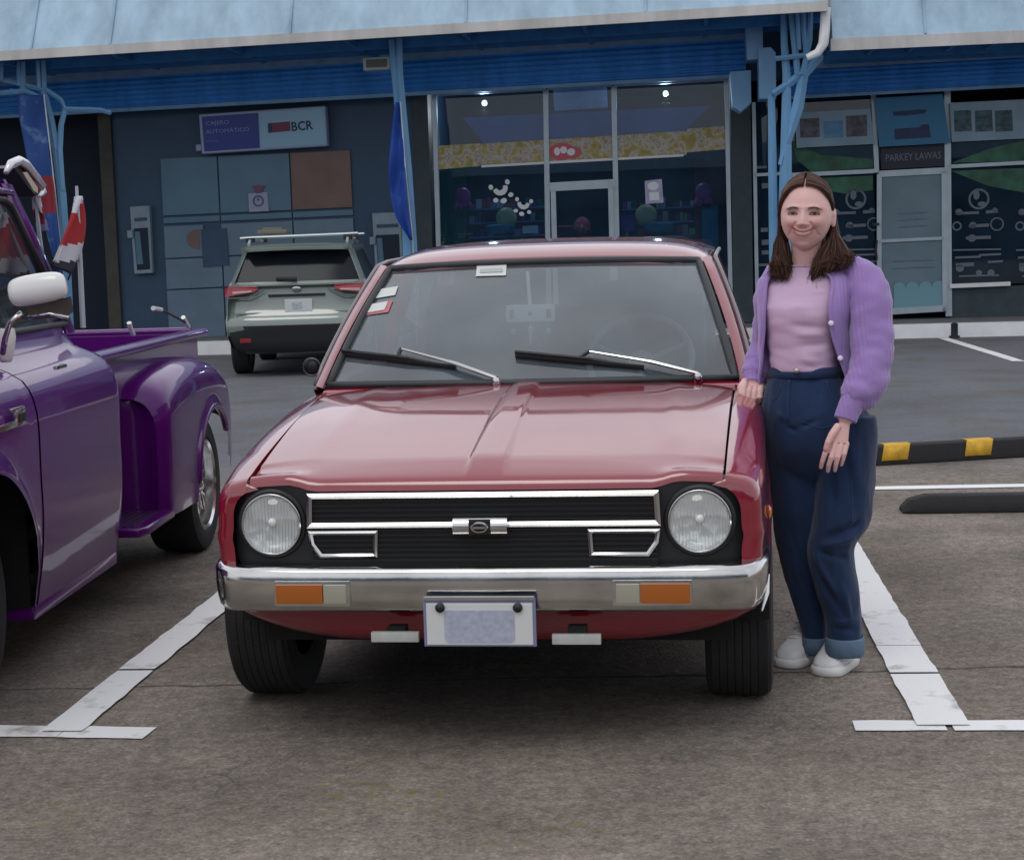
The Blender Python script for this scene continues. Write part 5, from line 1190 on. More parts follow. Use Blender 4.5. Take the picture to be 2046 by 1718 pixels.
for s in (-1, 1):
    yy = [2.10, 2.105, 2.12, 2.14, 2.17, 2.2, 2.25] + [2.3 + .02 * i for i in range(62)] + [3.55, 3.58, 3.61, 3.62]
    mb = MB(); mb.loft([fsec(y, s) for y in yy], closed=False)
    f = fsec(2.10, s); inn = [Vector((s * .735, 2.10, p.z)) for p in f]
    f2 = [p + Vector((s * -.02, -.012, -.008)) for p in f]
    mb.loft([f, f2], closed=False)
    mb.loft([[a.lerp(b_, t) + Vector((0, -.012 + .03 * math.sin(math.pi * t), 0)) for a, b_ in zip([p + Vector((s * -.02, 0, -.008)) for p in f], inn)] for t in (0, .2, .4, .6, .8, 1)], closed=False)
    rf = mb.build('rear_fender', M_PURP, trk, smooth=60)
    mb = MB(); mb.tube([Vector((s * (fw_(WY + RAR * math.cos(a)) + .004), WY + RAR * math.cos(a), WZ + RAR * math.sin(a))) for a in [R(38 + 134 * i / 24) for i in range(25)]], .016, 8); mb.build('fender_lip', M_PURP, rf, smooth=180)
    mb = MB(); mb.prism([(s * .72, 1.60, .285), (s * .925, 1.60, .285), (s * .945, 1.66, .285), (s * .945, 2.10, .285), (s * .72, 2.10, .285)], (0, 0, .035)); st = mb.build('side_step', M_PURP, trk, bevel=.008, smooth=40)
    for i in range(5):
        mb = MB(); mb.box((s * (.76 + .03 * i), 1.86, .3215), (.010, .40, .004)); mb.build('tread_strip', M_BLK, st, smooth=0)
    mb = MB(); mb.prism([(s * .72, 1.60, .27), (s * .735, 1.60, .27), (s * .735, 1.60, .52), (s * .72, 1.60, .52)], (0, .5, 0)); mb.build('splash_panel', M_PURP, st, smooth=0)
def spoked(root, cx, cy, rad, wd, s, rim_r, nm='wheel'):
    c = Vector((cx, cy, rad)); hw = wd / 2
    mb = MB(); mb.lathe([(rim_r, -hw * .85), (rad * .8, -hw), (rad * .95, -hw * .92), (rad, -hw * .6), (rad, hw * .6), (rad * .955, hw * .9), (rad * .85, hw), (rim_r + .012, hw * .96), (rim_r, hw * .85)], c, (s, 0, 0), 48, cap=False); w_ = mb.build(nm, M_TYRE, root, smooth=40)
    mb = MB(); mb.lathe([(rim_r + .006, hw * .90), (rim_r - .006, hw * .96), (rim_r - .018, hw * .88), (rim_r - .026, hw * .35), (rim_r - .03, -hw * .8)], c, (s, 0, 0), 40, cap=False); rm = mb.build('rim', M_PRIM, w_, smooth=40)
    mb = MB(); ax = Vector((s, 0, 0))
    for k in range(30):
        a = 2 * math.pi * k / 30; b_ = a + (.20 if k % 2 else -.20); d0 = Vector((0, math.cos(b_), math.sin(b_))); d1 = Vector((0, math.cos(a), math.sin(a)))
        mb.tube([c + ax * hw * .55 + d0 * .055, c + ax * hw * .48 + d1 * (rim_r - .022)], .0045, 6)
    mb.build('spokes', M_PRIM, w_, smooth=60)
    mb = MB(); mb.lathe([(.062, hw * .40), (.062, hw * .55), (.045, hw * .66), (.03, hw * .80), (.001, hw * .84)], c, (s, 0, 0), 24, cap=False); mb.build('hub_cap', M_CHR2, w_, smooth=50)
    mb = MB(); mb.lathe([(.001, hw * .1), (rim_r - .02, hw * .05)], c, (s, 0, 0), 30, cap=False); mb.build('brake_drum', M_UND, w_, smooth=0)
for s in (-1, 1):
    spoked(trk, s * .79, WY, .315, .235, s, .212)
    spoked(trk, s * .735, 0.0, .330, .215, s, .215)
    mb = MB(); mb.prism([(s * .45, -.47, .2), (s * .45, .50, .2), (s * .45, .50, .82), (s * .45, -.47, .82)], (s * .02, 0, 0)); mb.prism([(s * .45, .46, .2), (s * .86, .46, .26), (s * .86, .46, .7), (s * .45, .46, .8)], (0, .02, 0)); mb.prism([(s * .45, -.4, .80), (s * .86, -.4, .78), (s * .86, .45, .78), (s * .45, .45, .80)], (0, 0, .02)); mb.build('wheel_well', M_UND, trk, smooth=0)
    mb = MB(); mb.prism([(s * .60, 2.45, .3), (s * .60, 3.4, .3), (s * .60, 3.4, .85), (s * .60, 2.45, .85)], (s * .02, 0, 0)); mb.prism([(s * .60, 2.48, .26), (s * .92, 2.48, .30), (s * .92, 2.48, .66), (s * .60, 2.48, .8)], (0, .015, 0)); mb.prism([(s * .6, 2.5, .72), (s * .9, 2.5, .72), (s * .9, 3.3, .72), (s * .6, 3.3, .72)], (0, 0, .015)); mb.build('wheel_well', M_UND, trk, smooth=0)
# door mirror on its stalk
mcen = tr_pt(78, 580, .97); mb = MB(); rr = []
rot = Matrix.Rotation(R(-8), 3, 'Y')
for t, k in ((-.5, .55), (-.44, .85), (-.3, .98), (0, 1.0), (.3, .95), (.44, .80), (.5, .5)):
    rr.append([mcen + rot @ Vector((t * .188, .035 * k * math.cos(a) - .01, .050 * k * math.sin(a) * (1.1 if math.sin(a) > 0 else .9))) for a in [i * math.pi / 8 for i in range(16)]])
mb.loft(rr); mir = mb.build('door_mirror', M_MIRW, trk, smooth=60, subsurf=1)
mb = MB(); mb.prism([mcen + rot @ Vector((x, .005, z)) for x, z in ((-.055, -.048), (.09, -.036), (.088, -.085), (.06, -.098), (-.045, -.088))], (0, .02, 0)); mb.build('mirror_glass', mat('mirror_brown', (.14, .11, .10), .15, .6), mir, smooth=0)
mb = MB(); mb.tube([mcen + Vector((-.06, 0, -.07)), mcen + Vector((-.10, .0, -.10)), mcen + Vector((-.125, .02, -.15)), mcen + Vector((-.15, .06, -.20))], .010, 8); mb.tube([mcen + Vector((-.04, .0, -.085)), mcen + Vector((.03, .0, -.075)), mcen + Vector((.09, .0, -.09))], .007, 8); mb.build('mirror_stalk', M_CHR2, mir, smooth=180)
fc = tr_pt(10, 690, .80); mb = MB(); mb.lathe([(.034, .055), (.037, .03), (.033, 0), (.022, -.045), (.016, -.055), (.001, -.056)], fc, (0, 0, 1), 20); mb.build('mirror_foot', M_MIRW, trk, smooth=60)
# chrome badge on the fender
bp_ = tr_pt(34, 838, .915)
mb = MB(); mb.box(bp_ + Vector((0, -.10, -.012)), (.012, .34, .020), .005); mb.box(bp_ + Vector((.006, .01, .006)), (.014, .085, .050), .006); mb.box(bp_ + Vector((.004, -.005, .034)), (.012, .12, .010), .003); bg_ = mb.build('fender_badge', M_CHR, trk, smooth=40)
mb = MB(); mb.box(bp_ + Vector((.0142, .012, .006)), (.003, .06, .028)); mb.build('badge_field', M_BLK, bg_, smooth=0)
# ---------------------------------------------------------------- small flags standing in the bed
M_FLAG = mat('flag_cloth', (.8, .8, .8), .8, vcol='col')
def flag(label, top, base, cl, cr, hh, cols):
    P1, P0 = tr_pt(*top, hh), tr_pt(*base, hh); root = thing('flag', label, 'flag', WM[trk.name] @ P0); Mw = WM[trk.name]
    mb = MB(); mb.tube([Mw @ P0, Mw @ P0.lerp(P1, .5), Mw @ P1], [.011, .010, .006], 8); mb.build('pole', mat('pole_grey', (.42, .46, .52), .4), root, world=True, smooth=60)
    mb = MB(); nu, nv = 24, 24; g = []
    lay = mb.b.loops.layers.color.new('col')
    for i in range(nu + 1):
        u = i / nu; row = []
        for j in range(nv + 1):
            v = j / nv
            a = Vector((interp([0, .33, .66, 1], [p[0] for p in cl], u), interp([0, .33, .66, 1], [p[1] for p in cl], u), 0)); b_ = Vector((interp([0, .33, .66, 1], [p[0] for p in cr], u), interp([0, .33, .66, 1], [p[1] for p in cr], u), 0))
            q = a.lerp(b_, v); p = tr_pt(q.x, q.y, hh); p += Vector((.018 * math.sin(v * 9 + u * 2) * (1 - v * .6), .02 * math.sin(v * 7 + u * 3), 0)); row.append(mb.v(Mw @ p))
        g.append(row)
    for i in range(nu):
        for j in range(nv):
            f = mb.f([g[i][j], g[i + 1][j], g[i + 1][j + 1], g[i][j + 1]]); u = .80 * (i + .5) / nu + .20 * (j + .5) / nv
            c = cols[0][1]
            for t, cc in cols:
                if u >= t: c = cc
            for lp in f.loops: lp[lay] = (*c, 1)
    mb.build('cloth', M_FLAG, root, world=True, smooth=180, thick=.003); return root
WHT, RD, NV = (.70, .70, .74), (.58, .025, .07), (.05, .06, .16)
flag('red, white and blue flag on a grey pole in the purple truck bed', (153, 372), (166, 655), [(152, 392), (132, 436), (116, 478), (104, 522)], [(161, 394), (169, 450), (163, 505), (142, 560)], .76, [(0, WHT), (.22, RD), (.62, WHT), (.80, NV)])
flag('small pale flag with a pink edge, furled behind the purple cab', (70, 388), (98, 640), [(68, 396), (70, 420), (76, 440), (82, 462)], [(76, 396), (82, 420), (87, 440), (92, 462)], .55, [(0, WHT), (.35, (.45, .12, .2)), (.65, (.45, .45, .6))])
# white tail-gate links
mb = MB(); mb.tube([tr_pt(258, 645, .70), tr_pt(262, 660, .70), tr_pt(266, 668, .70)], .011, 8); mb.build('tailgate_chain', M_MIRW, tg, smooth=60)
mb = MB(); mb.tube([tr_pt(306, 616, .74), tr_pt(322, 619, .74)], .011, 8); mb.tube([tr_pt(366, 634, .76), tr_pt(376, 652, .76)], .011, 8); rd = mb.build('antenna_tips', M_MIRW, tg, smooth=60)
mb = MB(); mb.tube([tr_pt(320, 618, .74), tr_pt(345, 630, .75), tr_pt(370, 644, .76)], .006, 8); mb.build('antenna_rod', M_BLK, tg, smooth=60)
# ================================================================ grey green SUV parked at the kerb
def suv():
    s_ = .885; O_ = gnd(596, 752); yaw = math.atan(-.02)
    root = thing('suv', 'grey-green SUV seen from behind, parked facing the bank front', 'SUV', (O_.x + .02, O_.y, 0), -yaw)
    M_G = car_paint('suv_green', (.175, .220, .20)); M_TL = mat('tail_red', (.28, .008, .022), .2, coat=1); M_PLT = mat('suv_plate', (.55, .58, .60), .4); M_CLAD = mat('cladding', (.018, .020, .022), .7); M_GL = mat('suv_glass', (.010, .014, .020), .12, spec=.18)
    def S(x, y, z): return Vector((x * s_ * .975, y * s_, z * s_))
    # body: sections along y (0 = tail) half profile
    def half(y):
        t = min(1, max(0, y / .35)); w_ = lerp(.885, .925, t); zt = interp([0, .1, .3, 3.0, 3.4, 4.4], [1.12, 1.15, 1.17, 1.10, 1.06, .85], y)
        zb_ = .34
        for c in (.85, 3.45):
            d = abs(y - c)
            if d < .40: zb_ = max(zb_, .36 + math.sqrt(.16 - d * d))
        return [(w_ - .05, zb_), (w_ - .005, lerp(zb_, .62, .5) if zb_ < .6 else zb_ + .02), (w_, max(.72, zb_ + .03)), (w_ - .015, .92), (w_ - .03, 1.02), (w_ - .07, zt)]
    ys = [0, .06, .15, .3] + [.44 + .04 * i for i in range(21)] + [1.4, 2.0, 2.6, 3.0] + [3.04 + .04 * i for i in range(21)] + [4.0, 4.3, 4.45]
    mb = MB()
    rows = []
    for y in ys:
        h = half(y); rows.append([S(x, y, z) for x, z in h] + [S(-x, y, z) for x, z in reversed(h)])
    mb.loft(rows, closed=False)
    mb.prism([S(.80, 4.44, .4), S(-.8, 4.44, .4), S(-.8, 4.44, .85), S(.8, 4.44, .85)], (0, .02, 0))
    mb.build('body', M_G, root, smooth=40)
    # tail: outer skin as height profile with a bulge over the bumper
    prof = [(.52, -.06, .90), (.60, -.09, .905), (.70, -.085, .91), (.745, -.05, .905), (.78, -.015, .90), (.90, .02, .895), (1.02, .05, .885), (1.08, .06, .88), (1.17, .10, .86)]
    mb = MB(); rows = []
    for z, y, w_ in prof:
        rows.append([S(x * w_, y + .10 * abs(x) ** 5, z) for x in [-1 + i / 10 for i in range(21)]])
    mb.loft(rows, closed=False); tail = mb.build('tail_gate', M_G, root, smooth=50)
    # cabin: pillars and roof, dark glass
    mb = MB(); top = lambda x: 1.635 - .03 * abs(x) ** 3
    for sx in (-1, 1):
        mb.loft([[S(sx * .80, .12, 1.15), S(sx * .865, .20, 1.14), S(sx * .865, .34, 1.14), S(sx * .80, .34, 1.14)], [S(sx * .64, .38, 1.56), S(sx * .70, .44, 1.56), S(sx * .70, .60, 1.56), S(sx * .64, .60, 1.56)]])
    mb.loft([[S(x * .705, y, (top(x) if k else top(x) - .075)) for x in [-1 + i / 8 for i in range(17)]] for y, k in ((.28, 0), (.26, 1), (.6, 1), (1.6, 1), (2.4, 1), (2.6, 0))], closed=False)
    mb.build('roof', M_G, root, smooth=40)
    mb = MB(); rows = []
    for t in (0, .25, .5, .75, 1): rows.append([S(x * lerp(.80, .65, t), lerp(.13, .36, t) + .03 * abs(x) ** 2, lerp(1.14, 1.555, t) + (.035 * (1 - x * x) * (1 - t))) for x in [-1 + i / 8 for i in range(17)]])
    mb.loft(rows, closed=False); rw = mb.build('rear_window', M_GL, root, smooth=60)
    for sx in (-1, 1):
        mb = MB(); mb.poly([S(sx * .862, .35, 1.14), S(sx * .855, 3.0, 1.12), S(sx * .69, 2.45, 1.57), S(sx * .69, .58, 1.57)]); mb.build('side_window', M_GL, root, smooth=0)
        # tail lamp
        mb = MB(); mb.prism([S(sx * .90, .02, 1.00), S(sx * .53, -.022, 1.045), S(sx * .47, -.025, 1.09), S(sx * .50, -.02, 1.125), S(sx * .86, .03, 1.13), S(sx * .915, .10, 1.10)], (0, -.02, 0)); lp = mb.build('tail_lamp', M_TL, root, smooth=0, bevel=.006)
        mb = MB(); mb.prism([S(sx * .80, -.012, 1.035), S(sx * .56, -.046, 1.055), S(sx * .55, -.046, 1.072), S(sx * .80, -.012, 1.068)], (0, -.012, 0)); mb.build('lamp_strip', mat('lamp_pale', (.62, .42, .42), .25, coat=1), lp, smooth=0)
        mb = MB(); mb.tube([S(sx * .86, .02, .985), S(sx * .62, -.03, .985), S(sx * .50, -.035, 1.03), S(sx * .40, -.03, 1.08)], .010, 6); mb.build('lamp_trim', M_G, lp, smooth=60)
        # door mirror
        mb = MB(); mb.ball(S(sx * 1.02, 2.75, 1.17), .10, 14, 10, (1, .7, .75)); mb.tube([S(sx * .88, 2.75, 1.12), S(sx * .98, 2.75, 1.15)], .03, 8); mb.build('door_mirror', M_CLAD, root, smooth=60)
        # roof rail
        mb = MB(); mb.tube([S(sx * .63, .42, 1.63), S(sx * .63, .55, 1.68), S(sx * .63, 2.1, 1.68), S(sx * .63, 2.3, 1.63)], .017, 8); mb.build('roof_rail', mat('rail_silver', (.48, .52, .54), .35, .5), root, smooth=60)
        mb = MB(); mb.box(S(sx * .66, -.045, .46), (.12, .02, .045), .005); mb.build('reflector', M_TL, root, smooth=0)
        c_ = .85
    # roof bars carried across, small tray on top
    for y in (.62, 1.9):
        mb = MB(); mb.tube([S(-.76, y, 1.715), S(-.6, y, 1.722), S(.6, y, 1.735), S(.76, y, 1.74)], .021, 8, flat=.7); cb = mb.build('cross_bar', mat('bar_silver', (.52, .58, .60), .3, .4), root, smooth=60)
        for sx in (-1, 1):
            mb = MB(); mb.box(S(sx * .63, y, 1.69), (.10, .08, .05), .01); mb.build('bar_foot', M_CLAD, cb, smooth=0)
    mb = MB(); mb.box(S(-.40, 1.25, 1.79), (.34, .4, .05), .015); mb.box(S(-.40, 1.25, 1.83), (.22, .3, .03), .01); mb.build('roof_tray', mat('tray_tan', (.16, .15, .12), .6), root, smooth=0)
    mb = MB(); mb.prism([S(x, .26 + .02 * abs(x), 1.60 - .03 * abs(x) ** 3) for x in (-.66, -.3, 0, .3, .66)] + [S(x, .14 + .04 * abs(x), 1.585 - .02 * abs(x)) for x in (.60, .3, 0, -.3, -.60)], (0, 0, -.025)); mb.build('spoiler', M_G, root, smooth=0)
    # dark lower bumper and cladding
    mb = MB(); rows = []
    for z, y, w_ in ((.30, .02, .72), (.36, -.045, .80), (.46, -.06, .86), (.56, -.09, .86), (.64, -.105, .80)): rows.append([S(x * w_, y + .09 * abs(x) ** 5, z) for x in [-1 + i / 10 for i in range(21)]])
    mb.loft(rows, closed=False); mb.build('lower_bumper', M_CLAD, root, smooth=50)
    mb = MB(); mb.box(S(0, .35, .36), (1.3 * s_, .7 * s_, .12)); mb.build('underbody', M_UND, root, smooth=0)
    # plate, handle bar, badge, wiper
    mb = MB(); mb.box(S(.02, -.005, .875), (.30, .012, .140), .006); pl = mb.build('number_plate', M_PLT, root, smooth=0)
    mb = MB(); mb.box(S(.0, -.014, .875), (.10, .004, .07)); mb.build('plate_print', mat('suv_print', (.40, .44, .48), .5, var=.4, vscale=60), pl, smooth=0)
    mb = MB(); mb.box(S(0, .022, 1.005), (.62, .02, .022), .004); mb.build('tailgate_recess', M_CLAD, tail, smooth=0)
    mb = MB(); mb.box(S(0, .0, .79), (1.36, .012, .02), .004); mb.build('tailgate_line', M_G, tail, smooth=0)
    mb = MB(); mb.ball(S(0, .022, 1.08), .042, 14, 8, (1.2, .2, .7)); mb.build('badge', M_CHR2, tail, smooth=180)
    mb = MB(); mb.tube([S(-.26, .10, 1.205), S(0, .085, 1.195)], [.02, .024], 8); mb.build('rear_wiper', M_CLAD, rw, smooth=60)
    for sx in (-1, 1):
        for y in (.85, 3.45): wheel(root, sx * .80 * s_, y * s_, .36 * s_, .23 * s_, sx, .23 * s_, rim_m=M_ALU)
    return root
suv()
# ================================================================ woman leaning on the car
P0_ = gnd(1650, 1345)
per = thing('person', 'smiling woman in purple cardigan, pink top and loose blue jeans, hand on the car', 'person', P0_)
def vmat(name, rough, sss=0.0, **k):
    m = mat(name, (.5, .5, .5), rough, vcol='col', **k)
    if sss:
        b = m.node_tree.nodes['Principled BSDF']; b.inputs['Subsurface Weight'].default_value = sss; b.inputs['Subsurface Radius'].default_value = (.012, .005, .003); b.inputs['Subsurface Scale'].default_value = .12
    return m
M_SKIN = vmat('skin', .5, .25)
def knit(name, col, ribs=160):
    m = mat(name, col, .92, spec=.15); t = m.node_tree; n = t.nodes; l = t.links; b = n['Principled BSDF']; b.inputs['Sheen Weight'].default_value = .35
    g = n.new('ShaderNodeTexCoord'); w_ = n.new('ShaderNodeTexWave'); w_.inputs['Scale'].default_value = ribs / 6; w_.inputs['Distortion'].default_value = 1.2; w_.bands_direction = 'X'; l.new(g.outputs['Object'], w_.inputs['Vector'])
    z = n.new('ShaderNodeTexNoise'); z.inputs['Scale'].default_value = 160; l.new(g.outputs['Object'], z.inputs['Vector'])
    z3 = n.new('ShaderNodeTexNoise'); z3.inputs['Scale'].default_value = 7; z3.inputs['Detail'].default_value = 4; l.new(g.outputs['Object'], z3.inputs['Vector'])
    ad = n.new('ShaderNodeMath'); ad.operation = 'ADD'; l.new(w_.outputs['Fac'], ad.inputs[0]); l.new(z.outputs['Fac'], ad.inputs[1])
    bp = n.new('ShaderNodeBump'); bp.inputs['Strength'].default_value = .35; bp.inputs['Distance'].default_value = .004; l.new(ad.outputs[0], bp.inputs['Height']); l.new(bp.outputs[0], b.inputs['Normal'])
    mr = n.new('ShaderNodeMapRange'); mr.inputs[1].default_value = .3; mr.inputs[2].default_value = .7; mr.inputs[3].default_value = .86; mr.inputs[4].default_value = 1.12; l.new(z3.outputs['Fac'], mr.inputs[0])
    h = n.new('ShaderNodeVectorMath'); h.operation = 'SCALE'; h.inputs[0].default_value = col; l.new(mr.outputs[0], h.inputs['Scale']); l.new(h.outputs[0], b.inputs['Base Color'])
    return m
M_CARD = knit('cardigan_knit', (.325, .215, .50)); M_TEE = mat('pink_jersey', (.56, .40, .56), .85, var=.04, vscale=5, bump=.12, bscale=220)
def denim():
    m = mat('denim', (.012, .030, .085), .9); t = m.node_tree; n = t.nodes; l = t.links; b = n['Principled BSDF']; b.inputs['Sheen Weight'].default_value = .15
    g = n.new('ShaderNodeTexCoord'); z = n.new('ShaderNodeTexNoise'); z.inputs['Scale'].default_value = 6; z.inputs['Detail'].default_value = 6; l.new(g.outputs['Object'], z.inputs['Vector'])
    c = n.new('ShaderNodeValToRGB'); e = c.color_ramp.elements; e[0].position = .3; e[0].color = (.0040, .016, .056, 1); e[1].position = .75; e[1].color = (.0090, .033, .100, 1); l.new(z.outputs['Fac'], c.inputs[0]); l.new(c.outputs[0], b.inputs['Base Color'])
    z2 = n.new('ShaderNodeTexNoise'); z2.inputs['Scale'].default_value = 300; l.new(g.outputs['Object'], z2.inputs['Vector']); bp = n.new('ShaderNodeBump'); bp.inputs['Strength'].default_value = .25; bp.inputs['Distance'].default_value = .002; l.new(z2.outputs['Fac'], bp.inputs['Height']); l.new(bp.outputs[0], b.inputs['Normal'])
    return m
M_DEN = denim(); M_CUFF = mat('denim_inside', (.10, .16, .24), .9, var=.15, vscale=30)
M_SHOE = mat('shoe_white', (.66, .67, .70), .55, var=.05, vscale=20); M_SOLE = mat('shoe_sole', (.70, .70, .70), .6, var=.06)
BY = R(-20)                                           # body turned a little to the photo's left
def ring(cx, cy, hw, dep, Y, n=40, p=2.3, a0=0, a1=360, yaw=None, off=0.0):
    """horizontal body section centred on a pixel; angle 0 faces the camera side"""
    c = at(cx, cy, Y); a_ = hw * Y / FPX + off; b_ = dep + off; yw = BY if yaw is None else yaw
    full = a1 - a0 >= 360; pts = []
    # width asked for is the apparent one, so the turned section is rescaled to it
    k = max(abs(math.copysign(abs(math.sin(t)) ** (2 / p), math.sin(t)) * a_ * math.cos(yw) - math.copysign(abs(math.cos(t)) ** (2 / p), math.cos(t)) * -b_ * math.sin(yw)) for t in [i * math.pi / 40 for i in range(80)])
    sc_ = a_ / k
    m_ = n if full else n
    for i in range(m_ if full else m_ + 1):
        t = R(a0 + (a1 - a0) * i / m_); s_, c_ = math.sin(t), math.cos(t)
        x = math.copysign(abs(s_) ** (2 / p), s_) * a_ * sc_; y = -math.copysign(abs(c_) ** (2 / p), c_) * b_
        pts.append(c + Vector((x * math.cos(yw) - y * math.sin(yw), x * math.sin(yw) + y * math.cos(yw), 0)))
    return pts
def densify(rings, k=4):
    """Catmull-Rom between rings"""
    out = []; m = len(rings)
    for i in range(m - 1):
        for j in range(k):
            t = j / k; r_ = []
            for a in range(len(rings[0])):
                p0 = rings[max(i - 1, 0)][a]; p1 = rings[i][a]; p2 = rings[i + 1][a]; p3 = rings[min(i + 2, m - 1)][a]
                r_.append(.5 * ((2 * p1) + (p2 - p0) * t + (2 * p0 - 5 * p1 + 4 * p2 - p3) * t * t + (3 * p1 - p0 - 3 * p2 + p3) * t ** 3))
            out.append(r_)
    out.append(rings[-1]); return out
def wrinkle(mb, amp, sx, sy, sz, seed=0, folds=()):
    """fold the cloth along its normals; folds: (world point, direction, length, width, depth)"""
    bm = mb.b; bm.normal_update(); d = []
    for v in bm.verts:
        q = v.co; a = amp * (noise.noise((q.x * sx + seed, q.y * sy, q.z * sz)) + .5 * noise.noise((q.x * sx * 2.3 + seed, q.y * sy * 2.3, q.z * sz * 2.3)))
        for (p, dr, ln, wd, dp) in folds:
            r_ = q - p; al = r_.dot(dr); pe = (r_ - dr * al).length
            if abs(al) < ln * 1.5: a += dp * math.exp(-(pe / wd) ** 2 - (al / ln) ** 4)
        d.append((v, v.normal * a))
    for v, o in d: v.co += o
def ctube(mb, path, n=20, k=5, flat=1.0, cap=True):
    """cloth tube through (px, py, Y, radius_px)"""
    pts = [at(a, b_, c_) for a, b_, c_, r_ in path]; rs = [r_ * c_ / FPX for a, b_, c_, r_ in path]; P, RR = [], []
    m = len(pts)
    for i in range(m - 1):
        for j in range(k):
            t = j / k; p0, p1, p2, p3 = pts[max(i - 1, 0)], pts[i], pts[i + 1], pts[min(i + 2, m - 1)]
            P.append(.5 * ((2 * p1) + (p2 - p0) * t + (2 * p0 - 5 * p1 + 4 * p2 - p3) * t * t + (3 * p1 - p0 - 3 * p2 + p3) * t ** 3)); RR.append(lerp(rs[i], rs[i + 1], t * t * (3 - 2 * t)))
    P.append(pts[-1]); RR.append(rs[-1]); mb.tube(P, RR, n, cap, flat=flat, up=(0, -1, 0)); return P, RR
# ---- head in its own frame: x to the photo's right, y towards the viewer, z up, eyes at z = 0
HY = 5.385; HC = at(1611, 427, HY)
hf = (Matrix.Rotation(R(-16), 3, 'Z') @ Vector((0, -1, .0))).normalized(); hu = Vector((-.02, -.02, 1)).normalized()
hr = hf.cross(hu).normalized() * 1.0
hr = hr if hr.x > 0 else -hr
hu = (Matrix.Rotation(R(-3.0), 3, hf) @ hu); hr = (Matrix.Rotation(R(-3.0), 3, hf) @ hr)
hu = (hu - hf * hu.dot(hf)).normalized(); hr = (hr - hf * hr.dot(hf) - hu * hr.dot(hu)).normalized()
def H(x, y, z): return HC + hr * x + hf * y + hu * z
def Hinv(p): q = p - HC; return (q.dot(hr), q.dot(hf), q.dot(hu))
def g2(x, z, cx, cz, sx, sz): return math.exp(-((x - cx) / sx) ** 2 - ((z - cz) / sz) ** 2)
def smile(x): return -.0605 + .0125 * (x / .03) ** 2
def face_disp(x, z):
    ax = abs(x); d = 0
    d += -.0085 * g2(ax, z, .034, .000, .019, .0125)                      # sockets
    d += .0050 * g2(ax, z, .034, -.001, .0125, .0075)                     # lids over the eyeball
    d += .0060 * g2(ax, z, .032, .018, .024, .008)                         # brow ridge
    nb = max(0, min(1, (.012 - z) / .046)) if z > -.034 else max(0, 1 - (-.034 - z) / .010)
    d += (.004 + .0195 * nb) * math.exp(-(ax / lerp(.0075, .0125, nb)) ** 2) * (1 if z < .012 else math.exp(-((z - .012) / .014) ** 2)) * (1 if z > -.047 else 0)
    d += .0045 * g2(ax, z, .0120, -.037, .0060, .0060)                     # nostril wings
    d += .0095 * g2(ax, z, .043, -.030, .019, .017)                        # smiling cheeks
    ln = .016 + (-.026 - z) * .62
    if -.070 < z < -.026: d -= .0032 * math.exp(-((ax - ln - .006) / .0042) ** 2)  # fold from nose to mouth corner
    zs_ = z - smile(min(ax, .032))
    if ax < .040:
        k = math.exp(-(ax / .033) ** 4)
        d += .0055 * math.exp(-((zs_ - .0058) / .0052) ** 2) * k + .0070 * math.exp(-((zs_ + .0070) / .0062) ** 2) * k - .0040 * math.exp(-(zs_ / .0021) ** 2) * k
    d -= .0030 * g2(ax, z, .036, smile(.034), .006, .006)
    d -= .0035 * g2(x, z, 0, -.086, .022, .007)
    d += .0070 * g2(x, z, 0, -.104, .020, .014)                            # chin
    return d
def head_mesh(b):
    nu, nv = 150, 120; rows = []
    for j in range(1, nv):
        th = math.pi * j / nv; r_ = []
        for i in range(nu):
            ph = 2 * math.pi * i / nu
            dx, dy, dz = math.sin(th) * math.sin(ph), math.sin(th) * math.cos(ph), math.cos(th)
            z = dz * .1175 + .0
            w_ = interp([-.1175, -.108, -.095, -.075, -.05, -.02, .02, .06, .09, .1175], [.58, .77, .905, .985, 1.03, 1.045, 1.03, 1.0, .98, .95], z)
            x = dx * .0755 * w_; y = dy * (.089 if dy > 0 else .098)
            if dy > 0: y *= interp([-.1175, -.1, -.06, 0, .05, .1175], [1.10, 1.06, 1.0, .985, 1.0, .95], z); y = y + .004
            else: y *= interp([-.1175, -.09, -.05, 0, .1175], [.25, .45, .82, 1.0, 1.0], z)
            fr = max(0, dy); fr = min(1, fr * 2.2)
            y += face_disp(x, z) * fr
            r_.append(H(x, y, z))
        rows.append(r_)
    vv = b.loft(rows, True, True, True)
def ear(b, s):
    c = (s * .0745, -.010, -.012); rr = []
    for t, k in ((0, .5), (.35, .95), (.7, 1.0), (1, .7)):
        rr.append([H(c[0] + s * (t * .016), c[1] - t * .012 + .0165 * k * math.cos(a) * (1 if math.sin(a) > 0 else .75), c[2] + .031 * k * math.sin(a)) for a in [i * math.pi / 9 for i in range(18)]])
    b.loft(rr)
def capsule(b, pts, rs, n=12):
    """closed tapered limb with rounded ends"""
    pts = [Vector(p) for p in pts]; d0 = (pts[0] - pts[1]).normalized(); d1 = (pts[-1] - pts[-2]).normalized()
    P = [pts[0] + d0 * rs[0] * .8, pts[0] + d0 * rs[0] * .45] + pts + [pts[-1] + d1 * rs[-1] * .45, pts[-1] + d1 * rs[-1] * .8]; Q = [rs[0] * .45, rs[0] * .85] + list(rs) + [rs[-1] * .85, rs[-1] * .45]
    b.tube(P, Q, n)
def rp(px, py, Y): return at(px, py, Y)
mb = MB(); head_mesh(mb)
for s in (-1, 1): ear(mb, s)
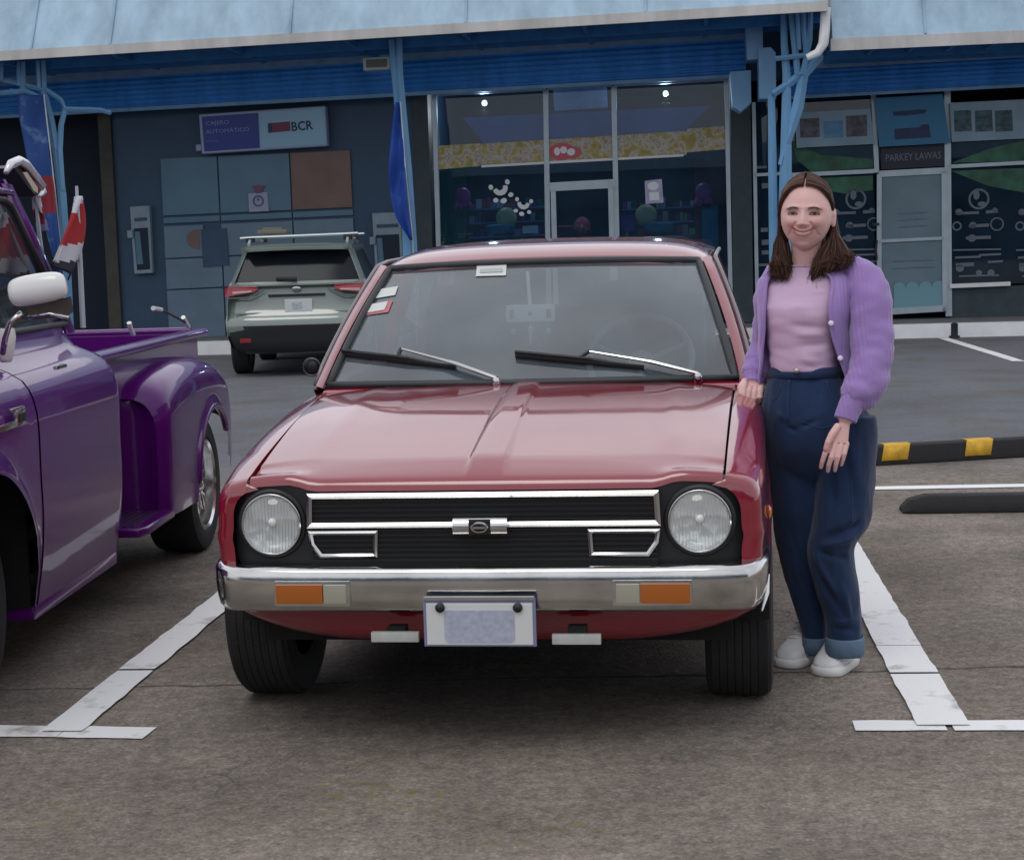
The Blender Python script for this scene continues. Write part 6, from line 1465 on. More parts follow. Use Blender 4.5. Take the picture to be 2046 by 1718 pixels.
# neck, core of the trunk, limbs under the clothes
nk0, nk1 = H(0, -.022, -.075), at(1611, 556, 5.435)
capsule(mb, [H(0, -.025, -.06), nk0.lerp(nk1, .3), nk0.lerp(nk1, .65), nk1 + Vector((0, 0, 0))], [.050, .047, .049, .060], 24)
mb.loft(densify([ring(1611, 540, 36, .050, 5.43), ring(1612, 556, 62, .062, 5.43), ring(1612, 585, 72, .080, 5.43), ring(1610, 650, 62, .085, 5.42), ring(1610, 740, 56, .08, 5.41), ring(1625, 830, 78, .095, 5.40), ring(1640, 880, 70, .08, 5.40)], 3))
capsule(mb, [rp(1660, 560, 5.42), rp(1728, 560, 5.36), rp(1744, 700, 5.28), rp(1700, 805, 5.215), rp(1690, 836, 5.20)], [.045, .042, .036, .027, .024], 16)
capsule(mb, [rp(1580, 560, 5.44), rp(1554, 570, 5.46), rp(1536, 690, 5.52), rp(1514, 742, 5.47), rp(1506, 762, 5.445)], [.045, .040, .034, .027, .025], 16)
capsule(mb, [rp(1685, 870, 5.36), rp(1688, 1000, 5.33), rp(1662, 1090, 5.315), rp(1668, 1170, 5.32), rp(1687, 1285, 5.325)], [.07, .055, .045, .038, .026], 16)
capsule(mb, [rp(1592, 870, 5.42), rp(1604, 1050, 5.43), rp(1632, 1275, 5.44)], [.07, .05, .030], 16)
for (hx, hy_, tx, ty, zc) in ((1688, 1315, 1672, 1334, 5.335), (1632, 1300, 1606, 1318, 5.445)):
    capsule(mb, [rp(hx, hy_, zc + .03), rp(tx, ty, zc - .03)], [.020, .016], 12)
# her left hand: back of the hand to the camera, fingers hanging
W = rp(1688, 838, 5.20)
def hand_open(b):
    kn = [rp(1657, 884, 5.188), rp(1668, 889, 5.180), rp(1680, 890, 5.178), rp(1692, 886, 5.182)]
    wl, wr = rp(1678, 842, 5.200), rp(1698, 844, 5.196)
    rr = []
    for t in (0, .2, .4, .6, .8, 1):
        a = wl.lerp(kn[0], t); c_ = wr.lerp(kn[3], t); ctr = (a + c_) / 2; ax = (c_ - a) / 2; dp = Vector((.004, -1, .1)).normalized() * lerp(.0155, .0125, t)
        ax = ax * lerp(1.02, 1.15, t)
        rr.append([ctr + ax * math.copysign(abs(math.cos(u)) ** .8, math.cos(u)) + dp * math.copysign(abs(math.sin(u)) ** .8, math.sin(u)) for u in [i * math.pi / 10 for i in range(20)]])
    b.loft(rr)
    F = [[(1657, 884, 5.188), (1648, 908, 5.178), (1643, 922, 5.182), (1640, 934, 5.190)], [(1668, 889, 5.180), (1661, 914, 5.168), (1656, 929, 5.174), (1654, 941, 5.185)],
         [(1680, 890, 5.178), (1674, 914, 5.166), (1670, 928, 5.172), (1668, 940, 5.183)], [(1692, 886, 5.182), (1687, 907, 5.172), (1684, 919, 5.177), (1681, 929, 5.186)]]
    for f, r0 in zip(F, (.0088, .0090, .0086, .0076)):
        capsule(b, [rp(*q) for q in f], [r0 * 1.08, r0 * .98, r0 * .86, r0 * .72], 12)
    capsule(b, [rp(1674, 852, 5.185), rp(1662, 868, 5.174), rp(1654, 884, 5.168), rp(1650, 897, 5.170)], [.0125, .0110, .0095, .0080], 12)
hand_open(mb)
# her right hand: loosely closed, resting on the wing of the car
def hand_fist(b):
    c = rp(1507, 776, 5.435)
    rr = []
    for (x, y, Y, w_, d_) in ((1508, 756, 5.450, 15, .022), (1508, 766, 5.440, 20, .026), (1506, 778, 5.430, 23, .027), (1503, 789, 5.425, 22, .024), (1500, 796, 5.425, 17, .016)):
        q = at(x, y, Y); k = Y / FPX; rr.append([q + Vector((w_ * k * math.cos(u), -d_ * .75 * math.sin(u), 0)) for u in [i * math.pi / 10 for i in range(20)]])
    b.loft(rr)
    for i, (x, y) in enumerate(((1487, 775), (1497, 782), (1508, 784), (1519, 781))):
        k0 = at(x, y, 5.402 + .004 * abs(i - 1.5)); k1 = at(x - 2, y + 13, 5.398); k2 = at(x - 2, y + 21, 5.412); k3 = at(x, y + 17, 5.430)
        capsule(b, [at(x + 2, y - 8, 5.414), k0, k1, k2, k3], [.0095, .0105, .0098, .0090, .008], 12)
    capsule(b, [at(1488, 762, 5.430), at(1479, 774, 5.412), at(1481, 787, 5.400), at(1487, 793, 5.396)], [.0115, .0105, .0095, .008], 12)
hand_fist(mb)
body = mb.build('body', M_SKIN, per, world=True, smooth=180, recalc=True)
q = body.modifiers.new('remesh', 'REMESH'); q.mode = 'VOXEL'; q.voxel_size = .0021; q.use_smooth_shade = True
q = body.modifiers.new('sm', 'SMOOTH'); q.factor = .5; q.iterations = 2
apply_mods(body)
# skin tones: lips, blush, brows, lashes and eyes where they sit
me = body.data; ca = me.color_attributes.new('col', 'FLOAT_COLOR', 'POINT')
def skin_col(p):
    x, y, z = Hinv(p); c = Vector((.735, .465, .435))
    if y > 0 and -.125 < z < .13 and abs(x) < .09:
        ax = abs(x)
        bl = .50 * g2(ax, z, .044, -.030, .020, .018) + .25 * g2(ax, z, 0, -.034, .014, .012) + .25 * g2(ax, z, .022, -.045, .010, .012) + .2 * g2(ax, z, 0, -.108, .02, .012)
        c = c.lerp(Vector((.52, .21, .19)), min(1, bl))
        c = c.lerp(Vector((.24, .11, .10)), .62 * g2(ax, z, .034, .003, .019, .0105))          # warm lids
        zs_ = z - smile(min(ax, .032)); k = 1 if ax < .032 else max(0, 1 - (ax - .032) / .004)
        lip_u = math.exp(-((zs_ - .0040) / .0038) ** 4); lip_l = math.exp(-((zs_ + .0056) / .0048) ** 4)
        c = c.lerp(Vector((.42, .14, .14)), k * min(1, .70 * (lip_u + lip_l)))
        c = c.lerp(Vector((.13, .03, .03)), k * .6 * math.exp(-(zs_ / .0024) ** 2))
        if ax < .025: c = c.lerp(Vector((.78, .72, .68)), .95 * math.exp(-((zs_ + .0003) / .0022) ** 4) * max(0, 1 - (ax / .025) ** 4))
        ln = .016 + (-.026 - z) * .62
        if -.066 < z < -.026: c = c.lerp(Vector((.34, .12, .11)), .5 * math.exp(-((ax - ln - .006) / .004) ** 2))
        bz = .0155 + .10 * (ax - .016) - 3.2 * max(0, ax - .034) ** 1.6 * 4
        if .014 < ax < .053: c = c.lerp(Vector((.12, .068, .05)), .9 * math.exp(-((z - bz) / .0034) ** 2) * min(1, (ax - .014) / .006) * min(1, (.053 - ax) / .010))
        ez = -.0008 - 10 * (ax - .034) ** 2                                                # narrowed, smiling eye
        if abs(ax - .034) < .0155:
            e = 1 - ((ax - .034) / .0155) ** 2; op = .0027 * e
            dz_ = z - ez
            if abs(dz_) < op + .001: c = c.lerp(Vector((.20, .10, .09)), .5)
            ir = math.hypot(ax - .0335, (dz_) * .9)
            if ir < .0068 and abs(dz_) < op + .0008: c = Vector((.030, .020, .015)) if ir > .0026 else Vector((.006, .005, .005))
            c = c.lerp(Vector((.035, .022, .020)), .97 * math.exp(-((dz_ - op - .0006) / .0021) ** 2) * min(1, e * 3))
            c = c.lerp(Vector((.10, .05, .045)), .75 * math.exp(-((dz_ + op + .0006) / .0016) ** 2) * min(1, e * 3))
        for nx in (.0075,): c = c.lerp(Vector((.12, .04, .035)), .5 * g2(ax, z, nx, -.0435, .0032, .0018))
    return (c.x, c.y, c.z, 1)
wmi = WM[per.name]; buf = []
for v in me.vertices: buf.extend(skin_col(wmi @ v.co))
ca.data.foreach_set('color', buf)
from mathutils.bvhtree import BVHTree
_bt = BVHTree.FromPolygons([wmi @ v.co for v in me.vertices], [tuple(p.vertices) for p in me.polygons])
def on_face(x, z, off=.0):
    h = _bt.ray_cast(H(x, .25, z), -hf)
    p = h[0] if h[0] is not None else H(x, .08, z); return p + hf * off
M_EYEW = mat('eye_white', (.50, .44, .42), .25); M_IRIS = mat('iris_brown', (.035, .020, .014), .15); M_LASH = mat('lash_brown', (.030, .016, .012), .7)
for s in (-1, 1):
    ex, ew, ezc = s * .0335, .0150, -.0012
    lid = lambda t: .0047 * (1 - t * t) ** .8 - .0008 - .0010 * t * s * 0
    low = lambda t: -.0034 * (1 - t * t) + .0006
    mb = MB(); g_ = []
    for i in range(17):
        t = -1 + i / 8; g_.append([mb.v(on_face(ex + t * ew, ezc + lerp(low(t), lid(t), j / 4), .0008)) for j in range(5)])
    for i in range(16):
        for j in range(4): mb.f([g_[i][j], g_[i + 1][j], g_[i + 1][j + 1], g_[i][j + 1]])
    ey = mb.build('eye', M_EYEW, body, world=True, smooth=180)
    mb = MB(); c_ = [on_face(ex + .0005 + .0058 * math.cos(a), min(ezc + lid(0), max(ezc + low(0), ezc + .0004 + .0058 * math.sin(a))), .0014) for a in [k * math.pi / 10 for k in range(20)]]; mb.poly(c_); mb.build('iris', M_IRIS, ey, world=True, smooth=0)
    mb = MB(); mb.tube([on_face(ex + t * ew * 1.08, ezc + lid(max(-1, min(1, t))) - .0004 * abs(t), .0016) for t in [-1 + k / 8 for k in range(17)]], [.0006 + .0008 * (1 - (k / 8 - 1) ** 2) for k in range(17)], 6); mb.tube([on_face(ex + t * ew, ezc + low(t), .0010) for t in [-1 + k / 8 for k in range(17)]], .0006, 5); mb.build('eyelash', M_LASH, ey, world=True, smooth=180)
    mb = MB()
    for k in range(46):
        t = k / 45; bx = .0150 + .037 * t; bz = .0150 + .0048 * math.sin(math.pi * min(1, t * 1.15) * .9) - .0035 * t * t
        for q_ in (-1, 0, 1):
            a = on_face(s * bx, bz + q_ * .0011 * (1 - .6 * t), .0006); b_ = on_face(s * (bx + .0052), bz + q_ * .0008 * (1 - t) + .0014 * (1 - 1.8 * t), .0008); mb.tube([a, b_], [.00055, .0002], 4)
    mb.build('eyebrow', mat('brow_brown', (.085, .045, .032), .8), body, world=True, smooth=0)
# ---- hair: a close cap plus several thousand fine locks, parted in the middle
M_HAIR = vmat('hair', .55, spec=.35)
rh = random.Random(3)
def scalp(a, t):
    """a: place along the parting (0 front .. 1 back); returns point on the head top"""
    y = lerp(.072, -.075, a); z = .1175 * math.sqrt(max(.04, 1 - (y / .104) ** 2)) ; return (0, y, z)
mb = MB(); lay = mb.b.loops.layers.color.new('col')
def lock(pts, r0, col, n=4):
    m = 13; P = []
    k = len(pts)
    for i in range(m):
        u = i / (m - 1) * (k - 1); a = min(int(u), k - 2); t = u - a; p0, p1, p2, p3 = pts[max(a - 1, 0)], pts[a], pts[a + 1], pts[min(a + 2, k - 1)]
        P.append(.5 * ((2 * p1) + (p2 - p0) * t + (2 * p0 - 5 * p1 + 4 * p2 - p3) * t * t + (3 * p1 - p0 - 3 * p2 + p3) * t ** 3))
    rs = [r0 * (1 - .75 * (i / (m - 1)) ** 3) for i in range(m)]; nf = len(mb.b.faces)
    vv = mb.tube(P, rs, n)
    mb.b.faces.ensure_lookup_table()
    for f in mb.b.faces[nf:]:
        for lp in f.loops: lp[lay] = (*col, 1)
def hcol():
    k = rh.random(); base = Vector((.155, .095, .076)).lerp(Vector((.47, .33, .265)), k ** 1.3); return tuple(base)
def skull(x, y, z, off=.006):
    """push a point out to the hair surface over the skull"""
    q = Vector((x / (.0755 + off), (y - (.004 if y > 0 else 0)) / ((.090 if y > 0 else .098) + off), z / (.1175 + off))); l_ = q.length
    return Vector((x, y, z)) / l_ if l_ > 1e-6 else Vector((x, y, z))
tipsL = [(1552, 552), (1544, 560), (1560, 556), (1572, 545), (1580, 538)]
CL = [(rh.random(), rh.uniform(.003, .014), rh.random() * 6.3, rh.uniform(-.020, .022), rh.uniform(-.010, .010), hcol()) for _ in range(110)]
for i in range(3200):
    s = -1 if i % 2 else 1; jit = lambda k: rh.uniform(-k, k); clp = CL[rh.randrange(110)]; a = min(1, max(0, clp[0] ** .9 + rh.uniform(-.03, .03)))
    x0, y0, z0 = scalp(a, 0); off = .004 + .008 * rh.random()
    lev = rh.random()
    p = [H(*skull(s * .003, y0 + jit(.003), z0 + .002, off))]
    # over the side of the head: the front locks sweep back, clear of the brow
    y1 = lerp(.070, -.085, a) + jit(.006); y2 = lerp(.034 if s < 0 else .016, -.080, a) + jit(.008); y3 = lerp(.004 if s < 0 else -.030, -.070, a) + jit(.01)
    p.append(H(*skull(s * (.042 + .004 * (s > 0)), y1, .091, off + .001)))
    p.append(H(*skull(s * .072, y2 + .012, .048, off + .002)))
    p.append(H(*skull(s * .078, y3, -.010, off + .001)))
    if s < 0:                                          # photo left: falls straight in front of the shoulder
        sp = rh.random(); b_ = a ** 1.2
        p.append(H(s * lerp(.079, .088, sp) + .004 * b_, lerp(-.014, -.060, b_) + jit(.008), -.062))
        p.append(H(s * lerp(.066, .094, sp) + .008 * b_, lerp(.004, -.045, b_) + jit(.01), -.115))
        p.append(H(s * lerp(.056, .100, sp) + .006 * b_ + jit(.004), lerp(.026, -.030, b_) + jit(.012), -.165 + jit(.008)))
        p.append(H(s * lerp(.048, .104, sp) + jit(.006), lerp(.046, -.02, b_) + jit(.012), -.205 + .055 * rh.random() ** 2 + .012 * sp))
    else:                                              # photo right: behind the ear, then spreading over the shoulder
        sp = rh.random(); b_ = a ** 1.2
        p.append(H(lerp(.078, .098, sp), lerp(-.020, -.060, b_) + jit(.008), -.062))
        p.append(H(lerp(.050, .122, sp), lerp(.012, -.045, b_) + jit(.010), -.112))
        p.append(H(lerp(.034, .152, sp ** 1.1) + jit(.006), lerp(.038, -.035, b_) + jit(.014), -.158 + .016 * sp + jit(.010)))
        p.append(H(lerp(.020, .136, sp ** 1.3) + jit(.006), lerp(.052, -.02, b_) + jit(.012), -.226 + .080 * sp ** .8 + .036 * rh.random() ** 2))
    wv = clp[1]; wp = clp[2] + jit(.3)
    for k_ in range(5, len(p)): p[k_] = p[k_] + hr * wv * math.sin(wp + k_ * 1.9) + hf * wv * .8 * math.cos(wp + k_ * 1.7) + hr * clp[4] * (k_ - 4) / 4 + hu * (clp[3] + jit(.006)) * (k_ == len(p) - 1)
    lock(p, .0014 + .0010 * rh.random(), tuple(Vector(clp[5]).lerp(Vector(hcol()), .5)))
# cap under the locks
nf = len(mb.b.faces); rows = []
for j in range(1, 26):
    th = math.pi * .62 * j / 26; r_ = []
    for k in range(60):
        ph = 2 * math.pi * k / 60; dx, dy, dz = math.sin(th) * math.sin(ph), math.sin(th) * math.cos(ph), math.cos(th)
        lim = 1.0
        x, y, z = dx * .0775, dy * (.088 if dy > 0 else .101), dz * .1195
        if dy > 0.0:                                    # hairline: pull the front edge back up over the brow
            zl = .074 - .95 * max(0, abs(x) - .018); 
            if z < zl: y = min(y, .088 * math.sqrt(max(0, 1 - (zl / .1195) ** 2 - (x / .0775) ** 2 * .9)) * .85 - (zl - z) * .9)
        r_.append(H(x, y, z))
    rows.append(r_)
mb.loft(rows, True, True, True); mb.b.faces.ensure_lookup_table()
for f in mb.b.faces[nf:]:
    for lp in f.loops: lp[lay] = (.15, .085, .065, 1)
# fillers inside the hanging hair
nf = len(mb.b.faces)
mb.tube([H(-.070, -.035, .02), H(-.076, -.035, -.06), H(-.074, -.025, -.115), H(-.076, -.004, -.165)], [.018, .019, .019, .010], 10)
mb.tube([H(.066, -.045, .02), H(.080, -.045, -.06), H(.090, -.03, -.115), H(.088, -.010, -.150), H(.062, .010, -.190)], [.018, .022, .026, .026, .010], 10)
mb.tube([H(0, -.085, .03), H(0, -.085, -.05), H(0, -.080, -.13)], [.05, .055, .05], 12)
mb.b.faces.ensure_lookup_table()
for f in mb.b.faces[nf:]:
    for lp in f.loops: lp[lay] = (.14, .08, .06, 1)
mb.build('hair', M_HAIR, per, world=True, smooth=180)
# ---- pink top
TR = [(1611, 531, 33, .052, 5.432), (1611, 541, 47, .062, 5.432), (1611, 556, 70, .076, 5.428), (1609, 575, 82, .094, 5.424), (1607, 600, 84, .112, 5.418), (1606, 622, 82, .124, 5.412), (1606, 650, 76, .122, 5.410), (1606, 680, 72, .116, 5.408), (1607, 710, 70, .113, 5.406), (1608, 738, 68, .110, 5.404)]
mb = MB(); mb.loft(densify([ring(*t, n=64) for t in TR], 6), True, False, False)
fd = lambda px, py, Y, dx, dz: (at(px, py, Y), Vector((dx, 0, dz)).normalized())
fl = [(*fd(1590, 652, 5.29, 1, -.06), .08, .010, .0065), (*fd(1600, 668, 5.29, 1, -.03), .08, .007, -.0050), (*fd(1620, 690, 5.29, 1, .08), .07, .010, .0060), (*fd(1585, 610, 5.30, 1, -.35), .04, .009, -.005), (*fd(1575, 600, 5.30, 1, -.3), .035, .009, .004), (*fd(1600, 715, 5.29, 1, -.4), .06, .010, -.005), (*fd(1575, 705, 5.29, 1, -.5), .05, .010, .006), (*fd(1560, 590, 5.33, 1, .5), .04, .008, -.004), (*fd(1640, 585, 5.32, 1, -.05), .03, .007, -.004), (*fd(1640, 728, 5.29, 1, .1), .05, .008, .004)]
fl = [(p_, d_, l_, w_, q_ * 1.5) for p_, d_, l_, w_, q_ in fl]; wrinkle(mb, .0048, 9, 9, 26, 3, fl)
tee = mb.build('t_shirt', M_TEE, per, world=True, smooth=180, thick=.003)
mb = MB(); nr = ring(1611, 531, 34, .053, 5.432, n=40); mb.tube(nr + [nr[0], nr[1]], .0040, 8); mb.build('neckband', M_TEE, tee, world=True, smooth=180)
# ---- cardigan: open shell, two sleeves, ribbed cuffs, pearly buttons
mb = MB()
CR = [(535, 1611, 52, .070, 5.436, -46, 30), (545, 1613, 76, .080, 5.434, -46, 31), (556, 1614, 94, .092, 5.432, -45, 32), (575, 1613, 98, .110, 5.428, -45, 34), (600, 1611, 97, .130, 5.422, -45, 35), (625, 1610, 95, .142, 5.416, -47, 38), (655, 1609, 92, .140, 5.412, -50, 42), (690, 1609, 92, .138, 5.410, -55, 50), (725, 1612, 94, .140, 5.408, -62, 57), (752, 1614, 97, .142, 5.408, -72, 62), (768, 1614, 96, .140, 5.408, -78, 66)]
rr = []
for (y, cx, hw, dp, Y, al, ar) in CR: rr.append(ring(cx, y, hw, dp, Y, n=56, a0=ar, a1=360 + al))
dn = densify(rr, 5); mb.loft(dn, closed=False)
wrinkle(mb, .006, 11, 11, 7, 8)
card = mb.build('cardigan', M_CARD, per, world=True, smooth=180, thick=.007)
mb = MB(); 
for e in (0, -1): mb.tube([r_[e] + Vector((0, -.002, 0)) for r_ in dn], .0085, 8, flat=.55)
mb.build('button_band', M_CARD, card, world=True, smooth=180)
for (bx, by) in ((1664, 641), (1683, 715)):
    i = min(range(len(dn)), key=lambda k: abs((dn[k][0] - at(bx, by, 5.33)).z)); c = dn[i][0] + Vector((-.002, -.012, 0)); mb = MB(); mb.lathe([(.001, .004), (.006, .004), (.0085, .002), (.0085, -.002), (.001, -.002)], c, (.1, -1, .1), 16); mb.build('button', mat('pearl', (.78, .74, .84), .25, coat=.5), card, world=True, smooth=60)
mb = MB(); ctube(mb, [(1680, 540, 5.40, 20), (1704, 538, 5.380, 29), (1728, 564, 5.350, 39), (1740, 610, 5.325, 42), (1743, 660, 5.30, 42), (1742, 710, 5.272, 43), (1733, 755, 5.242, 43), (1716, 788, 5.222, 38), (1703, 806, 5.212, 27)], 28, 6)
fl = [(at(1740, 640, 5.23), Vector((1, 0, -.1)).normalized(), .05, .008, -.005), (at(1738, 662, 5.23), Vector((1, 0, -.2)).normalized(), .05, .008, -.006), (at(1735, 690, 5.21), Vector((1, 0, -.25)).normalized(), .05, .010, -.006), (at(1718, 745, 5.17), Vector((.5, 0, -1)).normalized(), .04, .009, -.008), (at(1740, 755, 5.17), Vector((.2, 0, -1)).normalized(), .04, .009, -.007), (at(1700, 770, 5.17), Vector((.4, 0, -1)).normalized(), .03, .007, -.007), (at(1703, 600, 5.27), Vector((.1, 0, -1)).normalized(), .08, .010, -.006)]
wrinkle(mb, .008, 11, 11, 20, 1, [(p_, d_, l_, w_, q_ * 1.4) for p_, d_, l_, w_, q_ in fl]); wrinkle(mb, .0025, 40, 40, 60, 9); mb.build('sleeve', M_CARD, card, world=True, smooth=180)
mb = MB(); ctube(mb, [(1706, 800, 5.214, 27), (1700, 811, 5.210, 25), (1694, 824, 5.206, 24), (1689, 839, 5.202, 23)], 28, 4); wrinkle(mb, .0015, 40, 40, 4, 2); mb.build('cuff', M_CARD, card, world=True, smooth=180)
mb = MB(); ctube(mb, [(1585, 545, 5.43, 26), (1560, 556, 5.452, 36), (1545, 590, 5.475, 37), (1539, 640, 5.495, 34), (1535, 690, 5.505, 34), (1522, 728, 5.490, 37), (1512, 748, 5.465, 33), (1508, 757, 5.455, 25)], 26, 6); wrinkle(mb, .006, 14, 14, 18, 5, [(at(1530, 700, 5.44), Vector((1, 0, -.3)).normalized(), .05, .008, -.007), (at(1525, 660, 5.44), Vector((1, 0, -.3)).normalized(), .05, .008, -.005), (at(1515, 725, 5.42), Vector((1, 0, -.5)).normalized(), .05, .008, -.007)]); mb.build('sleeve', M_CARD, card, world=True, smooth=180)
mb = MB(); ctube(mb, [(1509, 752, 5.458, 25), (1508, 760, 5.45, 21), (1507, 766, 5.445, 20)], 24, 3); mb.build('cuff', M_CARD, card, world=True, smooth=180)
# ---- jeans
mb = MB()
JR = [(1608, 730, 69, .104, 5.404), (1608, 748, 72, .112, 5.404), (1612, 780, 84, .128, 5.402), (1622, 815, 103, .142, 5.400), (1633, 850, 114, .150, 5.398), (1640, 890, 113, .145, 5.395), (1641, 925, 108, .12, 5.393), (1641, 950, 98, .09, 5.393)]
mb.loft(densify([ring(*t, n=48) for t in JR], 4))
LR = [(1686, 830, 66, .115, 5.370), (1690, 890, 64, .118, 5.352), (1690, 950, 61, .112, 5.338), (1686, 1010, 57, .104, 5.322), (1678, 1055, 57, .098, 5.312), (1662, 1090, 48, .090, 5.310), (1664, 1130, 46, .082, 5.315), (1672, 1180, 45, .074, 5.320), (1682, 1230, 40, .066, 5.322), (1688, 1284, 36, .060, 5.322)]
mb.loft(densify([ring(*t, n=40, yaw=R(-15)) for t in LR], 5))
LL = [(1584, 830, 62, .112, 5.425), (1588, 890, 62, .115, 5.430), (1594, 950, 62, .110, 5.435), (1600, 1010, 60, .104, 5.438), (1604, 1070, 56, .096, 5.438), (1608, 1130, 49, .086, 5.440), (1618, 1190, 40, .076, 5.442), (1627, 1240, 31, .066, 5.442), (1630, 1280, 25, .058, 5.442)]
mb.loft(densify([ring(*t, n=40, yaw=R(-15)) for t in LL], 5))
F_ = lambda px, py, Y, dx, dz, ln, wd, dp: (at(px, py, Y), Vector((dx, 0, dz)).normalized(), ln, wd, dp)
fl = [F_(1690, 1060, 5.22, 1, .35, .08, .016, -.014), (F_(1670, 1085, 5.22, 1, .25, .07, .012, .010)), F_(1668, 1110, 5.23, 1, -.25, .06, .012, -.010), F_(1640, 1130, 5.24, .5, -1, .10, .012, .010), F_(1655, 1180, 5.25, .6, -1, .09, .012, -.010), F_(1690, 1200, 5.25, .3, -1, .07, .011, .008), F_(1680, 1255, 5.26, 1, -.15, .05, .010, -.008), F_(1685, 1240, 5.26, 1, .1, .05, .010, .007),
      F_(1560, 1050, 5.34, .3, -1, .12, .014, .010), F_(1590, 1100, 5.34, .35, -1, .12, .014, -.010), F_(1600, 1180, 5.36, .4, -1, .08, .012, .009), F_(1700, 960, 5.23, .15, -1, .12, .016, -.008), F_(1655, 930, 5.24, .1, -1, .12, .018, -.010), F_(1590, 860, 5.28, 1, -.3, .05, .010, -.008), F_(1620, 845, 5.26, 1, .35, .06, .010, -.008), F_(1560, 830, 5.30, 1, -.8, .06, .012, .006), F_(1638, 790, 5.27, .2, -1, .05, .006, -.004)]
jn = mb.build('jeans', M_DEN, per, world=True, smooth=180)
q = jn.modifiers.new('remesh', 'REMESH'); q.mode = 'VOXEL'; q.voxel_size = .0055; q = jn.modifiers.new('sm', 'SMOOTH'); q.factor = .5; q.iterations = 5
apply_mods(jn)
m2 = MB(); m2.b.from_mesh(jn.data); m2.b.transform(WM[per.name]); wrinkle(m2, .0075, 10, 10, 5, 4, [(p_, d_, l_, w_ * .8, q_ * 1.35) for p_, d_, l_, w_, q_ in fl]); wrinkle(m2, .0030, 24, 24, 9, 14)
m2.b.transform(WM[per.name].inverted()); m2.b.to_mesh(jn.data); m2.b.free(); jn.data.shade_smooth()
mb = MB(); r0 = ring(1608, 731, 70.5, .106, 5.404, n=48); r1 = ring(1608, 750, 74, .1155, 5.404, n=48); mb.loft([r0, r1], True, False, False); mb.build('waistband', M_DEN, jn, world=True, smooth=180, thick=.005)
bc = at(1592, 741, 5.404 - .116); mb = MB(); mb.lathe([(.001, .006), (.007, .005), (.0085, .002), (.0085, -.012)], bc, (-.1, -1, .05), 16); mb.build('button', mat('jean_button', (.45, .42, .38), .3, .9), jn, world=True, smooth=60)
mb = MB()
pts = [ring(1608 + (y - 735) * .06, y, 70 + (y - 735) * .2, .112 + (y - 735) * .0003, 5.404, n=48)[46] + Vector((.004, -.006, 0)) for y in range(752, 840, 8)]
mb.tube(pts, .0035, 6); mb.build('fly_seam', M_DEN, jn, world=True, smooth=180)
_jb = BVHTree.FromPolygons([WM[per.name] @ v.co for v in jn.data.vertices], [tuple(p.vertices) for p in jn.data.polygons])
def on_cloth(px, py):
    d = ray(px, py).normalized(); h = _jb.ray_cast(CAM, d); return (h[0] if h[0] is not None else at(px, py, 5.3)) - d * .0012
M_THREAD = mat('seam_thread', (.030, .055, .110), .9)
for path in ([(1562, 757), (1560, 775), (1553, 792), (1542, 803)], [(1652, 757), (1655, 775), (1662, 792), (1676, 806)], [(1700, 960), (1704, 1010), (1702, 1050)], [(1604, 842), (1640, 856), (1668, 850)]):
    q = []
    for i in range(len(path) - 1):
        for j in range(8): q.append(on_cloth(lerp(path[i][0], path[i + 1][0], j / 8), lerp(path[i][1], path[i + 1][1], j / 8)))
    mb = MB(); mb.tube(q, .0016, 5); mb.build('pocket_seam', M_THREAD, jn, world=True, smooth=180)
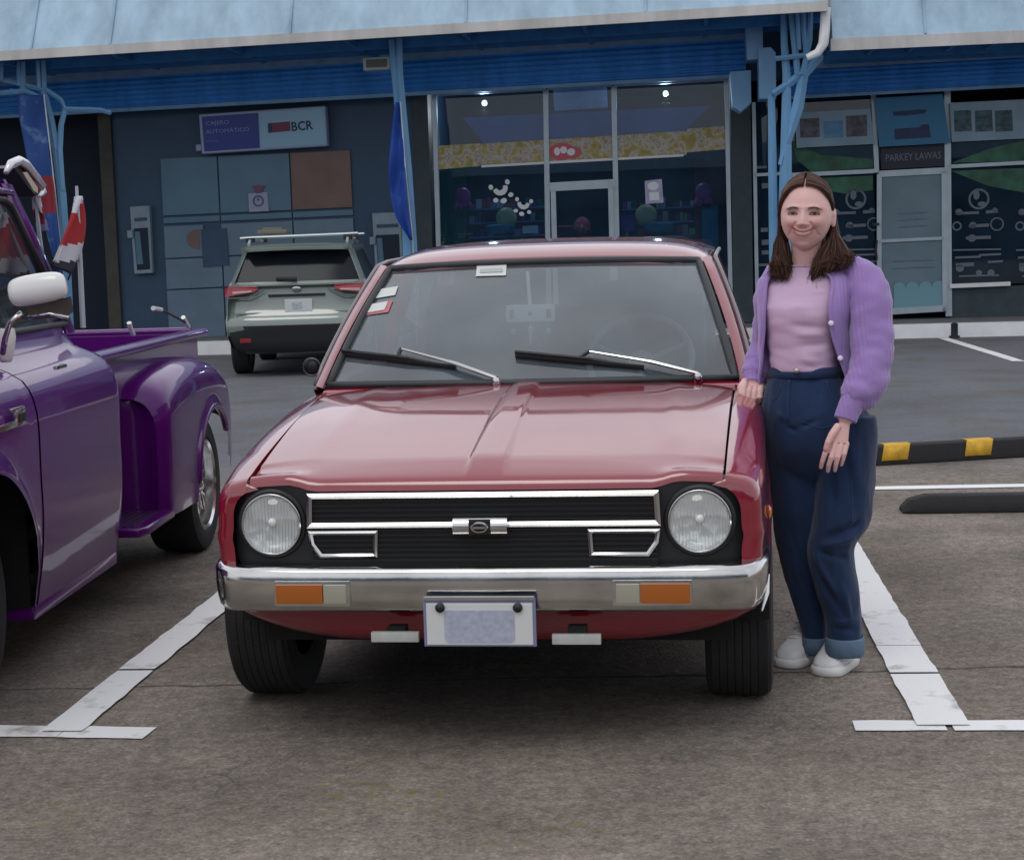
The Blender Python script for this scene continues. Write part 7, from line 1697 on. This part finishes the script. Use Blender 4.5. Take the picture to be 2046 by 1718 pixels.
for (cx, y0, y1, hw, dp, Y) in ((1688, 1270, 1306, 38.5, .066, 5.322), (1630, 1268, 1298, 27.5, .064, 5.442)):
    mb = MB(); mb.loft([ring(cx, y0, hw - 1, dp, Y, n=32, yaw=R(-15)), ring(cx, y0 + 3, hw + .8, dp + .003, Y, n=32, yaw=R(-15)), ring(cx, (y0 + y1) / 2, hw + 1.2, dp + .004, Y, n=32, yaw=R(-15)), ring(cx, y1 - 2, hw + .8, dp + .003, Y, n=32, yaw=R(-15)), ring(cx, y1, hw - 2, dp - .002, Y, n=32, yaw=R(-15))], True, False, False)
    wrinkle(mb, .003, 30, 30, 20, 6); mb.build('rolled_cuff', M_CUFF, jn, world=True, smooth=60, thick=.003)
# ---- white sneakers
def shoe(toe, heel, label=None):
    d = (heel - toe); L_ = d.length; d.normalize(); s_ = Vector((-d.y, d.x, 0)); up = Vector((0, 0, 1))
    prof = [(0, .010, .030), (.03, .028, .044), (.08, .041, .056), (.16, .047, .066), (.28, .050, .075), (.42, .050, .094), (.52, .048, .122), (.66, .046, .136), (.82, .044, .134), (.94, .037, .124), (1.0, .020, .10)]
    mb = MB(); rr = []
    for t, w_, h_ in prof:
        c = toe + d * (t * L_); sec = []
        for a in [i * math.pi / 12 for i in range(25)]:
            x = math.cos(a) * w_; z = math.sin(a)
            x = math.copysign(abs(math.cos(a)) ** .7, math.cos(a)) * w_ * (1 - .28 * max(0, z) ** 2 * (t > .3)); zz = .030 + (h_ - .030) * abs(z) ** .75 if z >= 0 else .02 - .004 * abs(z)
            sec.append(c + s_ * x + up * zz)
        rr.append(sec)
    mb.loft(rr, True, True, True); sh = mb.build('shoe', M_SHOE, per, world=True, smooth=60, subsurf=1)
    mb = MB(); rr = []
    out_ = [(t, w_ + .004) for t, w_, h_ in prof]
    poly = [toe + d * (t * L_) + s_ * w_ for t, w_ in out_] + [toe + d * (t * L_) - s_ * w_ for t, w_ in reversed(out_)]
    poly[0:0] = []
    rings = [[p + up * z + (p - (toe + d * L_ * .5)).normalized() * o for p in poly] for z, o in ((.001, -.003), (.006, .002), (.026, .003), (.031, -.002))]
    mb.loft(rings); mb.build('sole', M_SOLE, sh, world=True, smooth=50)
    mb = MB()
    for i in range(4):
        t = .36 + .065 * i; h_ = interp([p[0] for p in prof], [p[2] for p in prof], t) + .002; c = toe + d * (t * L_) + up * h_; mb.tube([c - s_ * .020 - up * .006, c + up * .002, c + s_ * .020 - up * .006], .0038, 6)
    mb.build('lace', M_SOLE, sh, world=True, smooth=180)
shoe(gnd(1644, 1353), gnd(1644, 1353) + Vector((.120, .190, 0)))
shoe(gnd(1566, 1336), gnd(1566, 1336) + Vector((.135, .175, 0)))
